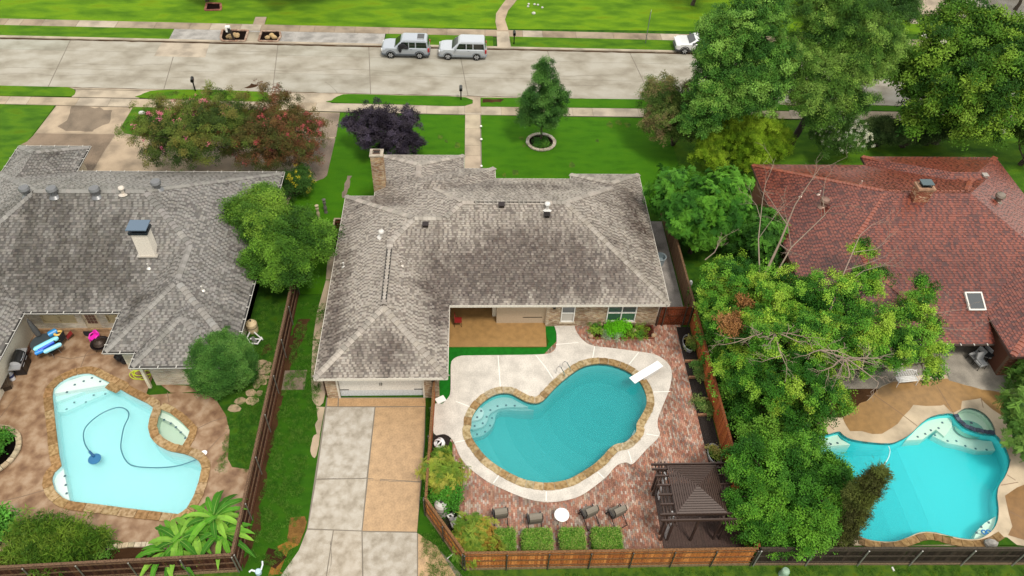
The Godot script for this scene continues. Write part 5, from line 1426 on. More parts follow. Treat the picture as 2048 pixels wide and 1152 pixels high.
func make_fences() -> void:
	var orange := [c(240, 156, 84), c(226, 140, 74), c(248, 172, 98), c(212, 130, 74)]
	var red := [c(206, 118, 66), c(186, 104, 60), c(220, 134, 76)]
	var brown := [c(84, 52, 40), c(98, 62, 46), c(74, 46, 36), c(112, 74, 54)]
	var black := [c(70, 60, 54), c(58, 50, 46), c(82, 72, 64)]
	var warm := {"tones": orange, "rail": c(150, 112, 78), "kick_tone": c(168, 146, 114), "post": c(92, 90, 86), "rails": [0.4, 0.95, 1.5], "out": 1.0, "bay": 1.95}
	fence("garden_fence", "orange stained board fence along the alley in front of the four clipped hedges", Vector2(-0.48, -16.45), Vector2(13.6, -16.4), 1.72, warm)
	fence("garden_fence", "orange stained board fence set at an angle beside the pool filter", Vector2(-2.45, -19.35), Vector2(-0.5, -16.47), 1.72, warm)
	var w2 := warm.duplicate(); w2.out = 1.0; w2.tones = red
	fence("garden_fence", "narrow board fence between the tan driveway and the white pool deck", Vector2(-2.25, -26.6), Vector2(-2.42, -19.4), 1.72, w2)
	var w3 := warm.duplicate(); w3.tones = red; w3.out = -1.0; w3.rails = [0.4, 1.4]; w3.kick = false; w3.rail = c(150, 92, 56)
	fence("garden_fence", "long orange brown board fence behind the planting beds beside the pergola", Vector2(13.66, -32.1), Vector2(13.66, -16.45), 1.75, w3)
	var w4 := w3.duplicate(); w4.tones = [c(156, 126, 98), c(138, 110, 86), c(170, 142, 112)]; w4.rail = c(140, 112, 88)
	fence("side_fence", "weathered tan board fence along the gravel strip beside the brick house", Vector2(13.6, -43), Vector2(13.66, -32.2), 1.75, w4)
	var gate := thing("garden_gate", "red brown board gate with two dark posts between house corner and fence", "gate", Vector3(12.5, 0, -32.1))
	for k in 15:
		var mb := MB.new(); mb.box(Vector3(11.52 + k * 0.14, 0.87, -32.1), Vector3(0.128, 1.7, 0.02), jit(c(150, 78, 46), 0.18)); put(mb, "board", mats.fence_wood, gate)
	for y in [0.25, 0.95, 1.6]:
		var mb := MB.new(); mb.box(Vector3(12.5, y, -32.06), Vector3(2.06, 0.09, 0.04), c(120, 66, 42)); put(mb, "rail", mats.fence_wood, gate)
	for s in [-1.0, 1.0]:
		var mb := MB.new(); mb.bar(Vector3(12.5, 0.25, -32.05), Vector3(12.5 + s * 0.6, 1.6, -32.05), 0.08, 0.035, c(126, 70, 44)); put(mb, "brace", mats.fence_wood, gate)
	for x in [11.5, 11.85, 13.15, 13.5]:
		var mb := MB.new(); mb.box(Vector3(x, 0.9, -32.0), Vector3(0.06, 1.8, 0.06), c(92, 84, 76)); put(mb, "post", mats.metal, gate)
	var dk := {"tones": brown, "rail": c(134, 108, 88), "kick_tone": c(112, 72, 52), "post": c(140, 136, 130), "rails": [0.35, 0.95, 1.55], "out": -1.0, "bay": 2.5}
	fence("side_fence", "long dark brown board fence between grass strip and the cyan pool yard", Vector2(-11.32, -16.6), Vector2(-11.32, -34.9), 1.75, dk.merged({"out": 1.0}, true))
	fence("alley_fence", "dark brown board fence along the alley behind the banana plants", Vector2(-30, -15.9), Vector2(-11.32, -16.6), 1.72, dk.merged({"out": 1.0, "kick_tone": c(176, 150, 122), "bay": 2.2}, true))
	fence("alley_fence", "black weathered board fence along the alley below the aqua pool", Vector2(13.75, -16.4), Vector2(40, -15.9), 1.72, dk.merged({"tones": black, "rail": c(92, 84, 76), "kick_tone": c(158, 140, 116), "post": c(176, 174, 170), "out": 1.0, "bay": 2.6}, true))
	fence("side_fence", "dark shaded board fence under the maple beside the red roofed house", Vector2(15.2, -44.5), Vector2(20.2, -44.3), 1.7, dk.merged({"out": 1.0}, true))
	var bin_gate := thing("small_gate", "short dark brown fence return beside the brick house chimney", "gate", Vector3(-8.9, 0, -40.2))
	for k in 7:
		var mb := MB.new(); mb.box(Vector3(-9.35 + k * 0.14, 0.85, -40.3), Vector3(0.128, 1.7, 0.02), jit(c(96, 50, 42), 0.15)); put(mb, "board", mats.fence_wood, bin_gate)
	for k in 12:
		var mb := MB.new(); mb.box(Vector3(-9.42, 0.85, -40.2 + k * 0.14), Vector3(0.02, 1.7, 0.128), jit(c(88, 48, 40), 0.15)); put(mb, "board", mats.fence_wood, bin_gate)
	for y in [0.4, 1.45]:
		var mb := MB.new(); mb.box(Vector3(-8.95, y, -40.26), Vector3(0.9, 0.09, 0.04), c(132, 84, 66)); put(mb, "rail", mats.fence_wood, bin_gate)
	var cp := MB.new(); cp.box(Vector3(-8.95, 1.73, -40.3), Vector3(1.0, 0.04, 0.12), c(196, 180, 160)); cp.box(Vector3(-9.42, 1.73, -39.4), Vector3(0.12, 0.04, 1.7), c(196, 180, 160)); put(cp, "cap_rail", mats.fence_wood, bin_gate)

# coping stones round an outline: each stone is a part
func coping(pool: Node3D, line: PackedVector2Array, w: float, tones: Array, y: float, long := 0.55, closed := true, outward := 1.0, m: Material = null) -> void:
	var pts: Array = []
	var total := 0.0
	var n := line.size()
	for k in (n if closed else n - 1): total += line[k].distance_to(line[(k + 1) % n])
	var at := func(s: float) -> Array:
		var q := fposmod(s, total) if closed else clampf(s, 0.0, total - 0.001)
		for k in n:
			var a := line[k]; var b := line[(k + 1) % n]
			var l := a.distance_to(b)
			if q <= l: return [a.lerp(b, q / maxf(l, 1e-5)), (b - a).normalized()]
			q -= l
		return [line[0], Vector2.RIGHT]
	var sg := signf(area(line)) * outward
	var s := 0.0
	while s < total - 0.1:
		var l := minf(long * rng.randf_range(0.7, 1.3), total - s)
		if total - s - l < 0.2: l = total - s
		var poly := PackedVector2Array(); var back := PackedVector2Array()
		for k in 4:
			var e: Array = at.call(s + 0.012 + (l - 0.024) * k / 3.0)
			var e0: Array = at.call(s + l * k / 3.0 - 0.16); var e1: Array = at.call(s + l * k / 3.0 + 0.16)
			var d: Vector2 = ((e1[0] as Vector2) - (e0[0] as Vector2)).normalized()
			var o := Vector2(d.y, -d.x) * sg
			poly.append((e[0] as Vector2) - o * 0.04)
			back.append((e[0] as Vector2) + o * (w + rng.randf_range(-0.02, 0.02)))
		back.reverse()
		poly.append_array(back)
		if not Geometry2D.triangulate_polygon(poly).is_empty():
			var mb := MB.new()
			mb.prism(poly, y - 0.09, y + rng.randf_range(-0.006, 0.008), jit(tones[rng.randi() % tones.size()], 0.12))
			put(mb, "coping_stone", m if m else mats.flagstone, pool)
		s += l

func basin(pool: Node3D, line: PackedVector2Array, wall_col: Color, floor_y: Callable, called := "pool_floor") -> void:
	var mb := MB.new()
	mb.walls(line, -3.2, 0.06, wall_col, true)
	put(mb, "pool_wall", mats.pool_plaster, pool)
	var fl := MB.new()
	# the floor as a sheet of cells so that it can slope
	var lo := Vector2(1e9, 1e9); var hi := -lo
	for p in line:
		lo = lo.min(p); hi = hi.max(p)
	var st := 0.5
	for i in int((hi.x - lo.x) / st) + 2:
		for j in int((hi.y - lo.y) / st) + 2:
			var cell := rect(lo.x + i * st - 0.3, lo.y + j * st - 0.3, lo.x + (i + 1) * st - 0.3, lo.y + (j + 1) * st - 0.3)
			for q in Geometry2D.intersect_polygons(cell, line):
				for k in range(1, q.size() - 1):
					var f := func(p: Vector2) -> Vector3: return Vector3(p.x, floor_y.call(p), p.y)
					fl.trih(f.call(q[0]), f.call(q[k]), f.call(q[k + 1]), wall_col, Vector3.UP)
	put(fl, called, mats.pool_plaster, pool)

func step_in(pool: Node3D, shape: PackedVector2Array, line: PackedVector2Array, y: float, col: Color, called := "step", dots: Array = []) -> void:
	for q in Geometry2D.intersect_polygons(shape, line):
		var mb := MB.new()
		mb.prism(q, -3.2, y, col)
		put(mb, called, mats.pool_plaster, pool)
	for p: Vector2 in dots:
		var mb := MB.new()
		mb.box(V3(p, y + 0.012), Vector3(0.11, 0.02, 0.11), c(64, 92, 104))
		put(mb, "step_tile", mats.plain, pool)

func cells(line: PackedVector2Array, y: float, st := 1.0) -> MB:
	var lo := Vector2(1e9, 1e9); var hi := -lo
	for p in line:
		lo = lo.min(p); hi = hi.max(p)
	var mb := MB.new()
	for i in int((hi.x - lo.x) / st) + 2:
		for j in int((hi.y - lo.y) / st) + 2:
			for q in Geometry2D.intersect_polygons(rect(lo.x + i * st - 0.3, lo.y + j * st - 0.3, lo.x + (i + 1) * st - 0.3, lo.y + (j + 1) * st - 0.3), line):
				if absf(area(q)) > 0.0005: mb.flat(q, y)
	return mb

func water(pool: Node3D, line: PackedVector2Array, y: float, depth_mat: String, depths: Array) -> void:
	for d in depths:
		var mb := cells(line, y - d)
		put(mb, "water_body", mats[depth_mat], pool)
	var mb := cells(line, y)
	put(mb, "water_surface", mats.water, pool)

func make_pools() -> void:
	var stone := [c(212, 184, 136), c(200, 166, 116), c(224, 202, 160), c(188, 156, 110), c(218, 192, 146), c(228, 210, 176)]
	# the teal pool of the brick house
	var a := thing("swimming_pool", "teal peanut-shaped swimming pool with yellow stone coping in a white deck", "swimming pool", V3(middle(pool_a)))
	coping(a, pool_a, 0.4, stone, 0.125)
	var deep := Vector2(7.77, -26.74)
	basin(a, pool_a, Color(0.075, 0.47, 0.48), func(p: Vector2) -> float: return -0.95 - clampf(1.0 - p.distance_to(deep) / 8.5, 0.0, 1.0) * 1.3)
	var dots1 := pv([0.16,-25.42, 0.39,-25.85])
	var dots2 := pv([0.01,-24.97, 0.47,-25.14, 0.7,-25.58, 0.92,-26.04, 1.34,-26.31, 1.84,-26.36, 2.34,-26.33])
	var dots3 := pv([0.14,-24.55, 0.61,-24.72, 0.89,-25.13, 1.01,-25.64])
	step_in(a, smooth(pv([-0.34,-24.32, 0.23,-24.41, 0.56,-24.56, 0.94,-24.96, 1.14,-25.35, 1.23,-25.85, 1.42,-26.11, 1.93,-26.2, 3.45,-26.17, 2.82,-27.07, 1.11,-27.3, -0.43,-26.38, -0.59,-24.98]), true, 2), pool_a, -0.62, c(140, 190, 190), "step", dots3)
	step_in(a, smooth(pv([-0.34,-24.83, 0.24,-24.83, 0.57,-25.01, 0.76,-25.36, 0.83,-25.71, 1.08,-25.96, 1.59,-26.19, 2.27,-26.25, 3.12,-26.26, 2.82,-27.07, 1.11,-27.3, -0.43,-26.38]), true, 2), pool_a, -0.4, c(150, 196, 196), "step", dots2)
	step_in(a, smooth(pv([-0.34,-25.21, 0.12,-25.23, 0.41,-25.38, 0.54,-25.7, 0.48,-25.97, 0.25,-26.12, -0.26,-25.97, -0.42,-25.57]), true, 2), pool_a, -0.2, c(160, 202, 202), "step", dots1)
	step_in(a, pv([9.1,-24.56, 9.43,-24.02, 8.48,-23.13, 7.75,-23.19, 8.26,-23.6, 8.77,-24.03]), pool_a, -0.35, c(200, 226, 220), "tanning_ledge", pv([8.89,-24.12, 8.47,-23.74]))
	water(a, pool_a, -0.03, "teal_depth", [0.3, 0.5, 0.7, 0.9, 1.1, 1.3, 1.5, 1.7, 1.9, 2.1])
	var tile := MB.new()
	tile.walls(pool_a, -0.16, 0.03, c(70, 84, 84), true)
	put(tile, "tile_band", mats.plain, a)
	# the light cyan pool of the cream house, with its spa
	var b := thing("swimming_pool", "light cyan angular swimming pool with tan coping and a small green spa", "swimming pool", V3(middle(pool_b)))
	var tan := [c(214, 178, 128), c(202, 162, 112), c(224, 194, 150), c(192, 152, 104)]
	coping(b, pool_b, 0.42, tan, 0.1, 0.75)
	coping(b, pv([-17.67,-26.11, -16.97,-25.78, -16.25,-25.24, -15.57,-24.58, -15.59,-24.14, -15.77,-23.46]), 0.36, tan, 0.1, 0.7, false)
	basin(b, pool_b, c(206, 240, 242), func(p: Vector2) -> float: return -1.15 - clampf((p.x + 21.0) / 8.0, 0.0, 1.0) * 0.5)
	var sc := c(222, 238, 234)
	var d := Vector2(0.94, -0.342)
	step_in(b, pv([-24.63,-27.75, -21.82,-29.08, -19.49,-27.26, -21.87,-28.22, -21.07,-27.97, -23.27,-26.46, -23.92,-26.45]), pool_b, -0.75, c(196, 236, 236), "step", pv([-23.24,-26.65, -22.33,-27.13, -21.42,-27.7]))
	step_in(b, pv([-24.63,-27.75, -21.82,-29.08, -19.82,-27.48, -21.85,-28.16, -21.61,-28.16, -23.76,-27.03, -24.09,-26.92]), pool_b, -0.5, c(206, 238, 236), "step", pv([-22.82,-26.93, -21.9,-27.43]))
	step_in(b, pv([-24.63,-27.75, -21.82,-29.08, -20.87,-28.05, -23.97,-27.37, -24.22,-27.28]), pool_b, -0.22, sc, "step", pv([-23.31,-27.46, -23.05,-27.98, -22.63,-28.23, -22.24,-28.46, -21.69,-28.2]))
	step_in(b, pv([-21.83,-22.59, -20.67,-20.34, -22.47,-20.61, -23.22,-22.61]), pool_b, -0.3, sc, "bench", pv([-21.56,-22.07, -21.33,-21.54, -21.11,-21.05]))
	water(b, pool_b, -0.04, "cyan_depth", [0.4, 0.65, 0.9, 1.1])
	basin(b, spa_b, c(196, 220, 200), func(_p: Vector2) -> float: return -0.75, "spa_floor")
	step_in(b, pv([-17.72,-26.14, -16.97,-25.78, -15.56,-24.63, -15.63,-24.14, -15.81,-23.49, -15.99,-23.6, -15.86,-24.42, -16.85,-25.32, -17.66,-25.73]), spa_b, -0.3, c(214, 230, 216), "spa_bench", pv([-17.37,-25.54, -16.94,-25.3, -16.59,-25.04, -16.24,-24.7, -15.9,-24.33]))
	var sw := MB.new(); sw.flat(spa_b, 0.0); put(sw, "spa_water", mats.water, b)
	# the aqua pool of the red house
	var e := thing("swimming_pool", "large aqua free-form swimming pool with a round spa in a tan patio", "swimming pool", V3(middle(pool_c)))
	basin(e, pool_c, Color(0.06, 0.68, 0.72), func(p: Vector2) -> float: return -1.0 - clampf(1.0 - (p.x - 18.0) / 7.0, 0.0, 1.0) * 1.0)
	var pc := c(206, 236, 218)
	var tl := MB.new(); tl.walls(pool_c, -0.14, 0.075, c(44, 92, 100), true); tl.walls(spa_c, -0.1, 0.075, c(44, 92, 100), true); put(tl, "tile_band", mats.plain, e)
	step_in(e, pv([19.24,-23.99, 20.63,-24.13, 20.77,-23.72, 21.21,-23.36, 19.64,-23.26, 19.06,-23.19]), pool_c, -0.28, pc, "step", pv([20.09,-23.41, 20.5,-23.47]))
	step_in(e, pv([24.58,-23.67, 25.62,-24.48, 26.51,-25.06, 27.23,-25.22, 27.96,-25.21, 27.67,-24.53, 26.95,-23.88, 26.66,-24.38, 25.59,-23.72]), pool_c, -0.4, pc, "step", pv([25.38,-23.89, 25.9,-24.08, 26.33,-24.32, 26.85,-24.46, 27.23,-24.83]))
	step_in(e, pv([26.38,-24.05, 27.81,-24.87, 28.11,-24.24, 28.54,-23.9, 29.16,-23.69, 29.71,-23.64, 29.63,-23.03, 28.56,-23.03, 27.73,-23.38, 27.02,-23.56]), pool_c, -0.55, pc, "step", pv([26.54,-24.08, 27.12,-23.69, 27.63,-23.67, 28.01,-23.34, 28.53,-23.15, 29.14,-23.07]))
	step_in(e, pv([27.59,-18.89, 26.74,-18.48, 26.16,-18.09, 25.59,-17.43, 26.3,-17.28, 27.52,-17.92]), pool_c, -0.25, pc, "step", pv([26.96,-18.5, 26.44,-18.26, 26.04,-17.95, 25.74,-17.52]))
	water(e, pool_c, -0.05, "aqua_depth", [0.45, 0.6, 0.75, 0.9, 1.05, 1.2, 1.35, 1.5, 1.65, 1.8])
	basin(e, spa_c, c(196, 230, 206), func(_p: Vector2) -> float: return -0.4, "spa_floor")
	var well := MB.new(); well.flat(disc(Vector2(28.64, -24.35), 0.85, 20, 0.75), -0.39, c(110, 190, 170)); put(well, "spa_well", mats.plaster, e)
	for p in pv([28.15,-24.84, 28.36,-24.88, 28.95,-24.79, 29.21,-24.35, 29.36,-24.05]):
		var mb := MB.new(); mb.box(V3(p, -0.385), Vector3(0.15, 0.02, 0.15), c(40, 70, 90)); put(mb, "step_tile", mats.plain, e)
	var sw2 := MB.new(); sw2.flat(spa_c, 0.0); put(sw2, "spa_water", mats.water, e)
	coping(e, pv([27.83,-25.08, 27.88,-24.7, 28.11,-24.24, 28.56,-23.96, 29.13,-23.79, 29.66,-23.72]), 0.22, [c(90, 104, 128), c(110, 122, 142), c(70, 84, 108)], 0.1, 0.22, false, -1.0, mats.stone)
	coping(e, pv([27.03,-17.8, 26.41,-17.51, 25.89,-17.37, 25.29,-17.33, 24.69,-17.43, 24.11,-17.57, 23.66,-17.74, 23.17,-17.81, 22.69,-17.73, 22.16,-17.55, 21.44,-17.34, 20.8,-17.32, 20.07,-17.43, 19.57,-17.64]), 0.35, [c(196, 160, 108), c(176, 140, 92), c(160, 130, 90)], 0.09, 0.5, false, 1.0)

func make_pergola() -> void:
	var deck := thing("wood_deck", "dark brown board deck under the pergola in the corner of the fence", "deck", Vector3(11.4, 0, -18.8))
	var k := 0
	for i in 29:
		var x := 9.45 + (i + 0.5) * 0.142
		var mb := MB.new(); mb.box(Vector3(x, 0.1, -18.7), Vector3(0.134, 0.04, 4.2), jit(Color(1, 1, 1), 0.16)); put(mb, "board", mats.deck_wood, deck)
	var fr := MB.new(); fr.box(Vector3(11.5, 0.06, -18.7), Vector3(4.1, 0.05, 4.2), Color(0.5, 0.5, 0.5)); put(fr, "deck_frame", mats.dark_wood, deck)
	var p := thing("pergola", "dark brown wooden pergola with a square pyramid slat roof on the deck", "pergola", Vector3(10.9, 0.12, -19.1))
	var H := 2.45
	var put_bar := func(a: Vector3, b: Vector3, w: float, h: float, called: String) -> void:
		var mb := MB.new(); mb.bar(a, b, w, h, jit(Color(1, 1, 1), 0.15)); put(mb, called, mats.dark_wood, p)
	for sx in [9.35, 12.35]:
		for sz in [-20.5, -17.7]:
			for d in [Vector2(0, 0), Vector2(0.32, 0), Vector2(0.0, 0.32 if sz < -19 else -0.32)]:
				var q := Vector2(sx, sz) + Vector2(d.x * (1.0 if sx < 11 else -1.0), d.y)
				put_bar.call(Vector3(q.x, 0.12, q.y), Vector3(q.x, H, q.y), 0.1, 0.1, "post")
	put_bar.call(Vector3(10.85, 0.12, -17.65), Vector3(10.85, H, -17.65), 0.1, 0.1, "post")
	for z in [-20.62, -20.35, -17.85, -17.55]:
		put_bar.call(Vector3(8.95, H + 0.02, z), Vector3(12.95, H + 0.02, z), 0.07, 0.16, "beam")
	for i in 5:
		var z := -19.95 + i * 0.52
		put_bar.call(Vector3(9.05, H + 0.05, z), Vector3(12.85, H + 0.05, z), 0.07, 0.12, "rafter")
	for x in [9.2, 9.36, 9.52, 9.7, 12.1, 12.28, 12.46, 12.62]:
		put_bar.call(Vector3(x, H - 0.14, -20.85), Vector3(x, H - 0.14, -17.35), 0.045, 0.14, "cross_beam")
	for s in [[9.35, 0.5], [12.35, -0.5]]:
		for z in [-20.5, -17.7]:
			put_bar.call(Vector3(s[0], H - 0.6, z), Vector3(s[0] + s[1], H - 0.05, z), 0.07, 0.07, "brace")
	# slat roof: eleven square rings of boards rising to a point
	var cx := 10.97; var cz := -19.15
	var hx := 1.25; var hz := 1.32
	for r in 11:
		var t := 1.0 - r / 11.5
		var y := H + 0.16 + r * 0.028
		var wx := hx * t; var wz := hz * t
		var t2 := t - 1.0 / 11.5 * 0.74
		for side in 4:
			var mb := MB.new()
			var col := jit(Color(1.85, 1.8, 1.8) if r % 2 else Color(1.35, 1.3, 1.3), 0.1)
			var q: Array
			match side:
				0: q = [Vector3(-wx, 0, -wz), Vector3(wx, 0, -wz), Vector3(hx * t2, 0.026, -hz * t2), Vector3(-hx * t2, 0.026, -hz * t2)]
				1: q = [Vector3(wx, 0, -wz), Vector3(wx, 0, wz), Vector3(hx * t2, 0.026, hz * t2), Vector3(hx * t2, 0.026, -hz * t2)]
				2: q = [Vector3(wx, 0, wz), Vector3(-wx, 0, wz), Vector3(-hx * t2, 0.026, hz * t2), Vector3(hx * t2, 0.026, hz * t2)]
				_: q = [Vector3(-wx, 0, wz), Vector3(-wx, 0, -wz), Vector3(-hx * t2, 0.026, -hz * t2), Vector3(-hx * t2, 0.026, hz * t2)]
			var o := Vector3(cx, y, cz)
			var mid: Vector3 = (q[0] + q[1]) * 0.5
			mb.quadh(o + q[0], o + q[1], o + q[2], o + q[3], col, Vector3.UP)
			mb.quadh(o + q[0], o + q[1], o + q[1] - Vector3.UP * 0.045, o + q[0] - Vector3.UP * 0.045, col, mid)
			mb.quadh(o + q[3], o + q[2], o + q[2] - Vector3.UP * 0.04, o + q[3] - Vector3.UP * 0.04, col, -mid)
			mb.quadh(o + q[0] - Vector3.UP * 0.045, o + q[1] - Vector3.UP * 0.045, o + q[2] - Vector3.UP * 0.045, o + q[3] - Vector3.UP * 0.045, col, Vector3.DOWN)
			put(mb, "roof_board", mats.dark_wood, p)
	for e in [Vector2(-1, -1), Vector2(1, -1), Vector2(1, 1), Vector2(-1, 1)]:
		put_bar.call(Vector3(cx + e.x * hx, H + 0.09, cz + e.y * hz), Vector3(cx, H + 0.42, cz), 0.06, 0.07, "hip_rafter")
	# a white curtain tied at the post and a pale pole on the fence
	var cu := thing("curtain", "white outdoor curtain gathered at the pergola post nearest the pool", "curtain", Vector3(9.6, 0.12, -20.1), 0, "white pergola curtains")
	var cm := MB.new()
	for j in 5: cm.tube([Vector3(9.62 + 0.03 * (j % 2), 2.3, -20.25 + j * 0.09), Vector3(9.6, 1.2, -20.12 + j * 0.04), Vector3(9.62, 0.2, -20.22 + j * 0.08)], [0.05, 0.035, 0.055], 6, c(226, 226, 228))
	put(cm, "cloth", mats.cloth, cu)
	var cu2 := dup(cu, Vector3(9.6, 0.12, -17.95), 0.0, "white outdoor curtain gathered at the pergola post above the alley fence")
	var pole := MB.new(); pole.tube([Vector3(13.5, 1.95, -19.9), Vector3(13.5, 1.95, -17.0)], [0.03], 6, c(200, 198, 194))
	solid(pole, "net_pole", mats.metal, Vector3(13.5, 1.9, -18.4), "long pale metal pole lying along the fence top beside the pergola", "pole")

func make_garden_things() -> void:
	# diving board
	var db := thing("diving_board", "white diving board on a stand over the deep end of the teal pool", "diving board", Vector3(10.5, 0.09, -28.29))
	var b0 := Vector2(11.11, -28.62); var b1 := Vector2(9.22, -27.34)
	var m1 := MB.new(); m1.bar(V3(b0, 0.52), V3(b1, 0.56), 0.5, 0.06, c(248, 248, 250)); put(m1, "board", mats.plastic, db)
	var st := b0.lerp(b1, 0.25); var st2 := b0.lerp(b1, 0.55)
	var m2 := MB.new(); m2.bar(V3(b0.lerp(b1, 0.08), 0.3), V3(b0.lerp(b1, 0.62), 0.32), 0.34, 0.36, c(224, 224, 224)); put(m2, "stand", mats.plastic, db)
	# ladder rails
	var lad := thing("pool_ladder", "two chrome pool ladder rails with steps at the waist of the teal pool", "ladder", Vector3(4.99, 0.09, -27.72))
	for e in [pv([4.84,-28.29, 5.35,-28.04]), pv([5.22,-28.67, 5.73,-28.42])]:
		var q0: Vector2 = e[0]; var q1: Vector2 = e[1]
		var mb := MB.new()
		var dirv := (q1 - q0)
		mb.tube([V3(q0, 0.09), V3(q0 + dirv * 0.05, 0.6), V3(q0 + dirv * 0.25, 0.82), V3(q0 + dirv * 0.5, 0.8), V3(q0 + dirv * 0.85, 0.45), V3(q1, 0.1), V3(q1 + dirv * 0.12, -0.5)], [0.026], 8)
		put(mb, "rail", mats.chrome, lad)
	for y in [-0.2, -0.45]:
		var mb := MB.new(); var e0 := Vector2(5.41, -28.01); var e1 := Vector2(5.79, -28.39); mb.bar(V3(e0, y), V3(e1, y), 0.1, 0.03); put(mb, "rung", mats.chrome, lad)
	# four folding sling chairs
	var ch := thing("sling_chair", "grey sling folding chair nearest the pool filter, back to the hedges", "chair", Vector3(1.29, 0.06, -18.97), 0.15, "grey sling chairs on the brick terrace")
	var fr := c(44, 42, 40)
	var seat := MB.new(); seat.box(Vector3(0, 0.42, -0.1), Vector3(0.56, 0.02, 0.5), c(138, 130, 118), Basis(Vector3.RIGHT, 0.12)); putl(seat, "seat", mats.cloth, ch)
	var back := MB.new()
	var pr := [Vector2(0.14, 0.42), Vector2(0.19, 0.62), Vector2(0.24, 0.85), Vector2(0.24, 1.02), Vector2(0.16, 1.1), Vector2(0.04, 1.13)]
	for j in pr.size() - 1:
		var w0 := 0.28; var w1 := 0.28
		for s in [0.0, 0.012]:
			back.quadh(Vector3(-w0, pr[j].y, pr[j].x + s), Vector3(w0, pr[j].y, pr[j].x + s), Vector3(w1, pr[j + 1].y, pr[j + 1].x + s), Vector3(-w1, pr[j + 1].y, pr[j + 1].x + s), c(138, 130, 118), Vector3(0, 0.3, 1.0 if s > 0 else -1.0))
	putl(back, "backrest", mats.cloth, ch)
	for s in [-0.3, 0.3]:
		var f := MB.new()
		f.tube([Vector3(s, 0.42, -0.36), Vector3(s, 0.4, 0.1), Vector3(s, 0.62, 0.19), Vector3(s, 1.02, 0.25), Vector3(s, 1.13, 0.05)], [0.021], 6, fr); putl(f, "side_frame", mats.metal, ch)
		var l1 := MB.new(); l1.tube([Vector3(s, 0.62, -0.3), Vector3(s, 0.2, 0.25), Vector3(s, 0.02, 0.52)], [0.021], 6, fr); putl(l1, "leg", mats.metal, ch)
		var l2 := MB.new(); l2.tube([Vector3(s * 0.95, 0.6, 0.18), Vector3(s * 0.95, 0.3, -0.15), Vector3(s * 0.95, 0.02, -0.42)], [0.021], 6, fr); putl(l2, "leg", mats.metal, ch)
		var ar := MB.new(); ar.bar(Vector3(s, 0.64, -0.3), Vector3(s, 0.66, 0.22), 0.05, 0.025, c(52, 50, 48)); putl(ar, "armrest", mats.plastic, ch)
	for z in [0.52, -0.42]:
		var f := MB.new(); f.tube([Vector3(-0.3, 0.02, z), Vector3(0.3, 0.02, z)], [0.021], 6, fr); putl(f, "cross_bar", mats.metal, ch)
	ch.scale = Vector3.ONE * 1.12
	for e in [[Vector3(3.01, 0.06, -18.66), 0.12, "grey sling folding chair just beside the white round table, back to the hedges"], [Vector3(5.81, 0.06, -18.96), 0.42, "grey sling folding chair between the white round table and the last chair"], [Vector3(7.23, 0.06, -18.94), 0.45, "grey sling folding chair nearest the pergola deck"]]:
		dup(ch, e[0], e[1], e[2]).scale = Vector3.ONE * 1.12
	# round white table
	var tb := thing("round_table", "small white round table among the four grey sling chairs", "table", Vector3(4.41, 0.06, -18.91))
	var top := MB.new(); top.lathe(Vector3.ZERO, [Vector2(0.0, 0.52), Vector2(0.36, 0.52), Vector2(0.38, 0.535), Vector2(0.38, 0.56), Vector2(0.36, 0.57), Vector2(0.0, 0.57)], 24, c(246, 246, 246)); putl(top, "table_top", mats.plastic, tb)
	for j in 4:
		var l := MB.new(); var d := Vector3(cos(j * PI / 2 + 0.6), 0, sin(j * PI / 2 + 0.6)); l.tube([d * 0.12 + Vector3.UP * 0.52, d * 0.36], [0.015], 6, c(90, 88, 86)); putl(l, "leg", mats.metal, tb)
	# deck box
	var bx := thing("storage_box", "white plastic storage box with a grey lid against the house wall on the patio", "storage box", Vector3(3.65, 0.08, -32.32))
	var m3 := MB.new(); m3.box(Vector3(0, 0.24, -0.25), Vector3(1.15, 0.48, 0.5), c(244, 244, 242)); putl(m3, "box_body", mats.plastic, bx)
	var m4 := MB.new(); m4.box(Vector3(0, 0.52, -0.27), Vector3(1.22, 0.07, 0.58), c(142, 134, 122)); m4.box(Vector3(0, 0.57, -0.27), Vector3(1.1, 0.04, 0.46), c(136, 128, 116)); putl(m4, "lid", mats.plastic, bx)
	var rc := thing("red_chair", "dark red chair at the edge of the covered patio under the eave", "chair", Vector3(-1.0, 0.07, -32.2))
	var m5 := MB.new(); m5.box(Vector3(0, 0.42, 0), Vector3(0.45, 0.04, 0.45), c(140, 40, 42)); putl(m5, "seat", mats.plastic, rc)
	var m6 := MB.new(); m6.box(Vector3(-0.2, 0.68, 0), Vector3(0.04, 0.5, 0.45), c(140, 40, 42)); putl(m6, "backrest", mats.plastic, rc)
	for sx in [-0.19, 0.19]:
		for sz in [-0.19, 0.19]:
			var l := MB.new(); l.tube([Vector3(sx, 0.42, sz), Vector3(sx * 1.15, 0, sz * 1.15)], [0.014], 6, c(60, 30, 30)); putl(l, "leg", mats.metal, rc)
	# white slab lying in the turf, white openwork ball on the mulch
	var sl := MB.new(); sl.box(Vector3(-1.94, 0.1, -26.45), Vector3(0.55, 0.07, 0.4), c(246, 246, 244), Basis(Vector3.UP, 0.5))
	solid(sl, "drain_lid", mats.plastic, Vector3(-1.94, 0.05, -26.49), "small white rectangular lid lying on the turf beside the fence", "lid")
	var orb := MB.new()
	var oc := Vector3(-1.91, 0.32, -23.41)
	for j in 5:
		var ring := []
		for i in 16: ring.append(oc + Basis(Vector3(cos(j * 1.3), 0.4, sin(j * 1.3)).normalized(), j * 0.63) * Vector3(cos(TAU * i / 16) * 0.27, 0, sin(TAU * i / 16) * 0.27))
		orb.tube(ring, [0.045], 6, c(240, 240, 242), true)
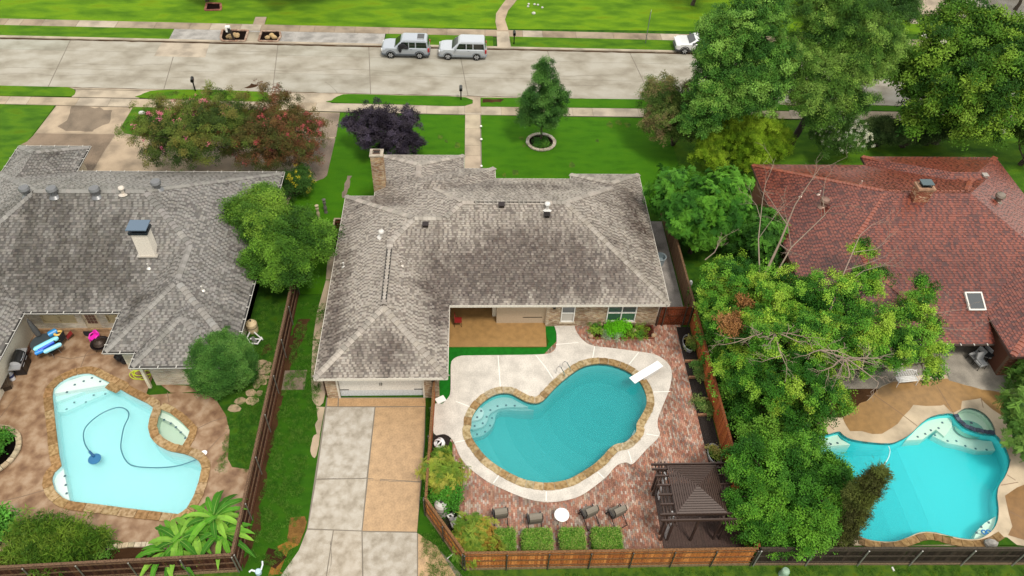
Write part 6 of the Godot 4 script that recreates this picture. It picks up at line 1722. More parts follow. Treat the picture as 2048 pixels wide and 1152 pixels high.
	solid(orb, "garden_ball", mats.plastic, Vector3(-1.92, 0.05, -23.57), "white openwork ball ornament on the black mulch beside the pool deck", "ornament")
	# pool filter and pump
	var fl := thing("pool_filter", "grey round pool filter tank on mulch behind the angled fence", "pool filter", Vector3(-1.68, 0.08, -19.44))
	var m7 := MB.new(); m7.lathe(Vector3.ZERO, [Vector2(0.0, 0), Vector2(0.34, 0.02), Vector2(0.36, 0.5), Vector2(0.35, 0.86), Vector2(0.26, 0.98), Vector2(0.1, 1.03), Vector2(0.0, 1.03)], 18, c(206, 204, 200)); putl(m7, "tank", mats.plastic, fl)
	var m8 := MB.new(); m8.lathe(Vector3(0, 1.02, 0), [Vector2(0.07, 0), Vector2(0.07, 0.08), Vector2(0.03, 0.12), Vector2(0.0, 0.12)], 10, c(50, 50, 52)); putl(m8, "valve", mats.plastic, fl)
	var m9 := MB.new(); m9.lathe(Vector3.ZERO, [Vector2(0.37, 0.5), Vector2(0.375, 0.54), Vector2(0.37, 0.58)], 18, c(150, 148, 146)); putl(m9, "clamp_band", mats.metal, fl)
	var pu := thing("pool_pump", "white pool pump pipework in a loop on black mulch behind the angled fence", "pump", Vector3(-1.02, 0.08, -18.78))
	var o0 := Vector3(-1.02, 0, -18.82)
	var pp := func(pts: PackedVector2Array, y: float) -> void:
		var q := []
		for v in pts: q.append(V3(v, y))
		var mb := MB.new(); mb.tube(q, [0.055], 8, c(240, 240, 240)); put(mb, "pipe", mats.plastic, pu)
	pp.call(pv([-1.03,-19.26, -1.39,-19.12, -0.99,-18.61, -0.62,-18.89, -0.79,-19.11]), 0.32)
	pp.call(pv([-1.19,-18.79, -1.08,-18.5]), 0.22); pp.call(pv([-1.18,-19.19, -1.09,-19.06]), 0.34); pp.call(pv([-0.72,-18.78, -0.75,-18.6]), 0.25); pp.call(pv([-0.62,-18.85, -0.57,-18.72]), 0.22)
	var mm := MB.new(); mm.tube([Vector3(-1.12, 0.25, -18.77), Vector3(-0.87, 0.25, -18.98)], [0.13], 12, c(216, 216, 214)); put(mm, "motor", mats.plastic, pu)
	var mm2 := MB.new(); mm2.lathe(Vector3(-1.16, 0.05, -18.92), [Vector2(0.14, 0), Vector2(0.15, 0.3), Vector2(0.1, 0.36), Vector2(0.0, 0.36)], 12, c(150, 148, 150)); put(mm2, "strainer_pot", mats.plastic, pu)
	# beds along the fence: boards that part them, two galvanised tubs
	var k := 0
	for q in [Vector2(13.5, -29.1), Vector2(13.38, -27.88), Vector2(13.29, -26.29), Vector2(13.3, -25.2)]:
		var mb := MB.new(); mb.box(Vector3(13.17, 0.12, q.y), Vector3(0.84, 0.2, 0.1), jit(c(196, 150, 118), 0.08))
		solid(mb, "bed_divider", mats.fence_wood, Vector3(13.17, 0.03, q.y), ["tan board across the planting bed, nearest the upper metal tub", "tan board across the planting bed, second below the upper tub", "tan board across the planting bed, second above the lower tub", "tan board across the planting bed, nearest the lower metal tub"][k], "board", "boards dividing the fence bed")
		k += 1
	var segs := [[-32, -26.2, "mulch"], [-26.1, -22.0, "mulch"], [-21.9, -20.6, "mulch"]]
	sheet("mulch_bed", rect(12.75, -31.9, 13.6, -20.7), 0.06, mats.mulch)
	for e in [[Vector3(13.22, 0.05, -30.39), "upper galvanised tub of plants beside the board fence and the gate"], [Vector3(13.12, 0.05, -22.54), "lower galvanised tub of plants beside the board fence above the pergola"]]:
		var t := thing("metal_tub", e[1], "planter", e[0], 0.0, "galvanised planting tubs")
		var mb := MB.new()
		var prof := [Vector2(0.33, 0.0), Vector2(0.35, 0.28), Vector2(0.37, 0.3), Vector2(0.35, 0.32), Vector2(0.32, 0.26)]
		mb.lathe(Vector3.ZERO, prof, 22, c(190, 194, 198), 1.0, 1.75); putl(mb, "tub", mats.metal, t)
		var so := MB.new(); so.flat(disc(Vector2.ZERO, 0.33, 22, 1.75), 0.27, c(60, 48, 40)); putl(so, "soil", mats.soil, t)
		fill(t, "foliage", [[e[0] + Vector3(0, 0.36, 0), Vector3(0.3, 0.22, 0.55)]], 60, "broad", mats.leaf, [c(74, 120, 50), c(140, 160, 70), c(170, 160, 96)], {"shell": 0.6, "gap": -1.0, "size": 0.7})
	# flower bed against the wall
	var fb := sheet("flower_bed", pv([7.36,-32.17, 11.19,-32.14, 11.15,-31, 7.42,-31.01, 7.33,-31.41]), 0.08, mats.soil, [], Color(0.72, 0.62, 0.6))
	var edge: PackedVector2Array = pv([11.24,-32.12, 11.19,-30.97, 7.37,-30.97, 7.31,-32.14])
	var tot := 0
	for q in edge.size() - 1:
		var l := edge[q].distance_to(edge[q + 1]); var n := int(l / 0.25)
		for j in n:
			var mb := MB.new(); mb.box(V3(edge[q].lerp(edge[q + 1], (j + 0.5) / n), 0.09), Vector3(0.22, 0.1, 0.1), jit(c(150, 90, 72), 0.15), Basis(V3((edge[q + 1] - edge[q]).normalized()), Vector3.UP, V3((edge[q + 1] - edge[q]).normalized()).cross(Vector3.UP)))
			put(mb, "brick", mats.brick, fb)
	var blk := [Vector2(7.31, -32.14), Vector2(8, -32.08), Vector2(8.03, -31.53), Vector2(9.93, -32.19), Vector2(9.98, -31.52), Vector2(11.17, -31.12), Vector2(11.23, -32.21), Vector2(7.24, -31.06)]
	var nm := ["pale stone block at the wall corner of the flower bed", "pale stone block beside the lime green plant against the wall", "pale stone block below the lime green plant, near side", "pale stone block between the two windows in the flower bed", "pale stone block in the middle of the flower bed", "pale stone block at the outer corner of the flower bed near the bricks", "pale stone block at the house corner end of the flower bed", "pale stone block at the outer corner of the flower bed near the deck"]
	for q in blk.size():
		var mb := MB.new(); mb.rock(V3(blk[q], 0.18), Vector3(0.17, 0.15, 0.14), q + 3, jit(c(206, 176, 140), 0.1))
		solid(mb, "stone_block", mats.stone, V3(blk[q], 0.05), nm[q], "stone", "pale blocks in the flower bed")

func make_neighbour_things() -> void:
	# ---- cream house yard
	var gr := thing("gas_grill", "black and steel gas grill with closed lid against the cream wall", "grill", Vector3(-26.17, 0.04, -28.98), 0.12)
	var steel := c(190, 192, 196); var blk := c(28, 28, 30)
	var m := MB.new(); m.box(Vector3(0, 0.45, 0), Vector3(0.55, 0.8, 1.0), c(38, 38, 40)); putl(m, "cabinet", mats.plastic, gr)
	m = MB.new(); m.box(Vector3(0, 0.88, 0), Vector3(0.62, 0.06, 1.6), steel); putl(m, "shelf", mats.metal, gr)
	m = MB.new()
	for j in 6:
		var a := PI * j / 6.0; var b := PI * (j + 1) / 6.0
		var p := [Vector3(-cos(a) * 0.3, 0.91 + sin(a) * 0.3, -0.45), Vector3(-cos(b) * 0.3, 0.91 + sin(b) * 0.3, -0.45), Vector3(-cos(b) * 0.3, 0.91 + sin(b) * 0.3, 0.45), Vector3(-cos(a) * 0.3, 0.91 + sin(a) * 0.3, 0.45)]
		m.quadh(p[0], p[1], p[2], p[3], blk, Vector3(p[0].x + p[1].x, p[0].y + p[1].y - 1.82, 0))
		for s in [-0.45, 0.45]: m.trih(Vector3(0, 0.91, s), Vector3(p[0].x, p[0].y, s), Vector3(p[1].x, p[1].y, s), steel, Vector3(0, 0, s))
	putl(m, "lid", mats.plastic, gr)
	m = MB.new(); m.tube([Vector3(0.3, 1.05, -0.3), Vector3(0.34, 1.06, 0), Vector3(0.3, 1.05, 0.3)], [0.02], 6, steel); putl(m, "lid_handle", mats.metal, gr)
	for s in [-0.25, 0.25]:
		m = MB.new(); m.box(Vector3(0.285, 0.42, s), Vector3(0.02, 0.62, 0.46), c(22, 22, 24)); putl(m, "door", mats.plastic, gr)
		m = MB.new(); m.box(Vector3(0.305, 0.66, s), Vector3(0.02, 0.03, 0.3), steel); putl(m, "door_handle", mats.metal, gr)
	for sx in [-0.24, 0.24]:
		for sz in [-0.42, 0.42]:
			m = MB.new(); m.lathe(Vector3(sx, 0, sz), [Vector2(0.04, 0.0), Vector2(0.04, 0.06)], 8, blk); putl(m, "caster", mats.rubber, gr)
	var bu := thing("bucket", "white bucket with dark blue rim beside the gas grill", "bucket", Vector3(-26.51, 0.04, -28.22))
	m = MB.new(); m.lathe(Vector3.ZERO, [Vector2(0.0, 0), Vector2(0.15, 0.0), Vector2(0.18, 0.42), Vector2(0.17, 0.42), Vector2(0.14, 0.1), Vector2(0.0, 0.1)], 14, c(226, 230, 238)); putl(m, "bucket_body", mats.plastic, bu)
	m = MB.new(); m.lathe(Vector3.ZERO, [Vector2(0.183, 0.28), Vector2(0.192, 0.42), Vector2(0.183, 0.45)], 14, c(28, 44, 92)); putl(m, "rim", mats.plastic, bu)
	var be := thing("wood_bench", "weathered grey wooden slat bench at the edge of the brown patio below the grill", "bench", Vector3(-26.78, 0.04, -27.86), 0.5)
	for j in 5:
		m = MB.new(); m.box(Vector3(-0.3 + j * 0.15, 0.42, 0), Vector3(0.13, 0.04, 1.3), jit(c(130, 118, 106), 0.12)); putl(m, "slat", mats.wood_pale, be)
	for s in [-0.5, 0.5]:
		m = MB.new(); m.box(Vector3(0, 0.2, s), Vector3(0.6, 0.4, 0.07), c(110, 98, 88)); putl(m, "leg", mats.wood_pale, be)
	# table with floats, closed umbrella
	var ta := thing("patio_table", "round dark patio table heaped with blue pool floats", "table", Vector3(-25.35, 0.04, -30.38))
	m = MB.new(); m.lathe(Vector3.ZERO, [Vector2(0.0, 0.7), Vector2(0.68, 0.7), Vector2(0.7, 0.72), Vector2(0.68, 0.74), Vector2(0.0, 0.74)], 22, c(70, 80, 88)); putl(m, "table_top", mats.plastic, ta)
	for j in 4:
		var d := Vector3(cos(j * PI / 2 + 0.7), 0, sin(j * PI / 2 + 0.7)); m = MB.new(); m.tube([d * 0.5 + Vector3.UP * 0.7, d * 0.62], [0.025], 6, c(44, 44, 46)); putl(m, "leg", mats.metal, ta)
	var fl := func(called: String, label: String, a: Vector3, b: Vector3, r: float, col: Color) -> void:
		var q := MB.new(); var l := (b - a)
		q.tube([a, a + l * 0.08, a + l * 0.5, a + l * 0.92, b], [r * 0.5, r * 0.95, r, r * 0.95, r * 0.5], 10, col)
		solid(q, called, mats.plastic, (a + b) * 0.5, label, "pool float", "pool floats heaped on the patio table")
	fl.call("pool_float", "long pale aqua pool float, topmost on the patio table", Vector3(-25.52, 0.95, -29.63), Vector3(-24.47, 0.95, -30.57), 0.16, c(140, 226, 246))
	fl.call("pool_float", "deep blue pool float between the two pale ones on the patio table", Vector3(-25.32, 0.86, -29.59), Vector3(-24.6, 0.9, -30.32), 0.13, c(24, 78, 206))
	fl.call("pool_float", "pale blue pool float on the table's edge toward the pool", Vector3(-24.96, 0.84, -29.54), Vector3(-24.18, 0.86, -30.17), 0.14, c(150, 222, 246))
	fl.call("pool_float", "bright blue pool float hanging at the table corner near the grill", Vector3(-25.45, 0.8, -29.47), Vector3(-25.04, 0.82, -29.74), 0.13, c(26, 140, 230))
	fl.call("pool_float", "sky blue pool float by the closed umbrella, beside the yellow ring", Vector3(-25.16, 0.86, -30.83), Vector3(-24.77, 0.9, -31.16), 0.2, c(50, 150, 220))
	m = MB.new()
	var rg := []
	for j in 16: rg.append(Vector3(-24.62, 0.9, -30.95) + Vector3(cos(TAU * j / 16) * 0.2, 0.05 * sin(TAU * j / 16), sin(TAU * j / 16) * 0.2))
	m.tube(rg, [0.07], 8, c(246, 206, 110), true); solid(m, "swim_ring", mats.plastic, Vector3(-24.69, 0.8, -31.03), "pale yellow swim ring on the patio table", "swim ring")
	var um := thing("patio_umbrella", "closed grey patio umbrella leaning at the table by the cream wall", "umbrella", Vector3(-25.71, 0.04, -30.86))
	m = MB.new(); m.tube([Vector3(0, 0, 0), Vector3(-0.12, 2.2, 0.0)], [0.025], 8, c(60, 60, 62)); putl(m, "pole", mats.metal, um)
	m = MB.new(); m.tube([Vector3(-0.03, 0.85, 0), Vector3(-0.06, 1.3, 0), Vector3(-0.1, 2.0, 0), Vector3(-0.12, 2.25, 0)], [0.16, 0.17, 0.1, 0.02], 10, c(98, 98, 98)); putl(m, "canopy", mats.cloth, um)
	for e in [[Vector3(-24.66, 0.04, -30.85), 1.4, "dark patio chair on the house door side of the patio table"], [Vector3(-24.84, 0.04, -30.07), 2.6, "dark patio chair at the pool side of the patio table"]]:
		var pc := thing("patio_chair", e[2], "chair", e[0], e[1], "dark chairs round the patio table")
		m = MB.new(); m.box(Vector3(0, 0.42, 0), Vector3(0.5, 0.04, 0.48), c(46, 48, 54)); putl(m, "seat", mats.cloth, pc)
		m = MB.new(); m.box(Vector3(0, 0.72, 0.25), Vector3(0.5, 0.56, 0.04), c(46, 48, 54), Basis(Vector3.RIGHT, 0.2)); putl(m, "backrest", mats.cloth, pc)
		for sx in [-0.23, 0.23]:
			for sz in [-0.2, 0.22]:
				m = MB.new(); m.tube([Vector3(sx, 0.42, sz), Vector3(sx * 1.15, 0, sz * 1.15)], [0.016], 6, c(150, 150, 152)); putl(m, "leg", mats.metal, pc)
			m = MB.new(); m.box(Vector3(sx * 1.1, 0.63, 0.02), Vector3(0.05, 0.03, 0.46), c(160, 160, 162)); putl(m, "armrest", mats.metal, pc)
	# pink child's chair
	var pk := thing("child_chair", "bright pink plastic child's chair near the cream house door", "chair", Vector3(-22.79, 0.04, -31.08), -0.5)
	var pcol := c(236, 44, 190)
	m = MB.new(); m.box(Vector3(0, 0.28, 0), Vector3(0.46, 0.06, 0.44), pcol); putl(m, "seat", mats.plastic, pk)
	m = MB.new(); m.tube([Vector3(-0.2, 0.28, -0.2), Vector3(-0.2, 0.56, -0.25), Vector3(0, 0.68, -0.27), Vector3(0.2, 0.56, -0.25), Vector3(0.2, 0.28, -0.2)], [0.05], 8, pcol); m.box(Vector3(0, 0.46, -0.23), Vector3(0.36, 0.3, 0.05), pcol); putl(m, "backrest", mats.plastic, pk)
	for sx in [-0.22, 0.22]:
		m = MB.new(); m.tube([Vector3(sx, 0.45, -0.22), Vector3(sx * 1.15, 0.46, 0), Vector3(sx, 0.28, 0.2)], [0.045], 8, pcol); putl(m, "armrest", mats.plastic, pk)
		for sz in [-0.18, 0.18]:
			m = MB.new(); m.tube([Vector3(sx * 0.9, 0.28, sz), Vector3(sx, 0, sz * 1.1)], [0.045, 0.035], 6, pcol); putl(m, "leg", mats.plastic, pk)
	var dm := MB.new(); dm.prism(smooth(pv([-23.72,-31.68, -23.69,-32, -22.95,-32.04, -22.84,-31.89, -23.05,-31.49, -23.45,-31.43]), true, 3), 0.04, 0.1, c(24, 24, 26)); solid(dm, "door_mat", mats.cloth, Vector3(-23.3, 0.04, -31.7), "black mat lying before the cream house door", "mat")
	var rd := MB.new(); rd.bar(Vector3(-24.48, 0.2, -31.14), Vector3(-24.18, 0.45, -31.42), 0.28, 0.05, c(150, 34, 36)); solid(rd, "folded_chair", mats.cloth, Vector3(-24.51, 0.04, -31.46), "dark red folded chair leaning beyond the patio table", "chair")
	var fp := thing("fire_pit", "round black iron fire pit bowl under the grey eave", "fire pit", Vector3(-22.22, 0.04, -30.53))
	m = MB.new(); m.lathe(Vector3.ZERO, [Vector2(0.12, 0.16), Vector2(0.36, 0.26), Vector2(0.5, 0.42), Vector2(0.56, 0.44), Vector2(0.48, 0.42), Vector2(0.3, 0.3), Vector2(0.0, 0.26)], 20, c(46, 42, 40)); putl(m, "bowl", mats.metal, fp)
	m = MB.new(); m.lathe(Vector3.ZERO, [Vector2(0.4, 0.44), Vector2(0.3, 0.6), Vector2(0.12, 0.7), Vector2(0.0, 0.71)], 14, c(70, 58, 50)); putl(m, "screen_lid", mats.metal, fp)
	for j in 3:
		m = MB.new(); var d := Vector3(cos(j * 2.1), 0, sin(j * 2.1)); m.tube([d * 0.3 + Vector3.UP * 0.25, d * 0.42], [0.02], 6, c(40, 38, 36)); putl(m, "leg", mats.metal, fp)
	var k := 0
	for p in [Vector3(-20.94, 0.04, -29.62), Vector3(-20.56, 0.04, -29.39)]:
		m = MB.new(); m.lathe(p, [Vector2(0.0, 0), Vector2(0.16, 0.0), Vector2(0.22, 0.3), Vector2(0.24, 0.32), Vector2(0.2, 0.32), Vector2(0.18, 0.24), Vector2(0.0, 0.24)], 14, c(62, 58, 58)); solid(m, "flower_pot", mats.stone, p, ["dark empty flower pot at the porch post, nearer the fire pit", "dark empty flower pot at the porch post, nearer the yellow hose"][k], "flower pot", "dark pots at the porch"); k += 1
	# yellow hose in loops
	m = MB.new()
	var hp := []
	var hc := Vector2(-19.34, -28.54)
	for j in 90:
		var a := TAU * j / 22.0
		hp.append(V3(hc + Vector2(cos(a) * (0.52 + 0.16 * sin(a * 0.37)) + 0.22 * sin(j * 0.09), sin(a) * (0.3 + 0.1 * cos(a * 0.53)) + 0.1 * cos(j * 0.13)), 0.06 + 0.0008 * j))
	m.tube(hp, [0.022], 6, c(206, 226, 40)); solid(m, "garden_hose", mats.plastic, V3(hc, 0.04), "lime yellow garden hose lying in loops by the cream house corner", "hose")
	var bd := MB.new(); bd.bar(Vector3(-26.44, 0.1, -29.98), Vector3(-26.35, 0.1, -31.06), 0.2, 0.12, c(140, 84, 54)); solid(bd, "timber_beam", mats.wood_pale, Vector3(-26.44, 0.04, -30.56), "brown timber lying along the foot of the cream wall behind the grill", "timber")
	# pool cleaner and its hose
	var cl := thing("pool_cleaner", "round blue pool cleaner on the floor of the light cyan pool", "pool cleaner", Vector3(-20.22, 0, -22.92) + Vector3(0, -0.04, 0))
	m = MB.new(); m.lathe(Vector3(0, -0.02, 0), [Vector2(0.0, 0.0), Vector2(0.32, 0.0), Vector2(0.33, 0.05), Vector2(0.2, 0.08), Vector2(0.0, 0.1)], 18, c(36, 110, 160)); putl(m, "disc", mats.plastic, cl)
	m = MB.new(); m.tube([Vector3(-0.03, 0.06, -0.1), Vector3(-20.61, 0, -23.35) - Vector3(-20.22, 0, -22.92) + Vector3(0, 0.06, 0)], [0.07], 8, c(30, 90, 140)); putl(m, "swivel", mats.plastic, cl)
	m = MB.new()
	hp = []
	for p in smooth(pv([-20.61,-23.35, -21.02,-23.84, -21.32,-24.49, -21.3,-25.05, -20.87,-25.72, -20.26,-26.14, -19.76,-26.19, -19.37,-25.93, -19.23,-25.53, -19.28,-24.91, -19.18,-24.14, -19.01,-23.49, -18.56,-22.8, -18.05,-22.45, -17.13,-22.33, -16.25,-22.34, -15.57,-22.46, -14.84,-22.79]), false, 4): hp.append(V3(p, 0.0))
	m.tube(hp, [0.032], 6, c(64, 120, 140)); solid(m, "cleaner_hose", mats.plastic, Vector3(-19.18, 0, -24.14), "grey blue hose floating in a long curve on the light cyan pool", "hose")
	m = MB.new(); m.lathe(Vector3(-14.53, 0.04, -23.15), [Vector2(0.16, 0), Vector2(0.17, 0.02), Vector2(0.0, 0.03)], 16, c(248, 248, 248)); solid(m, "skimmer_lid", mats.plastic, Vector3(-14.53, 0.04, -23.15), "round white skimmer lid in the brown patio beside the cyan pool", "lid")
	# filter set behind the round bush
	var ft := thing("pool_filter", "cream round pool filter tank beside the cream house wall", "pool filter", Vector3(-13.55, 0.04, -31.78))
	m = MB.new(); m.lathe(Vector3.ZERO, [Vector2(0.0, 0), Vector2(0.3, 0.0), Vector2(0.33, 0.2), Vector2(0.33, 0.72), Vector2(0.2, 0.88), Vector2(0.0, 0.92)], 16, c(222, 200, 160)); putl(m, "tank", mats.plastic, ft)
	m = MB.new(); m.lathe(Vector3(0, 0.9, 0), [Vector2(0.05, 0), Vector2(0.05, 0.1), Vector2(0.0, 0.1)], 8, c(60, 60, 60)); putl(m, "valve", mats.plastic, ft)
	m = MB.new(); m.lathe(Vector3.ZERO, [Vector2(0.335, 0.44), Vector2(0.345, 0.48), Vector2(0.335, 0.52)], 16, c(150, 140, 120)); putl(m, "clamp_band", mats.metal, ft)
	var pu := thing("pool_pump", "white pool pipework on the grass between round bush and dark fence", "pump", Vector3(-13.26, 0.04, -31.05))
	for e in [[Vector2(-13.64, -31.73), Vector2(-13.75, -31.05)], [Vector2(-13.75, -31.05), Vector2(-13.49, -30.62)], [Vector2(-13.49, -31.57), Vector2(-12.83, -30.93)], [Vector2(-13.56, -30.97), Vector2(-12.92, -30.93)], [Vector2(-12.92, -30.93), Vector2(-13.05, -30.54)], [Vector2(-13.49, -30.62), Vector2(-13, -30.57)], [Vector2(-12.92, -31.09), Vector2(-12.79, -30.89)]]:
		var a: Vector2 = e[0]; var b: Vector2 = e[1]
		m = MB.new(); m.tube([V3(a, 0.26), V3(b, 0.26)], [0.045], 8, c(236, 236, 236)); put(m, "pipe", mats.plastic, pu)
	m = MB.new(); m.tube([Vector3(-13.45, 0.2, -31.08), Vector3(-13.16, 0.2, -30.68)], [0.13], 10, c(120, 120, 122)); put(m, "motor", mats.plastic, pu)
	m = MB.new(); m.box(Vector3(-13.35, 0.12, -30.01), Vector3(0.35, 0.1, 0.75), c(112, 146, 150), Basis(Vector3.UP, 0.35)); solid(m, "equipment_lid", mats.plastic, Vector3(-13.38, 0.04, -30.08), "flat grey green lid on the grass beside the round bush", "lid")
	k = 0
	var sn := ["stepping stone nearest the dark fence post in the upper cluster", "large stepping stone at the top of the cluster by the bush", "small stepping stone in the cluster touching the bush shade", "large square stepping stone in the middle of the cluster", "lowest stepping stone of the upper cluster", "narrow stepping stone just below the cluster", "small stepping stone close to the dark fence below the cluster", "brown oval stepping stone in the grass below the bush", "small pale stepping stone close to the fence, lower pair", "round tan stepping stone nearest the brown patio edge", "large oval stepping stone between patio edge and fence", "pale stepping stone at the foot of the round bush"]
	for e in [[Vector2(-12.25, -29.15), 0.3, 0.25], [Vector2(-12.65, -29.27), 0.38, 0.24], [Vector2(-12.75, -28.9), 0.28, 0.22], [Vector2(-12.35, -28.69), 0.4, 0.33], [Vector2(-12.34, -28.26), 0.42, 0.22], [Vector2(-12.57, -27.74), 0.22, 0.36], [Vector2(-12.22, -27.86), 0.2, 0.24], [Vector2(-12.8, -27.1), 0.34, 0.26], [Vector2(-12.32, -27.06), 0.18, 0.22], [Vector2(-13.3, -26.53), 0.32, 0.26], [Vector2(-12.62, -26.53), 0.42, 0.28], [Vector2(-13.51, -26.02), 0.4, 0.26]]:
		m = MB.new()
		var p: Vector2 = e[0]
		m.prism(disc(p, e[1], 9, e[2] / e[1], 0.16), 0.0, 0.065, jit(c(206, 180, 144), 0.12))
		solid(m, "stepping_stone", mats.stone, V3(p, 0.03), sn[k], "stepping stone", "stepping stones beside the dark fence"); k += 1
	sheet("bare_soil", wavy(pv([-12.7,-30.53, -12.37,-30.69, -12.16,-30.37, -12.36,-29.99, -12.7,-29.91]), 0.12, 0.2), 0.05, mats.soil, [], Color(1.7, 1.3, 1.0), 0.0)
	# round planter at the picture's edge and the edging of the far bed
	var rp := thing("stone_planter", "round planting bed ringed with pale stones on the brown patio", "planter", V3(Vector2(-25.86, -23.38)))
	m = MB.new(); m.flat(disc(Vector2(-25.86, -23.38), 1.42, 24), 0.12, c(58, 46, 40)); put(m, "soil", mats.soil, rp)
	coping(rp, disc(Vector2(-25.86, -23.38), 1.42, 28), 0.24, [c(222, 204, 172), c(206, 184, 150)], 0.2, 0.36, true, 1.0, mats.stone)
	fill(rp, "foliage", [[Vector3(-25.42, 0.35, -24.08), Vector3(0.35, 0.3, 0.3)], [Vector3(-25.3, 0.35, -23.16), Vector3(0.4, 0.35, 0.4)]], 70, "broad", mats.leaf, [c(60, 120, 40), c(90, 150, 50)], {"gap": -1.0})
	var ed := thing("bed_edging", "row of pale edging stones between brown patio and planting bed", "edging", Vector3(-16.93, 0.04, -17.82))
	coping(ed, pv([-18.2,-17.71, -17.83,-17.78, -17.36,-17.83, -16.88,-17.88, -16.31,-17.88, -15.73,-17.87]), 0.2, [c(232, 218, 190), c(216, 198, 166)], 0.16, 0.3, false, 1.0, mats.stone)
	# ---- red house yard
	var rt := thing("patio_table", "dark metal patio table under the red roof's eave", "table", Vector3(31.39, 0.06, -29.23))
	m = MB.new(); m.lathe(Vector3.ZERO, [Vector2(0.0, 0.68), Vector2(0.5, 0.68), Vector2(0.5, 0.72), Vector2(0.0, 0.72)], 18, c(52, 56, 60)); putl(m, "table_top", mats.metal, rt)
	for j in 4:
		var d := Vector3(cos(j * PI / 2), 0, sin(j * PI / 2)); m = MB.new(); m.tube([d * 0.4 + Vector3.UP * 0.68, d * 0.46], [0.025], 6, c(40, 40, 42)); putl(m, "leg", mats.metal, rt)
	k = 0
	for e in [[Vector2(30.76, -29.05), 1.9], [Vector2(31.8, -29.36), -1.2], [Vector2(30.87, -28.54), 3.4]]:
		var pc := thing("cushion_chair", ["grey cushioned metal chair nearest the maple at the patio table", "grey cushioned metal chair nearest the brick corner at the patio table", "grey cushioned metal chair on the pool side of the patio table"][k], "chair", V3(e[0], 0.06), e[1], "cushioned chairs under the red roof")
		m = MB.new(); m.box(Vector3(0, 0.42, 0), Vector3(0.56, 0.1, 0.54), c(196, 198, 200)); putl(m, "cushion", mats.cloth, pc)
		m = MB.new(); m.box(Vector3(0, 0.72, 0.28), Vector3(0.54, 0.56, 0.09), c(190, 192, 194), Basis(Vector3.RIGHT, 0.25)); putl(m, "backrest", mats.cloth, pc)
		for sx in [-0.27, 0.27]:
			m = MB.new(); m.tube([Vector3(sx, 0, -0.25), Vector3(sx, 0.6, -0.22), Vector3(sx, 0.62, 0.25), Vector3(sx, 0, 0.32)], [0.018], 6, c(40, 40, 42)); putl(m, "side_frame", mats.metal, pc)
		k += 1
	var lo := thing("lounge_chair", "long grey cushioned lounge chair under the red roof's eave", "lounge chair", Vector3(31.78, 0.06, -29.79), -0.4)
	m = MB.new(); m.box(Vector3(0, 0.36, 0.3), Vector3(0.62, 0.1, 1.1), c(200, 202, 204)); putl(m, "cushion", mats.cloth, lo)
	m = MB.new(); m.box(Vector3(0, 0.6, -0.5), Vector3(0.62, 0.1, 0.75), c(198, 200, 202), Basis(Vector3.RIGHT, 0.75)); putl(m, "backrest", mats.cloth, lo)
	for sx in [-0.28, 0.28]:
		for sz in [-0.2, 0.75]:
			m = MB.new(); m.tube([Vector3(sx, 0.32, sz), Vector3(sx, 0, sz)], [0.02], 6, c(44, 44, 46)); putl(m, "leg", mats.metal, lo)
	var wb := thing("garden_bench", "white metal garden bench on the tan patio under the maple's branches", "bench", Vector3(25.76, 0.06, -27.37), 0.1)
	for j in 4:
		m = MB.new(); m.box(Vector3(0, 0.42, -0.15 + j * 0.11), Vector3(1.3, 0.025, 0.085), c(240, 240, 238)); putl(m, "seat_slat", mats.paint, wb)
	for j in 12:
		m = MB.new(); m.bar(Vector3(-0.6 + j * 0.11, 0.44, -0.22), Vector3(-0.6 + j * 0.11, 0.85, -0.3), 0.05, 0.02, c(240, 240, 238)); putl(m, "back_slat", mats.paint, wb)
	m = MB.new(); m.tube([Vector3(-0.66, 0.7, -0.28), Vector3(-0.3, 0.9, -0.3), Vector3(0.3, 0.9, -0.3), Vector3(0.66, 0.7, -0.28)], [0.025], 6, c(240, 240, 238)); putl(m, "back_rail", mats.paint, wb)
	for sx in [-0.62, 0.62]:
		m = MB.new(); m.tube([Vector3(sx, 0, -0.3), Vector3(sx, 0.42, -0.22), Vector3(sx, 0.62, -0.24), Vector3(sx, 0.62, 0.2), Vector3(sx, 0, 0.24)], [0.022], 6, c(236, 236, 234)); putl(m, "side_frame", mats.paint, wb)
	m = MB.new(); hp = []
	for p in smooth(pv([23.19,-23.05, 23.16,-22.75, 22.91,-22.32, 22.56,-21.94, 22.26,-21.6]), false, 4): hp.append(V3(p, 0.0))
	for j in 34: hp.append(V3(Vector2(22.23, -21.43) + Vector2(cos(j * 0.42 - 1.5) * (0.26 + 0.03 * sin(j)), sin(j * 0.42 - 1.5) * 0.2 + 0.03 * cos(j * 0.7)), 0.01))
	m.tube(hp, [0.03], 6, c(206, 242, 244)); solid(m, "cleaner_hose", mats.plastic, Vector3(22.48, 0, -21.82), "pale hose with a coiled end floating on the aqua pool", "hose")
	m = MB.new()
	for s in [-0.13, 0.13]:
		hp = []
		for j in 14: hp.append(Vector3(26.41, 0, -17.86) + Vector3(s + cos(TAU * j / 14) * 0.11, 0.0, sin(TAU * j / 14) * 0.11))
		m.tube(hp, [0.035], 6, c(30, 120, 190), true)
	solid(m, "pool_toy", mats.plastic, Vector3(26.41, 0, -17.86), "small blue double ring pool toy on the aqua pool's corner step", "pool toy")
	m = MB.new(); m.rock(Vector3(26.21, 0.2, -17.15), Vector3(0.35, 0.22, 0.25), 8, c(196, 192, 186)); solid(m, "boulder", mats.stone, Vector3(26.31, 0.05, -17.22), "pale boulder between the aqua pool and the black fence", "rock")
	# ---- alley
	var ub := thing("utility_box", "round topped pale green utility box in the alley grass beside the black fence", "utility box", Vector3(15.13, 0.02, -15.81), 0.2)
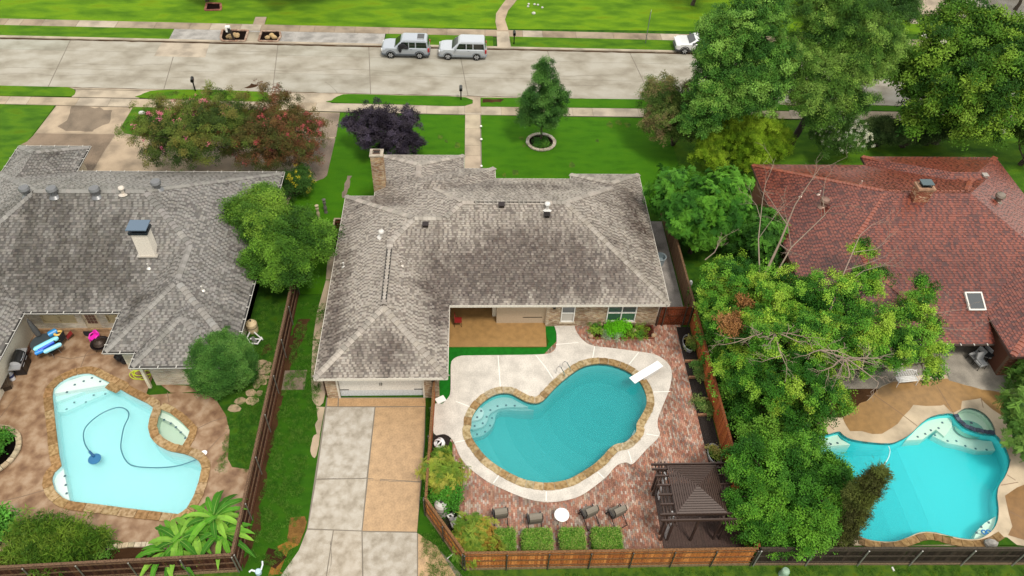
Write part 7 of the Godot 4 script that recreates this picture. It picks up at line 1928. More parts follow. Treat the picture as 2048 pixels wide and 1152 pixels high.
	m = MB.new(); m.lathe(Vector3.ZERO, [Vector2(0.0, 0), Vector2(0.2, 0.0), Vector2(0.2, 0.48), Vector2(0.16, 0.56), Vector2(0.0, 0.6)], 14, c(152, 182, 160)); putl(m, "housing", mats.plastic, ub)
	m = MB.new(); m.lathe(Vector3.ZERO, [Vector2(0.24, 0.0), Vector2(0.24, 0.06), Vector2(0.2, 0.08)], 14, c(120, 150, 130)); putl(m, "base", mats.plastic, ub)
	m = MB.new(); m.tube([Vector3(20.72, 0.05, -16.08), Vector3(20.74, 0.05, -15.89)], [0.05], 8, c(236, 236, 232)); solid(m, "pipe_stub", mats.plastic, Vector3(20.74, 0.02, -16), "short white pipe lying in the alley grass at the black fence", "pipe")
	m = MB.new(); m.tube([Vector3(-1.35, 0.04, -16.98), Vector3(-1.06, 0.06, -17.23)], [0.025], 6, c(226, 226, 222)); solid(m, "marker_stake", mats.plastic, Vector3(-1.2, 0.02, -17.12), "thin white stake lying in the grass below the angled fence", "stake")
	var sp := thing("water_valve", "pale blue valve with bent white pipe in the grass beside the alley drive", "valve", Vector3(-10.38, 0.02, -16.45))
	m = MB.new(); m.lathe(Vector3.ZERO, [Vector2(0.0, 0), Vector2(0.15, 0.0), Vector2(0.15, 0.22), Vector2(0.1, 0.28), Vector2(0.0, 0.28)], 12, c(190, 214, 232)); putl(m, "valve_body", mats.plastic, sp)
	m = MB.new(); m.tube([Vector3(-0.1, 0.18, 0), Vector3(-0.3, 0.24, -0.05), Vector3(-0.42, 0.16, 0)], [0.05], 8, c(226, 232, 236)); putl(m, "spout", mats.plastic, sp)
	m = MB.new(); m.tube([Vector3(0.12, 0.2, -0.05), Vector3(0.16, 0.22, -0.3), Vector3(0.12, 0.24, -0.48)], [0.045], 8, c(220, 228, 234)); putl(m, "pipe", mats.plastic, sp)

# ---------------------------------------------------------------- the street
func loft(mb: MB, secs: Array, col: Color) -> void:   # secs: [y, x0, x1, half width, corner]
	var loops := []
	for s in secs:
		var y: float = s[0]; var a: float = s[1]; var b: float = s[2]; var w: float = s[3]; var r: float = s[4]
		loops.append([Vector3(a + r, y, -w), Vector3(b - r, y, -w), Vector3(b - r * 0.3, y, -w + r * 0.3), Vector3(b, y, -w + r), Vector3(b, y, w - r), Vector3(b - r * 0.3, y, w - r * 0.3), Vector3(b - r, y, w), Vector3(a + r, y, w), Vector3(a + r * 0.3, y, w - r * 0.3), Vector3(a, y, w - r), Vector3(a, y, -w + r), Vector3(a + r * 0.3, y, -w + r * 0.3)])
	for k in loops.size() - 1:
		for j in 12:
			var j2 := (j + 1) % 12
			var p: Vector3 = loops[k][j]; var q: Vector3 = loops[k][j2]
			mb.quadh(p, q, loops[k + 1][j2], loops[k + 1][j], col, Vector3((p.x + q.x) * 0.2, 0.25 * k, p.z + q.z))
	for e in [0, loops.size() - 1]:
		for j in range(1, 11):
			mb.trih(loops[e][0], loops[e][j], loops[e][j + 1], col, Vector3.DOWN if e == 0 else Vector3.UP)

func car(label: String, at: Vector3, yaw: float, paint: Color, clad: Color, tall: bool) -> Node3D:
	var v := thing("parked_car", label, "car", at, yaw, "cars parked along the far kerb")
	var mb := MB.new()
	loft(mb, [[0.3, -2.1, 2.1, 0.84, 0.2], [0.5, -2.15, 2.14, 0.9, 0.25], [0.72, -2.14, 2.14, 0.915, 0.28], [0.85, -2.12, 2.14, 0.91, 0.28], [0.98, -2.0, 2.12, 0.88, 0.3], [1.03, -1.75, 2.1, 0.84, 0.3]], paint)
	putl(mb, "body", mats.car_paint, v)
	var tp := 1.7 if tall else 1.48
	var rx := 2.0 if tall else 1.5
	mb = MB.new()
	loft(mb, [[1.0, -1.0, 2.1, 0.85, 0.16], [tp - 0.12, -0.38, rx, 0.745, 0.16], [tp, -0.25, rx - 0.06, 0.7, 0.2], [tp + 0.05, -0.05, rx - 0.2, 0.58, 0.25]], paint)
	putl(mb, "cabin", mats.car_paint, v)
	mb = MB.new(); loft(mb, [[0.26, -2.17, 2.17, 0.87, 0.2], [0.36, -2.2, 2.2, 0.92, 0.22], [0.46, -2.17, 2.18, 0.915, 0.24]], clad); putl(mb, "bumper", mats.plastic, v)
	var g := c(22, 28, 32)
	var hw := func(y: float) -> float: return lerpf(0.85, 0.745, (y - 1.0) / (tp - 1.12)) + 0.012
	for s in [-1.0, 1.0]:
		for q in [[-0.55, -0.3, 0.3, 0.3], [0.38, 0.38, 0.9, 0.9], [1.0, 1.0, 1.95, rx - 0.12]]:
			mb = MB.new()
			var y0 := 1.07; var y1 := tp - 0.17
			mb.quadh(Vector3(q[0], y0, s * hw.call(y0)), Vector3(q[2], y0, s * hw.call(y0)), Vector3(q[3] if q[0] > 0.9 else q[2], y1, s * hw.call(y1)), Vector3(q[1], y1, s * hw.call(y1)), g, Vector3(0, 0.2, s))
			putl(mb, "side_window", mats.glass, v)
		mb = MB.new(); mb.box(Vector3(-0.62, 1.1, s * 0.98), Vector3(0.12, 0.15, 0.2), clad); putl(mb, "mirror", mats.plastic, v)
		mb = MB.new(); mb.box(Vector3(-2.06, 0.78, s * 0.68), Vector3(0.16, 0.16, 0.3), c(230, 232, 234)); putl(mb, "headlight", mats.glass_clear, v)
		mb = MB.new(); mb.box(Vector3(2.1, 0.86, s * 0.82), Vector3(0.14, 0.3, 0.2), c(176, 28, 36)); putl(mb, "tail_light", mats.plastic, v)
		mb = MB.new(); mb.box(Vector3(0.55, 0.92, s * 0.915), Vector3(0.16, 0.03, 0.02), clad); putl(mb, "door_handle", mats.plastic, v)
		for x in [-1.32, 1.28]:   # wheel arches in the trim's colour, then the wheels
			mb = MB.new()
			var arch := []
			for j in 9: arch.append(Vector3(x + cos(PI * j / 8.0) * 0.42, 0.36 + sin(PI * j / 8.0) * 0.42, s * 0.9))
			mb.tube(arch, [0.055], 6, clad); putl(mb, "wheel_arch", mats.plastic, v)
			var w := Node3D.new(); w.name = "wheel"; w.position = Vector3(x, 0.34, s * 0.82); w.rotation.x = PI / 2 * s
			v.add_child(w, true)
			mb = MB.new(); mb.lathe(Vector3(0, -0.11, 0), [Vector2(0.2, 0.0), Vector2(0.33, 0.0), Vector2(0.345, 0.05), Vector2(0.345, 0.17), Vector2(0.33, 0.22), Vector2(0.22, 0.225)], 20, c(26, 26, 28)); putl(mb, "tyre", mats.rubber, w)
			mb = MB.new(); mb.lathe(Vector3(0, -0.1, 0), [Vector2(0.22, 0.2), Vector2(0.2, 0.19), Vector2(0.08, 0.21), Vector2(0.0, 0.22)], 20, c(70, 72, 74))
			for j in 6:
				var a := TAU * j / 6; mb.bar(Vector3(cos(a) * 0.05, 0.125, sin(a) * 0.05), Vector3(cos(a) * 0.22, 0.115, sin(a) * 0.22), 0.06, 0.03, c(206, 208, 212))
			putl(mb, "rim", mats.metal, w)
	mb = MB.new()
	mb.quadh(Vector3(-0.95, 1.05, -0.72), Vector3(-0.95, 1.05, 0.72), Vector3(-0.4, tp - 0.14, 0.62), Vector3(-0.4, tp - 0.14, -0.62), g, Vector3(-1, 0.8, 0))
	for k in mb.v.size(): mb.v[k] += Vector3(-0.02, 0.012, 0)
	putl(mb, "windscreen", mats.glass, v)
	mb = MB.new()
	mb.quadh(Vector3(2.1, 1.1, -0.72), Vector3(2.1, 1.1, 0.72), Vector3(rx + 0.03, tp - 0.16, 0.62), Vector3(rx + 0.03, tp - 0.16, -0.62), g, Vector3(1, 0.3, 0)); putl(mb, "rear_window", mats.glass, v)
	mb = MB.new(); mb.box(Vector3(2.19, 0.62, 0), Vector3(0.02, 0.12, 0.32), c(206, 206, 200)); putl(mb, "number_plate", mats.plastic, v)
	mb = MB.new(); mb.box(Vector3(-2.16, 0.66, 0), Vector3(0.05, 0.14, 0.9), c(44, 46, 48)); putl(mb, "front_grille", mats.plastic, v)
	return v

func make_street_things() -> void:
	mat("glass_clear", Color.WHITE, 0.1)
	var silver := c(176, 184, 194)
	var w1 := (Vector2(-7.39, -64.29) + Vector2(-4.84, -64.23)) * 0.5
	var c1 := car("silver boxy SUV with dark grey trim, rear sunroof and a black cover on its door", V3(w1 + Vector2(0, -0.82), 0.03), -0.02, silver, c(84, 92, 100), true)
	var mb := MB.new(); mb.box(Vector3(1.4, 1.755, 0), Vector3(0.62, 0.02, 0.9), c(26, 28, 32)); putl(mb, "sunroof", mats.glass, c1)
	mb = MB.new(); mb.box(Vector3(1.4, 1.77, 0.52), Vector3(0.6, 0.02, 0.12), c(190, 194, 198)); putl(mb, "sunroof_frame", mats.metal, c1)
	var w2 := (Vector2(-2.26, -64.13) + Vector2(0.33, -64.08)) * 0.5
	car("silver boxy SUV with silver trim parked behind the other one, nearer the winding path", V3(w2 + Vector2(0, -0.82), 0.03), -0.02, c(190, 197, 204), c(140, 147, 154), true)
	car("white car partly hidden by the big pale tree at the far kerb", V3(Vector2(18.79, -65.65) + Vector2(2.2, -0.75), 0.03), -0.02, c(244, 246, 248), c(60, 62, 66), false)
	# black cover hung over the first car's door
	var cv := MB.new()
	var o := V3(w1 + Vector2(-0.35, 0.12), 0.0)
	cv.rock(o + Vector3(0.1, 1.28, 0), Vector3(0.42, 0.26, 0.09), 3, c(30, 32, 34), 0.5); cv.rock(o + Vector3(-0.12, 0.98, 0.02), Vector3(0.16, 0.34, 0.07), 5, c(30, 32, 34), 0.5); cv.rock(o + Vector3(0.42, 1.16, 0.02), Vector3(0.26, 0.16, 0.08), 6, c(36, 38, 40), 0.5)
	solid(cv, "black_cover", mats.cloth, o + Vector3(0, 0.7, 0), "black cloth cover hanging over the silver car's front window", "cover")
	var k := 0
	for e in [[Vector3(-23.43, 0.12, -58.41), 0.2, "black mailbox on a post in the verge behind the crape myrtles"], [Vector3(-1.06, 0.12, -57.48), 0.0, "black mailbox with a pale top beside the front path at the kerb"], [Vector3(3.8, 0.1, -66.95), 0.0, "black mailbox on the far verge beside the winding path"]]:
		var m := thing("mailbox", e[2], "mailbox", e[0], e[1], "black mailboxes along the street")
		var p := MB.new(); p.box(Vector3(0, 0.5, 0), Vector3(0.1, 1.0, 0.1), c(30, 30, 32)); p.box(Vector3(0, 0.88, -0.1), Vector3(0.06, 0.06, 0.4), c(30, 30, 32)); putl(p, "post", mats.metal, m)
		var bx := MB.new(); bx.tube([Vector3(0, 1.12, -0.28), Vector3(0, 1.12, 0.26)], [0.13], 12, c(36, 36, 38) if k != 1 else c(70, 72, 74)); bx.box(Vector3(0, 1.04, -0.01), Vector3(0.25, 0.16, 0.54), c(36, 36, 38)); putl(bx, "box", mats.metal, m)
		var fg := MB.new(); fg.box(Vector3(0.14, 1.14, 0.1), Vector3(0.015, 0.16, 0.04), c(190, 190, 190) if k else c(150, 40, 36)); putl(fg, "flag", mats.metal, m)
		k += 1
	# monument mailbox and the two stone-edged beds on the gravel verge
	var mm := thing("stone_mailbox", "white and black mailbox on a leaning brown post in the gravel verge bed", "mailbox", Vector3(-21.98, 0.1, -66.86))
	mb = MB.new(); mb.bar(Vector3(0.05, 0.0, 0), Vector3(-0.12, 1.1, 0), 0.16, 0.16, c(84, 76, 66)); putl(mb, "post", mats.wood_pale, mm)
	mb = MB.new(); mb.box(Vector3(-0.28, 1.2, 0), Vector3(0.4, 0.5, 0.34), c(244, 244, 240)); putl(mb, "box", mats.paint, mm)
	mb = MB.new(); mb.box(Vector3(-0.16, 1.1, 0.2), Vector3(0.24, 0.5, 0.06), c(28, 26, 26)); putl(mb, "door", mats.paint, mm)
	for e in [[pv([-23.37,-68.77, -21.1,-68.65, -21.01,-66.84, -22.94,-66.79, -23.23,-67.29]), "stone edged bed with tan boulders round the leaning mailbox post"], [pv([-19.75,-68.59, -18.17,-68.63, -17.92,-67.7, -18.07,-66.82, -19.69,-66.87]), "stone edged bed of brown soil beside the path slab on the gravel verge"]]:
		var poly: PackedVector2Array = e[0]
		var bd := thing("verge_bed", e[1], "planting bed", V3(middle(poly), 0.1), 0.0, "stone edged beds on the gravel verge")
		var so := MB.new(); so.flat(poly, 0.13, c(92, 72, 58)); put(so, "soil", mats.soil, bd)
		coping(bd, poly, 0.14, [c(176, 140, 118), c(196, 168, 146)], 0.22, 0.4, true, 1.0, mats.stone)
		for j in (8 if poly[0].x < -21.5 else 5):
			var rk := MB.new()
			var q := middle(poly) + Vector2(rng.randf_range(-0.85, 0.85), rng.randf_range(-0.4, 0.4))
			rk.rock(V3(q, 0.2), Vector3(0.25, 0.18, 0.2) * rng.randf_range(0.8, 1.2), j, jit(c(206, 176, 126), 0.15)); put(rk, "boulder", mats.stone, bd)
	var sg := thing("street_sign", "thin grey signpost with its blade edge-on on the far verge", "sign", Vector3(16.31, 0.1, -67.44), 1.35)
	mb = MB.new(); mb.tube([Vector3.ZERO, Vector3(0, 3.1, 0)], [0.035], 8, c(130, 134, 138)); putl(mb, "post", mats.metal, sg)
	mb = MB.new(); mb.box(Vector3(0, 2.8, 0.03), Vector3(0.32, 0.9, 0.02), c(206, 210, 212)); putl(mb, "blade", mats.metal, sg)
	k = 0
	var rn := ["largest white stone on the far lawn, nearest the street", "white stone at the path end of the group on the far lawn", "white stone second from the path on the far lawn", "white stone in the middle of the group on the far lawn", "white stone at the top of the group on the far lawn", "white stone farthest from the path on the far lawn"]
	for p in [Vector3(5.98, 0.02, -73.02), Vector3(5.5, 0.02, -74.44), Vector3(5.58, 0.02, -74.95), Vector3(6.18, 0.02, -74.9), Vector3(6.51, 0.02, -74.8), Vector3(6.92, 0.02, -74.26)]:
		mb = MB.new(); mb.rock(p + Vector3.UP * 0.08, Vector3(0.2, 0.14, 0.16) if k == 0 else Vector3(0.13, 0.1, 0.12), k, c(240, 238, 230)); solid(mb, "white_stone", mats.stone, p, rn[k], "stone", "white stones on the far lawn"); k += 1
	k = 0
	var gn := ["small white garden light beside the front path, nearest the house corner", "small white garden light beside the front path, second from the house", "small white garden light beside the front path, nearest the sidewalk"]
	for p in [Vector3(0.59, 0.05, -48.08), Vector3(0.61, 0.05, -51.56), Vector3(0.6, 0.05, -53.35)]:
		var gl := thing("path_light", gn[k], "garden light", p, 0.0, "white lights along the front path")
		mb = MB.new(); mb.tube([Vector3.ZERO, Vector3(0, 0.2, 0)], [0.02], 6, c(60, 60, 60)); putl(mb, "stem", mats.metal, gl)
		mb = MB.new(); mb.lathe(Vector3(0, 0.2, 0), [Vector2(0.05, 0), Vector2(0.1, 0.02), Vector2(0.08, 0.08), Vector2(0.0, 0.1)], 10, c(246, 246, 240)); putl(mb, "lamp_cap", mats.plastic, gl); k += 1
	mb = MB.new(); mb.rock(Vector3(-26.86, 0.18, -55.02), Vector3(0.3, 0.16, 0.22), 4, c(240, 240, 236)); solid(mb, "lawn_boulder", mats.stone, Vector3(-26.95, 0.06, -55.2), "white boulder on the lawn island beside the looping drive", "rock")
	var rb := thing("rain_barrel", "grey open topped barrel on the gravel strip beside the brick house", "barrel", Vector3(12.63, 0.03, -37.66))
	mb = MB.new(); mb.lathe(Vector3.ZERO, [Vector2(0.0, 0), Vector2(0.3, 0.0), Vector2(0.37, 0.62), Vector2(0.41, 0.64), Vector2(0.41, 0.68), Vector2(0.34, 0.66), Vector2(0.3, 0.3), Vector2(0.0, 0.3)], 18, c(150, 166, 172)); putl(mb, "barrel_body", mats.plastic, rb)
	mb = MB.new(); mb.lathe(Vector3.ZERO, [Vector2(0.4, 0.65), Vector2(0.42, 0.68), Vector2(0.4, 0.7)], 18, c(170, 184, 188)); putl(mb, "rim", mats.plastic, rb)
	mb = MB.new(); mb.rock(Vector3(14.3, 0.3, -35.49), Vector3(0.16, 0.3, 0.14), 4, c(240, 240, 240)); solid(mb, "white_pail", mats.plastic, Vector3(14.41, 0, -35.78), "small white pail behind the tan fence under the maple", "pail")
	var pv := thing("mulch_ring", "square brick edged mulch patch round a far lawn tree", "planting bed", Vector3(-25.35, 0.02, -73.52))
	var so := MB.new(); so.flat(pv([-25.91,-72.8, -24.54,-72.92, -24.84,-74.11, -26.08,-74.14]), 0.06, c(110, 62, 48)); put(so, "soil", mats.soil, pv)
	coping(pv, pv([-25.91,-72.8, -24.54,-72.92, -24.84,-74.11, -26.08,-74.14]), 0.16, [c(160, 96, 76), c(176, 116, 92)], 0.12, 0.4, true, 1.0, mats.stone)
	var tr := thing("stone_ring", "ring of pale stones round the young tree on the front lawn", "stone ring", Vector3(5.43, 0.03, -51.52))
	var ringc := Vector2(5.39, -51.49)
	var so2 := MB.new(); so2.flat(disc(ringc, 1.0, 24), 0.07, c(84, 70, 52)); put(so2, "soil", mats.soil, tr)
	coping(tr, disc(ringc, 1.0, 32), 0.22, [c(206, 196, 178), c(190, 178, 158), c(222, 214, 200)], 0.17, 0.3, true, 1.0, mats.stone)
	fill(tr, "foliage", [[V3(ringc, 0.15), Vector3(0.8, 0.25, 0.8)]], 120, "small", mats.leaf, [c(58, 110, 40), c(90, 140, 50)], {"gap": -1.0, "shell": 0.7})
	for e in [[Vector3(-10.97, 0.03, -42.26), "pale knobbly garden post in the grass between the two houses", c(222, 206, 172)], [Vector3(-10.56, 0.03, -42.91), "grey statue-like post beside the bushy oak", c(120, 116, 108)]]:
		mb = MB.new(); mb.lathe(e[0], [Vector2(0.14, 0.0), Vector2(0.1, 0.2), Vector2(0.13, 0.45), Vector2(0.08, 0.7), Vector2(0.12, 0.95), Vector2(0.07, 1.05), Vector2(0.14, 1.2), Vector2(0.0, 1.3)], 10, e[2]); solid(mb, "garden_post", mats.stone, e[0], e[1], "ornament")

func make_trees() -> void:
	var L: StandardMaterial3D = mats.leaf; var D: StandardMaterial3D = mats.leaf_dull
	var green := [c(52, 92, 30), c(84, 132, 44), c(128, 172, 66)]
	# crape myrtles before the grey house
	var a := Vector3(-20.41, 3.2, -48.24)
	var t := tree("crape_myrtle", "olive green crape myrtle with a few pink blossoms over the looping drive", "tree", Vector2(-21.2, -49.15), lobes_of(a, Vector3(4.5, 3.0, 3.5), 11, 5), 4200, "small", D, [c(60, 82, 38), c(88, 112, 48), c(116, 132, 60), c(124, 116, 62)], {"stems": 4, "gap": -0.12})
	fill(t, "blossoms", [[Vector3(-23.36, 3.6, -48.38), Vector3(1.0, 0.6, 0.7)], [Vector3(-19.99, 4.4, -45.93), Vector3(0.7, 0.5, 0.5)], [a + Vector3(0, 1, 0), Vector3(4, 1.8, 2.6)]], 90, "petal", mats.petal, [c(206, 100, 140), c(222, 130, 160)], {"clump_size": 2, "gap": 0.05, "shell": 0.3})
	a = Vector3(-14.67, 3, -48.22)
	t = tree("crape_myrtle", "reddish crape myrtle thick with pink blossoms beside the olive green one", "tree", Vector2(-15.55, -48.76), lobes_of(a, Vector3(3.6, 2.8, 3.3), 10, 9), 3600, "small", D, [c(72, 78, 40), c(100, 92, 50), c(126, 78, 58), c(92, 104, 50)], {"stems": 4, "gap": -0.12})
	fill(t, "blossoms", lobes_of(a + Vector3(0, 0.3, 0), Vector3(3.5, 2.2, 2.6), 7, 9), 260, "petal", mats.petal, [c(176, 76, 90), c(196, 98, 108), c(160, 84, 76)], {"clump_size": 2, "gap": 0.0, "shell": 0.25})
	# purple plum, young tree in its ring
	a = Vector3(-6.82, 1.9, -49.88)
	tree("purple_plum", "blackish purple leaved plum tree beside the brick chimney on the front lawn", "tree", Vector2(-6.75, -50.44), lobes_of(a, Vector3(3.1, 1.9, 2.0), 8, 4) + [[a + Vector3(-0.3, 1.9, 0.1), Vector3(0.9, 1.2, 0.9)], [a + Vector3(1.7, 1.0, 0.2), Vector3(0.8, 0.9, 0.8)]], 3000, "broad", D, [c(44, 38, 52), c(60, 54, 70), c(84, 76, 96)], {"gap": -0.08, "clump_r": 0.16, "size": 0.85})
	var y := Vector2(5.32, -51.56)
	tree("young_tree", "slim young green tree standing in the stone ring on the front lawn", "tree", y, [[V3(y, 3.2), Vector3(1.7, 1.4, 1.6)], [V3(y, 4.6) + Vector3(0.1, 0, 0), Vector3(1.45, 1.3, 1.4)], [V3(y, 5.9), Vector3(1.0, 1.2, 1.0)], [V3(y, 7.0), Vector3(0.5, 0.8, 0.5)], [V3(y, 2.6) + Vector3(-1.0, 0, 0.3), Vector3(0.9, 0.7, 0.8)], [V3(y, 3.0) + Vector3(1.2, 0, 0), Vector3(0.9, 0.8, 0.8)], [V3(y, 4.4) + Vector3(1.3, 0, 0.3), Vector3(0.7, 0.6, 0.7)], [V3(y, 4.3) + Vector3(-1.2, 0, 0.2), Vector3(0.7, 0.6, 0.7)], [V3(y, 2.2) + Vector3(0.1, 0, 0.2), Vector3(1.2, 0.8, 1.1)]], 3400, "small", L, [c(50, 90, 40), c(78, 128, 54), c(106, 154, 74)], {"gap": -0.02, "trunk": 0.09, "fork": 0.35, "lift": 0.3, "clump_r": 0.16, "size": 0.9})
	# tall trees between the brick house and the red one
	var b := Vector2(18.4, -49.04)
	tree("tall_tree", "very tall pale green airy tree at the street corner of the two front lawns", "tree", b, [[V3(b, 11.3) + Vector3(1.0, 0, -1.2), Vector3(2.5, 1.5, 2.0)], [V3(b, 9.4) + Vector3(-0.4, 0, -0.6), Vector3(2.2, 1.4, 1.8)], [V3(b, 9.2) + Vector3(2.4, 0, 0), Vector3(2.0, 1.4, 1.8)], [V3(b, 7.4) + Vector3(-0.9, 0, 0.2), Vector3(2.2, 1.4, 1.8)], [V3(b, 7.2) + Vector3(1.7, 0, 0.6), Vector3(2.3, 1.4, 1.8)], [V3(b, 6.0) + Vector3(-0.6, 0, 0.6), Vector3(2.1, 1.2, 1.5)], [Vector3(17.79, 8, -51.38), Vector3(1.5, 1.0, 1.3)], [Vector3(17.79, 9, -53.59), Vector3(1.3, 0.9, 1.1)], [Vector3(17.29, 6, -48.22), Vector3(1.9, 1.2, 1.5)], [Vector3(20.15, 6.4, -48.29), Vector3(1.9, 1.2, 1.5)], [Vector3(21.77, 7.6, -50.06), Vector3(1.7, 1.1, 1.4)], [Vector3(16.57, 4.6, -47.74), Vector3(1.5, 1.0, 1.2)], [Vector3(18.62, 9.6, -52.11), Vector3(2.0, 1.2, 1.6)], [V3(b, 12.4) + Vector3(2.0, 0, -2.0), Vector3(1.6, 1.1, 1.4)], [V3(b, 10.4) + Vector3(-1.4, 0, -1.4), Vector3(1.2, 0.9, 1.1)], [V3(b, 8.4) + Vector3(0.8, 0, 1.4), Vector3(1.5, 1.0, 1.2)]], 10500, "broad", L, [c(52, 98, 34), c(90, 142, 54), c(142, 186, 86)], {"gap": -0.1, "trunk": 0.25, "fork": 0.45})
	tree("crape_myrtle", "dull green crape myrtle with pinkish seed heads at the sidewalk under the tall pale tree", "tree", Vector2(16.03, -51.33), lobes_of(Vector3(15.19, 3.4, -50.82), Vector3(2.5, 3.2, 2.4), 9, 31), 4200, "small", D, [c(58, 84, 36), c(86, 116, 50), c(116, 138, 68), c(140, 124, 90)], {"stems": 3, "gap": -0.1})
	b = Vector2(25.15, -50.61)
	tree("shade_tree", "broad open tree with a bare dark trunk between the tall pale tree and the magnolia", "tree", b, [[V3(b, 7.5) + Vector3(-0.6, 0, 0.3), Vector3(1.8, 1.3, 1.5)], [V3(b, 8.2) + Vector3(2.4, 0, 0.4), Vector3(2.0, 1.4, 1.7)], [V3(b, 9.6) + Vector3(3.6, 0, -0.6), Vector3(2.1, 1.5, 1.8)], [V3(b, 9.8) + Vector3(1.2, 0, -1.5), Vector3(2.2, 1.5, 1.9)], [V3(b, 11.4) + Vector3(2.4, 0, -2.0), Vector3(2.3, 1.4, 2.0)], [V3(b, 11.0) + Vector3(-0.4, 0, -2.2), Vector3(1.7, 1.2, 1.5)], [V3(b, 6.2) + Vector3(2.2, 0, 1.2), Vector3(1.5, 1.0, 1.3)], [V3(b, 5.6) + Vector3(-0.4, 0, 1.2), Vector3(1.3, 0.9, 1.1)], [V3(b, 7.6) + Vector3(4.4, 0, 0.2), Vector3(1.3, 0.9, 1.1)], [V3(b, 12.4) + Vector3(1.0, 0, -3.0), Vector3(1.6, 1.1, 1.5)], [V3(b, 8.6) + Vector3(-1.8, 0, -0.4), Vector3(1.8, 1.2, 1.5)], [V3(b, 5.0) + Vector3(1.2, 0, 1.8), Vector3(1.6, 1.0, 1.3)], [V3(b, 9.2) + Vector3(5.0, 0, -0.4), Vector3(1.5, 1.1, 1.3)], [V3(b, 6.6) + Vector3(-1.8, 0, 0.6), Vector3(1.5, 1.1, 1.3)], [Vector3(24.76, 6.2, -48.68), Vector3(1.6, 1.0, 1.3)], [Vector3(27.16, 7.4, -49.81), Vector3(1.8, 1.1, 1.4)], [Vector3(29.27, 8.2, -51.29), Vector3(1.8, 1.2, 1.5)], [Vector3(26.2, 9, -51.95), Vector3(2.0, 1.2, 1.6)], [Vector3(28.46, 5.6, -49.01), Vector3(1.5, 0.9, 1.2)], [Vector3(25.79, 4.6, -48.51), Vector3(1.3, 0.8, 1.0)]], 11500, "small", L, [c(54, 94, 34), c(94, 138, 52), c(146, 182, 86)], {"gap": -0.08, "trunk": 0.3, "fork": 0.55, "bark": c(64, 54, 48), "size": 1.15})
	b = Vector2(37.96, -51.9)
	tree("magnolia", "huge dense glossy magnolia at the corner beyond the red roof", "tree", b, lobes_of(V3(b, 6.4), Vector3(5.8, 5.6, 5.2), 20, 44, 0.42) + [[Vector3(34.92, 3.6, -50.12), Vector3(2.2, 1.6, 1.8)], [Vector3(38.32, 3.6, -48.83), Vector3(2.4, 1.6, 1.8)], [Vector3(41.16, 5.2, -49.83), Vector3(2.4, 1.8, 2.0)], [Vector3(33.38, 6.2, -51.93), Vector3(2.0, 1.6, 1.8)]], 10500, "big", L, [c(44, 84, 24), c(86, 132, 40), c(138, 174, 62)], {"gap": -0.1, "trunk": 0.35, "size": 1.1, "lift": 0.9})
	fill(get_node("magnolia"), "blossoms", [[V3(b, 6.4), Vector3(5.2, 5.2, 4.6)]], 34, "petal", mats.petal, [c(236, 232, 226)], {"clump_size": 2, "gap": -1.0, "shell": 0.05, "size": 1.1})
	b = Vector2(21.05, -48.74)
	tree("arborvitae", "rounded yellow green arborvitae at the street side of the red roof's corner", "shrub", b, [[Vector3(20.29, 2.6, -48.74), Vector3(2.2, 1.9, 1.7)], [Vector3(18.61, 2.2, -48.64), Vector3(1.5, 1.6, 1.3)], [Vector3(22.45, 2.4, -49.37), Vector3(1.5, 1.7, 1.3)], [Vector3(22.84, 1.6, -48.54), Vector3(1.3, 1.2, 1.1)], [Vector3(19.97, 3.4, -49.88), Vector3(1.5, 1.3, 1.2)], [Vector3(18.07, 1.4, -48), Vector3(1.4, 1.3, 1.1)], [Vector3(21.14, 1.4, -47.84), Vector3(1.5, 1.3, 1.1)], [Vector3(23.9, 1.6, -49.53), Vector3(1.0, 1.3, 1.0)]], 6800, "scale", D, [c(92, 130, 26), c(136, 176, 40), c(172, 204, 62)], {"gap": -0.2, "lift": 1.2, "fork": 0.3, "size": 0.9, "clump_r": 0.2})
	a = Vector3(28.51, 2.4, -49.57)
	t = tree("crape_myrtle", "green crape myrtle dusted with white blossoms at the red roof's front eave", "tree", Vector2(29.96, -50.46), lobes_of(a, Vector3(2.2, 1.9, 1.9), 6, 51), 1300, "small", L, [c(66, 104, 44), c(98, 140, 62)], {"stems": 3})
	fill(t, "blossoms", lobes_of(a + Vector3(0.3, 0.3, 0.3), Vector3(2.1, 1.8, 1.8), 6, 51), 260, "petal", mats.petal, [c(224, 226, 212)], {"clump_size": 2, "gap": 0.0, "shell": 0.25, "size": 0.8})
	var k := 0
	for e in [[1752, 288, 1.5], [1800, 290, 1.6], [1848, 286, 1.5]]:
		var s: Vector2 = [Vector2(32.86, -51.37), Vector2(34.91, -51.25), Vector2(37.05, -51.55)][k]
		tree("dark_shrub", ["dark green spreading shrub next to the white crape myrtle before the red roof", "dark green spreading shrub in the middle of the row before the red roof", "dark green spreading shrub under the magnolia before the red roof"][k], "shrub", s, lobes_of(V3(s, 1.3), Vector3(1.9, 1.4, 1.4), 6, 60 + k), 1400, "small", D, [c(52, 78, 40), c(78, 106, 56), c(112, 136, 82)], {"group": "dark shrubs before the red roof", "stems": 3}); k += 1
	b = Vector2(43.8, -48.92)
	tree("leaning_shrub", "tall multi-stemmed dark shrub at the far corner of the red roof", "shrub", b, lobes_of(V3(b, 3.2), Vector3(2.2, 2.4, 2.4), 7, 71), 1500, "small", D, [c(50, 76, 30), c(74, 104, 40), c(98, 124, 52)], {"stems": 5})
	# feathery evergreens beside the brick house
	b = Vector2(15, -38.78)
	tree("evergreen", "large feathery bright green evergreen beside the brick house's side wall", "tree", b, lobes_of(V3(b, 3.4) + Vector3(0.1, 0, -0.6), Vector3(3.1, 3.3, 3.1), 13, 81, 0.5), 8000, "feather", L, [c(40, 92, 22), c(66, 126, 34), c(102, 162, 50)], {"gap": -0.2, "lift": 0.35})
	b = Vector2(19.15, -38.42)
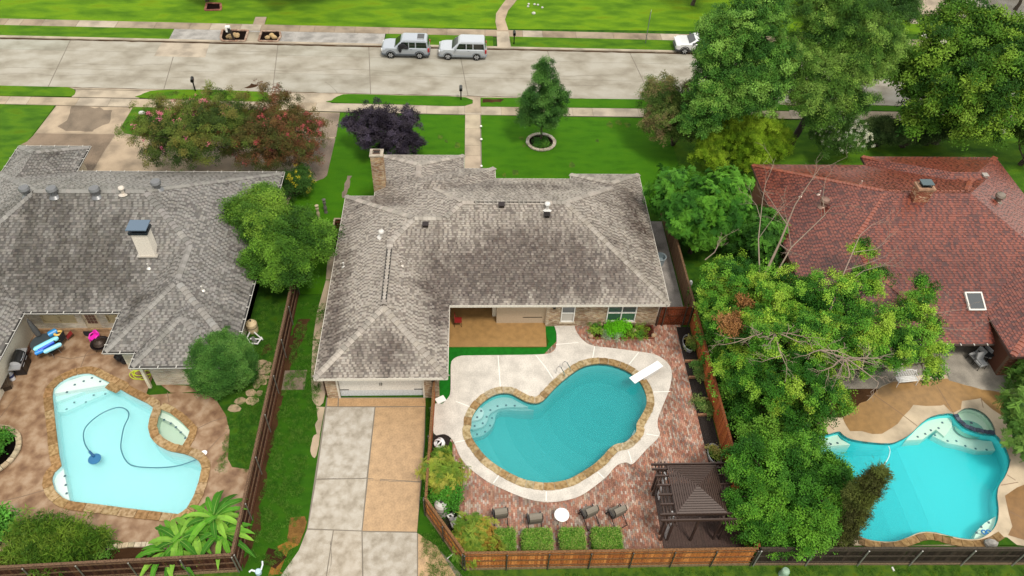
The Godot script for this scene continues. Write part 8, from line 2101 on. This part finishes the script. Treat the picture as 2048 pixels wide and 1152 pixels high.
	tree("evergreen", "smaller dark feathery evergreen behind the dead branches by the red roof", "tree", b, lobes_of(V3(b, 1.9), Vector3(2.2, 2.1, 2.0), 8, 85, 0.5), 2600, "feather", L, [c(40, 84, 26), c(66, 120, 38), c(94, 150, 54)], {"gap": -0.15, "lift": 0.35})
	# the big maple with bare branches over the fence
	b = Vector2(18.67, -24.86)
	var mp := [[Vector3(15.55, 4.2, -32), Vector3(2.0, 1.3, 1.6)], [Vector3(17.61, 4.8, -30.2), Vector3(2.2, 1.4, 1.8)], [Vector3(20.17, 5.4, -29.62), Vector3(2.0, 1.3, 1.6)], [Vector3(22.77, 5.6, -30.61), Vector3(1.3, 0.9, 1.0)], [Vector3(14.72, 3.4, -29.15), Vector3(1.6, 1.4, 1.6)], [Vector3(16.32, 4.4, -27.17), Vector3(2.2, 1.5, 1.9)], [Vector3(18.78, 5, -26.65), Vector3(2.0, 1.3, 1.7)], [Vector3(21.81, 5.2, -27.53), Vector3(2.0, 1.2, 1.6)], [Vector3(25.27, 4.6, -29.17), Vector3(1.4, 0.9, 1.2)], [Vector3(25.24, 4.2, -27.27), Vector3(1.4, 0.9, 1.1)], [Vector3(17.84, 4.2, -24.56), Vector3(1.6, 1.2, 1.4)], [Vector3(18.68, 3.4, -23.82), Vector3(1.3, 0.9, 1.1)], [Vector3(15.03, 3, -26.18), Vector3(1.6, 1.2, 1.5)], [Vector3(25.11, 3.4, -26.12), Vector3(1.0, 0.7, 0.8)], [Vector3(23.06, 5.6, -33.12), Vector3(0.8, 0.6, 0.6)], [Vector3(26.28, 4.8, -30.77), Vector3(0.7, 0.6, 0.6)], [Vector3(18.6, 3.6, -29.33), Vector3(2.4, 1.4, 2.0)], [Vector3(20.83, 4, -26.75), Vector3(2.0, 1.2, 1.6)], [Vector3(16.53, 3.2, -24.65), Vector3(1.5, 1.2, 1.4)], [Vector3(22.96, 4.4, -26.76), Vector3(1.7, 1.1, 1.4)], [Vector3(14.57, 3.4, -31.12), Vector3(1.2, 1.2, 1.3)]]
	t = tree("maple_tree", "wide half-dead maple with yellow green leaves and bare grey branches over the red roof", "tree", b, mp, 13500, "broad", L, [c(44, 96, 28), c(76, 136, 40), c(118, 174, 56), c(162, 196, 70)], {"size": 0.82, "gap": -0.06, "trunk": 0.3, "bark": c(120, 108, 96), "fork": 0.5})
	fill(t, "dead_leaves", [[Vector3(14.29, 4.6, -28.29), Vector3(0.7, 0.8, 0.6)], [Vector3(15.37, 4.8, -29.43), Vector3(0.5, 0.4, 0.4)]], 130, "broad", D, [c(186, 140, 92), c(160, 112, 72)], {"gap": -1.0, "shell": 0.6})
	var dead := MB.new()
	var bc := c(176, 160, 146)
	for e in [[Vector3(16.75, 4.6, -31.2), Vector3(19.01, 7.6, -34.88), 0.1], [Vector3(17.39, 5, -31.21), Vector3(20.96, 7, -34.68), 0.06], [Vector3(16.75, 4.6, -31.2), Vector3(17.29, 7.4, -35.58), 0.05], [Vector3(19.67, 5.6, -28.3), Vector3(22.33, 7.2, -32.69), 0.05], [Vector3(21.32, 6, -30.22), Vector3(23.35, 6.6, -30.82), 0.035], [Vector3(25.52, 4.8, -27.86), Vector3(27.48, 5, -27.3), 0.025], [Vector3(25.38, 5, -28.43), Vector3(27.4, 5.2, -28.62), 0.02], [Vector3(14.18, 4, -33.92), Vector3(15.05, 5, -34.64), 0.04]]:
		bare_branch(t, "x", e[0], e[1], e[2], 3, dead, jit(bc, 0.15))
	for e in [[Vector3(16.13, 5.6, -26.69), 7], [Vector3(19.51, 5.4, -25.11), 8], [Vector3(18.21, 5.6, -25.46), 4]]:   # sprays of dead twigs standing out of the crown
		for j in e[1]:
			var d := Vector3(rng.randfn() * 1.1, rng.randf_range(-0.1, 0.5), rng.randf_range(0.1, 1.3)).normalized()
			bare_branch(t, "x", e[0], e[0] + d * rng.randf_range(1.0, 2.3), 0.045, 3, dead, jit(bc * 1.15, 0.15))
	put(dead, "bare_branches", mats.bark, t)
	# trees and vines on the red house's side of the fence
	b = Vector2(15.92, -17.76)
	t = tree("bushy_tree", "dense bright green bushy tree between the pergola and the aqua pool", "tree", b, lobes_of(V3(b, 2.9) + Vector3(-0.5, 0, -1.2), Vector3(3.1, 2.3, 3.0), 12, 95, 0.48) + [[V3(b, 1.4) + Vector3(-0.6, 0, 0.4), Vector3(2.0, 1.4, 1.1)]], 11500, "broad", L, [c(42, 92, 22), c(72, 130, 36), c(112, 168, 54)], {"size": 0.8, "gap": -0.1, "trunk": 0.18})
	b = Vector2(15.26, -27.75)
	var vine := [[Vector3(14.54, 1.3, -31.39), Vector3(0.7, 1.0, 1.2)], [Vector3(14.64, 1.3, -29), Vector3(0.9, 1.0, 1.3)], [Vector3(14.68, 1.2, -26.5), Vector3(0.9, 1.0, 1.3)], [Vector3(15.13, 1, -24.56), Vector3(0.9, 0.9, 1.2)], [Vector3(15.75, 1.4, -22.98), Vector3(1.3, 1.2, 1.1)], [Vector3(16.34, 1.6, -26.53), Vector3(1.2, 1.3, 1.4)], [Vector3(14.38, 1, -33.35), Vector3(0.6, 0.9, 1.0)]]
	tree("vine_hedge", "long mass of vines and leaves spilling along the far side of the orange fence", "hedge", b, vine + [[Vector3(15.71, 1.6, -28.75), Vector3(1.3, 1.3, 1.6)], [Vector3(16.9, 1.6, -31.11), Vector3(1.3, 1.3, 1.6)], [Vector3(17.39, 1.6, -23.14), Vector3(1.6, 1.4, 1.4)]], 5200, "broad", L, [c(46, 96, 26), c(80, 138, 40), c(120, 168, 60)], {"gap": -0.15, "trunk": 0.08, "stems": 3, "fork": 0.2})
	b = Vector2(17.76, -17.27)
	tree("cypress", "narrow brownish green cypress between the bushy tree and the aqua pool", "tree", b, [[V3(b, 1.2), Vector3(0.75, 1.2, 0.7)], [V3(b, 2.6), Vector3(0.8, 1.3, 0.75)], [V3(b, 4.0), Vector3(0.75, 1.3, 0.7)], [V3(b, 5.4), Vector3(0.6, 1.3, 0.55)], [V3(b, 6.6), Vector3(0.38, 1.0, 0.36)]], 1700, "scale", D, [c(64, 66, 36), c(88, 92, 46), c(104, 116, 58)], {"gap": -0.2, "lift": 1.6, "trunk": 0.1, "size": 1.1, "clump_r": 0.1})
	k = 0
	for e in [[Vector2(30.49, -22.69), 2.0, Vector3(1.5, 1.6, 2.2)], [Vector2(32.5, -26.09), 1.8, Vector3(1.5, 1.8, 1.6)], [Vector2(33.15, -28.33), 0.9, Vector3(1.0, 0.8, 1.2)]]:
		tree("feathery_shrub" if k < 2 else "dark_bush", ["feathery green shrub at the picture edge beside the aqua pool's spa", "feathery green shrub between the red roof corner and the tan patio", "low dark bush at the brick corner of the red roofed house"][k], "shrub", e[0], lobes_of(V3(e[0], e[1]), e[2], 6, 100 + k, 0.5), [1300, 1100, 500][k], "feather" if k < 2 else "small", L, [c(58, 96, 36), c(90, 134, 52), c(124, 160, 74)] if k < 2 else [c(40, 60, 30), c(56, 80, 38)], {"gap": -0.05, "stems": 2}); k += 1
	# between the grey house and the brick house
	b = Vector2(-12.01, -35.97)
	tree("bushy_oak", "large round bushy tree filling the gap between the two grey shingle roofs", "tree", b, lobes_of(Vector3(-11.74, 3.2, -36.13), Vector3(2.6, 2.5, 2.9), 12, 111, 0.48), 5600, "small", L, [c(48, 88, 26), c(76, 122, 36), c(112, 158, 54)], {"gap": -0.08, "size": 1.1})
	b = Vector2(-14.26, -39.55)
	tree("bushy_oak", "smaller round tree over the grey eave, joined to the larger one", "tree", b, lobes_of(Vector3(-13.6, 3.8, -38.18), Vector3(2.2, 2.0, 2.1), 8, 113, 0.5), 2900, "small", L, [c(58, 98, 32), c(92, 136, 44), c(130, 168, 62)], {"gap": -0.16, "size": 1.1})
	b = Vector2(-12.82, -45.18)
	t = tree("flowering_shrub", "dark shrub with yellow flowers at the end of the looping drive", "shrub", b, lobes_of(V3(b, 1.1), Vector3(1.0, 1.2, 1.5), 5, 115), 700, "small", D, [c(46, 80, 34), c(68, 108, 44)], {"stems": 3})
	fill(t, "blossoms", [[V3(b, 1.3) + Vector3(0.35, 0.1, 0), Vector3(0.8, 1.1, 1.3)]], 60, "petal", mats.petal, [c(196, 184, 44), c(170, 166, 56)], {"clump_size": 2, "gap": 0.0, "shell": 0.2})
	b = Vector2(-14.73, -27.89)
	tree("round_bush", "big clipped round bush at the corner of the cream house beside the dark fence", "shrub", b, [[Vector3(-14.35, 1.7, -28.05), Vector3(1.8, 1.75, 1.8)]], 4200, "small", D, [c(52, 96, 38), c(74, 124, 50), c(102, 148, 70)], {"gap": -0.4, "size": 0.8, "shell": 0.12, "lump": 0.1, "clump_r": 0.16, "fork": 0.2})
	# far side of the street
	k = 0
	for e in [[Vector2(-17.84, -75.8), 5.0, Vector3(4.8, 3.4, 4.0), 2600], [Vector2(-26.23, -74.78), 1.8, Vector3(1.5, 1.4, 1.5), 500], [Vector2(22.44, -75.47), 4.4, Vector3(3.4, 2.6, 3.0), 1300], [Vector2(35.41, -72.68), 3.8, Vector3(4.6, 3.2, 3.6), 1900], [Vector2(40.89, -70.78), 2.6, Vector3(2.8, 2.4, 2.6), 1000], [Vector2(56.57, -75.44), 3.4, Vector3(3.0, 3.2, 3.0), 900], [Vector2(32.59, -79.18), 4.0, Vector3(4.0, 3.4, 3.5), 1000]]:
		tree("street_tree", ["large dark tree on the far lawn beside the gravel verge", "small tree in the square mulch patch on the far lawn", "dark tree on the far lawn beside the signpost", "broad dark tree across the street above the shade tree", "pale green tree across the street beside the side street", "tree at the far corner of the side street", "dark tree across the street behind the tall pale tree"][k], "tree", e[0], lobes_of(V3(e[0], e[1]), e[2], 8, 130 + k, 0.5), e[3], "small", L, [c(40, 78, 30), c(62, 104, 42), c(92, 132, 62)], {"gap": -0.12, "size": 1.4, "trunk": 0.2}); k += 1

func banana(label: String, at: Vector3, h: float, leaves: int, yaw: float) -> void:
	var t := thing("banana_plant", label, "plant", at, yaw, "banana plants in the corner of the dark fence")
	var st := MB.new()
	for j in 3:
		var o := Vector3(cos(j * 2.1) * 0.18, 0, sin(j * 2.1) * 0.18)
		st.tube([o, o + Vector3(o.x, h * 0.6, o.z)], [0.1, 0.07], 8, c(120, 130, 70))
	putl(st, "stem", mats.leaf_dull, t)
	for j in leaves:
		var a := j * 2.39996
		var l := rng.randf_range(1.3, 2.0)
		var tilt := rng.randf_range(0.25, 0.95)
		var w := rng.randf_range(0.26, 0.36)
		var d := Vector3(cos(a), 0, sin(a)); var s := Vector3(-d.z, 0, d.x)
		var mb := MB.new()
		var col := jit([c(76, 138, 34), c(98, 156, 46), c(58, 114, 30), c(124, 172, 62)][rng.randi() % 4], 0.1)
		var pts := []
		for i in 9:
			var q := i / 8.0
			pts.append(Vector3(0, h * 0.55 + 0.1 * (j % 3), 0) + d * (0.12 + l * q * cos(tilt * 0.6)) + Vector3.UP * (l * q * sin(tilt) - l * q * q * 0.75))
		for i in 8:
			var w0 := w * pow(sin(PI * clampf(i / 8.0 * 0.93 + 0.07, 0, 1)), 0.6) * 0.5; var w1 := w * pow(sin(PI * clampf((i + 1) / 8.0 * 0.93 + 0.07, 0, 1)), 0.6) * 0.5
			if i == 0: w0 = 0.02
			if i == 7: w1 = 0.01
			for sg in [-1.0, 1.0]:
				var rag := rng.randf_range(0.8, 1.08)
				mb.quadh(pts[i], pts[i] + s * sg * w0 * rag + Vector3.UP * w0 * 0.45, pts[i + 1] + s * sg * w1 * rag * rng.randf_range(0.86, 1.0) + Vector3.UP * w1 * 0.45, pts[i + 1], Color(col.r, col.g, col.b) * (1.0 + rng.randf_range(-0.1, 0.1)), Vector3.UP)
		mb.tube(pts, [0.022, 0.018, 0.015, 0.012, 0.01, 0.008, 0.006, 0.005, 0.004], 5, c(130, 164, 80))
		putl(mb, "leaf", mats.leaf_dull, t)

func make_small_plants() -> void:
	var L: StandardMaterial3D = mats.leaf; var D: StandardMaterial3D = mats.leaf_dull
	banana("tallest banana plant by the dark fence at the cyan pool's corner", Vector3(-12.71, 0.05, -18.69), 2.2, 19, 0.0)
	banana("banana plant close to the cyan pool's coping", Vector3(-13.38, 0.05, -17.92), 1.8, 17, 1.0)
	banana("banana plant in the angle of the two dark fences", Vector3(-12.2, 0.05, -18.02), 1.8, 16, 2.2)
	banana("banana plant beside the edging stones of the bed", Vector3(-14.17, 0.05, -17.68), 1.7, 16, 0.6)
	banana("lowest banana plant leaning over the alley fence", Vector3(-14.67, 0.05, -17.3), 1.3, 15, 3.0)
	var b := Vector2(-20.13, -17.51)
	tree("juniper", "spreading feathery juniper in the bed along the alley fence", "shrub", b, lobes_of(V3(b, 0.9) + Vector3(0, 0, -0.2), Vector3(2.0, 1.1, 1.1), 8, 141, 0.5), 1500, "needle", L, [c(58, 98, 28), c(86, 126, 38), c(120, 150, 54)], {"gap": -0.15, "lift": 0.4, "size": 1.0, "clump_r": 0.3, "stems": 3})
	tree("leafy_plant", "leafy plant at the picture edge beside the brown patio", "plant", Vector2(-23.11, -18.13), [[Vector3(-23.08, 0.8, -18.78), Vector3(0.5, 0.7, 0.8)]], 110, "big", L, [c(80, 150, 50), c(110, 176, 70)], {"gap": -1.0, "trunk": 0.04})
	tree("leafy_plant", "small leafy plant beside the juniper in the fence bed", "plant", Vector2(-18.2, -17.53), [[Vector3(-18.13, 0.4, -17.59), Vector3(0.45, 0.4, 0.4)]], 90, "broad", L, [c(80, 130, 44), c(110, 150, 60)], {"gap": -1.0, "trunk": 0.03})
	# nandinas by the pool filter
	b = Vector2(-1.81, -20.61)
	tree("nandina", "tall yellow green nandina on black mulch beside the white ball ornament", "shrub", b, [[Vector3(-1.94, 1.3, -21.17), Vector3(0.6, 0.5, 0.45)], [Vector3(-1.12, 1.1, -21.07), Vector3(0.5, 0.45, 0.4)], [Vector3(-1.75, 1.2, -21.82), Vector3(0.4, 0.4, 0.35)], [Vector3(-1.67, 1, -20.42), Vector3(0.5, 0.55, 0.45)]], 620, "feather", L, [c(86, 124, 40), c(138, 158, 56), c(170, 168, 74)], {"gap": -0.15, "stems": 4, "trunk": 0.06, "size": 0.9})
	b = Vector2(-1.4, -19.94)
	tree("green_shrub", "small bright green shrub between the nandina and the grey filter tank", "shrub", b, [[V3(b, 0.7), Vector3(0.7, 0.7, 0.6)]], 240, "broad", L, [c(60, 124, 36), c(86, 152, 48)], {"gap": -0.3, "stems": 3, "trunk": 0.05})
	b = Vector2(0.38, -17.54)
	tree("nandina", "wide yellow and orange tinted nandina at the end of the hedge row", "shrub", b, [[Vector3(-0.11, 0.9, -17.3), Vector3(0.8, 0.6, 0.6)], [Vector3(0.26, 1.1, -17.87), Vector3(0.55, 0.6, 0.5)], [Vector3(-0.48, 0.9, -18.03), Vector3(0.45, 0.5, 0.45)], [Vector3(0.25, 0.8, -17.08), Vector3(0.85, 0.6, 0.5)]], 680, "feather", L, [c(96, 134, 44), c(150, 164, 60), c(196, 150, 72)], {"gap": -0.15, "stems": 4, "trunk": 0.06, "size": 0.9})
	# four clipped hedge cubes
	var lab := ["clipped square hedge touching the orange tinted nandina", "clipped square hedge opposite the second grey sling chair", "clipped square hedge nearest the white round table", "clipped square hedge nearest the pergola deck"]
	var k := 0
	for p in [[Vector2(1.33, -17.6), 0.62], [Vector2(3.08, -17.56), 0.68], [Vector2(4.84, -17.55), 0.56], [Vector2(6.55, -17.55), 0.68]]:
		var h := thing("box_hedge", lab[k], "hedge", V3(p[0]), 0.0, "clipped square hedges along the orange fence")
		var r := RandomNumberGenerator.new(); r.seed = 77 + k
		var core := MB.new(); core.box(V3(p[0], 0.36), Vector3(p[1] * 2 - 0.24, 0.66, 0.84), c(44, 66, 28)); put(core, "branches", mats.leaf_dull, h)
		var mm := MultiMesh.new(); mm.transform_format = MultiMesh.TRANSFORM_3D; mm.use_colors = true; mm.mesh = sprays.tiny[0]
		var n := 900
		mm.instance_count = n
		for i in n:
			var q := Vector3(r.randf_range(-1, 1), r.randf_range(-1, 1), r.randf_range(-1, 1))
			var ax := r.randi() % 5
			if ax == 0 or ax == 4: q.y = 1.0
			elif ax == 1: q.x = signf(q.x)
			elif ax == 2: q.z = signf(q.z)
			q += Vector3(r.randfn(), r.randfn(), r.randfn()) * 0.035
			var o := Vector3(q.x * (p[1] - 0.06), 0.4 + q.y * 0.36, q.z * 0.48)
			var up := (Vector3(q.x if absf(q.x) > 0.9 else 0.0, 0.6 + (1.0 if q.y > 0.9 else 0.0), q.z if absf(q.z) > 0.9 else 0.0) + Vector3(r.randfn(), r.randfn(), r.randfn()) * 0.3).normalized()
			var x := up.cross(Vector3(r.randfn(), r.randfn(), r.randfn())).normalized()
			mm.set_instance_transform(i, Transform3D(Basis(x, up, x.cross(up)).scaled(Vector3.ONE * r.randf_range(0.9, 1.5)), o))
			var t: Color = [c(104, 158, 52), c(130, 180, 64), c(86, 138, 46), c(168, 186, 98)][r.randi() % 4]
			mm.set_instance_color(i, t)
		var mi := MultiMeshInstance3D.new(); mi.multimesh = mm; mi.material_override = L; mi.name = "foliage"; mi.set_meta("kind", "stuff"); h.add_child(mi, true)
		k += 1
	# flower bed and fence beds
	b = Vector2(8.87, -31.58)
	tree("lime_plant", "bright lime green leafy plant in the flower bed below the double window", "plant", b, [[Vector3(8.69, 0.35, -31.56), Vector3(0.55, 0.35, 0.45)], [Vector3(9.16, 0.35, -31.64), Vector3(0.6, 0.35, 0.45)]], 260, "broad", L, [c(104, 190, 30), c(130, 214, 44)], {"gap": -1.0, "trunk": 0.03, "size": 0.8})
	k = 0
	var nm := ["small yellow green plant at the flower bed corner nearest the deck", "small pale grey plant in the flower bed front row, nearest the deck", "small pale plant in the flower bed front row, second from the deck", "small green plant in the flower bed front row, middle", "small yellow green plant in the flower bed under the stone block", "small green plant in the flower bed near the outer end", "yellow green plant in the flower bed beside the reddish one", "low reddish plant at the outer end of the flower bed", "small plant in the flower bed against the wall below the narrow window"]
	for e in [[Vector2(7.58, -31.35), 0.24, 0], [Vector2(8.28, -31.26), 0.13, 1], [Vector2(8.64, -31.24), 0.14, 1], [Vector2(9.1, -31.22), 0.18, 2], [Vector2(9.58, -31.3), 0.2, 0], [Vector2(10.26, -31.21), 0.15, 2], [Vector2(10.42, -31.69), 0.24, 0], [Vector2(10.85, -31.57), 0.28, 3], [Vector2(7.57, -31.92), 0.18, 2]]:
		tree("bed_plant", nm[k], "plant", e[0], [[V3(e[0], 0.14 + e[1] * 0.6), Vector3(e[1], e[1] * 0.7, e[1])]], 30, "tiny", L, [[c(130, 170, 50), c(150, 190, 70)], [c(190, 206, 190), c(160, 180, 150)], [c(80, 140, 44), c(110, 160, 60)], [c(120, 52, 44), c(90, 40, 40)]][e[2]], {"gap": -1.0, "trunk": 0.015, "size": 1.2, "group": "small plants in the flower bed"}); k += 1
	k = 0
	for e in [Vector2(13.44, -28.64), Vector2(13.52, -28.14), Vector2(13.12, -25.9), Vector2(13.3, -25.48)]:
		tree("bed_plant", ["small yellow green plant in the upper planted square of the fence bed", "small pale plant in the upper planted square, nearer the fence", "leafy green plant in the lower planted square of the fence bed", "leafy green plant in the lower planted square, toward the pergola"][k], "plant", e + Vector2(0, 0), [[V3(e, 0.28), Vector3(0.4, 0.25, 0.4)]], 46, "broad", L, [c(84, 130, 56), c(130, 150, 84)], {"gap": -1.0, "trunk": 0.015, "size": 0.7, "group": "small plants in the fence bed"}); k += 1
	# tufts along lawn edges and in the alley
	var mm := MultiMesh.new(); mm.transform_format = MultiMesh.TRANSFORM_3D; mm.use_colors = true
	var tuft := MB.new(); var r := RandomNumberGenerator.new(); r.seed = 5
	for i in 14:
		leaf(tuft, Vector3(r.randfn() * 0.06, 0, r.randfn() * 0.06), Vector3(r.randfn() * 0.5, 1.0, r.randfn() * 0.5).normalized(), r.randf_range(0.06, 0.14), 0.016, Color(1, 1, 1) * r.randf_range(0.8, 1.2), 0.0)
	mm.mesh = tuft.made()
	var spots := []
	var nz := FastNoiseLite.new(); nz.seed = 3; nz.frequency = 0.35
	for area_ in [[rect(-1, -16.2, 32, -12.5), 5200, 0.015], [rect(-11.0, -34, -8.9, -15.5), 4200, 0.03], [rect(-24, -16, -11.4, -14), 1500, 0.015], [rect(-2.6, -26, -2.32, -18), 500, 0.02], [rect(-2.6, -19.4, -0.6, -15), 1500, 0.02], [rect(-13.6, -34, -11.5, -22), 2600, 0.035]]:
		var pl: PackedVector2Array = area_[0]
		for i in area_[1]:
			var p := Vector2(r.randf_range(pl[0].x, pl[1].x), r.randf_range(pl[0].y, pl[2].y))
			if nz.get_noise_2dv(p * 2.0) < -0.25 + r.randf() * 0.3: continue
			spots.append(V3(p, area_[2]))
	mm.instance_count = spots.size()
	for i in spots.size():
		mm.set_instance_transform(i, Transform3D(Basis(Vector3.UP, r.randf() * TAU).scaled(Vector3.ONE * r.randf_range(0.6, 1.3)), spots[i]))
		var t: Color = [c(60, 116, 28), c(84, 138, 40), c(108, 150, 56)][r.randi() % 3]
		mm.set_instance_color(i, t)
	var mi := MultiMeshInstance3D.new(); mi.multimesh = mm; mi.material_override = D; mi.name = "grass"; mi.set_meta("kind", "stuff")
	mi.set_meta("label", "short tufts of grass in the side strip and along the alley"); mi.set_meta("category", "grass")
	add_child(mi, true)
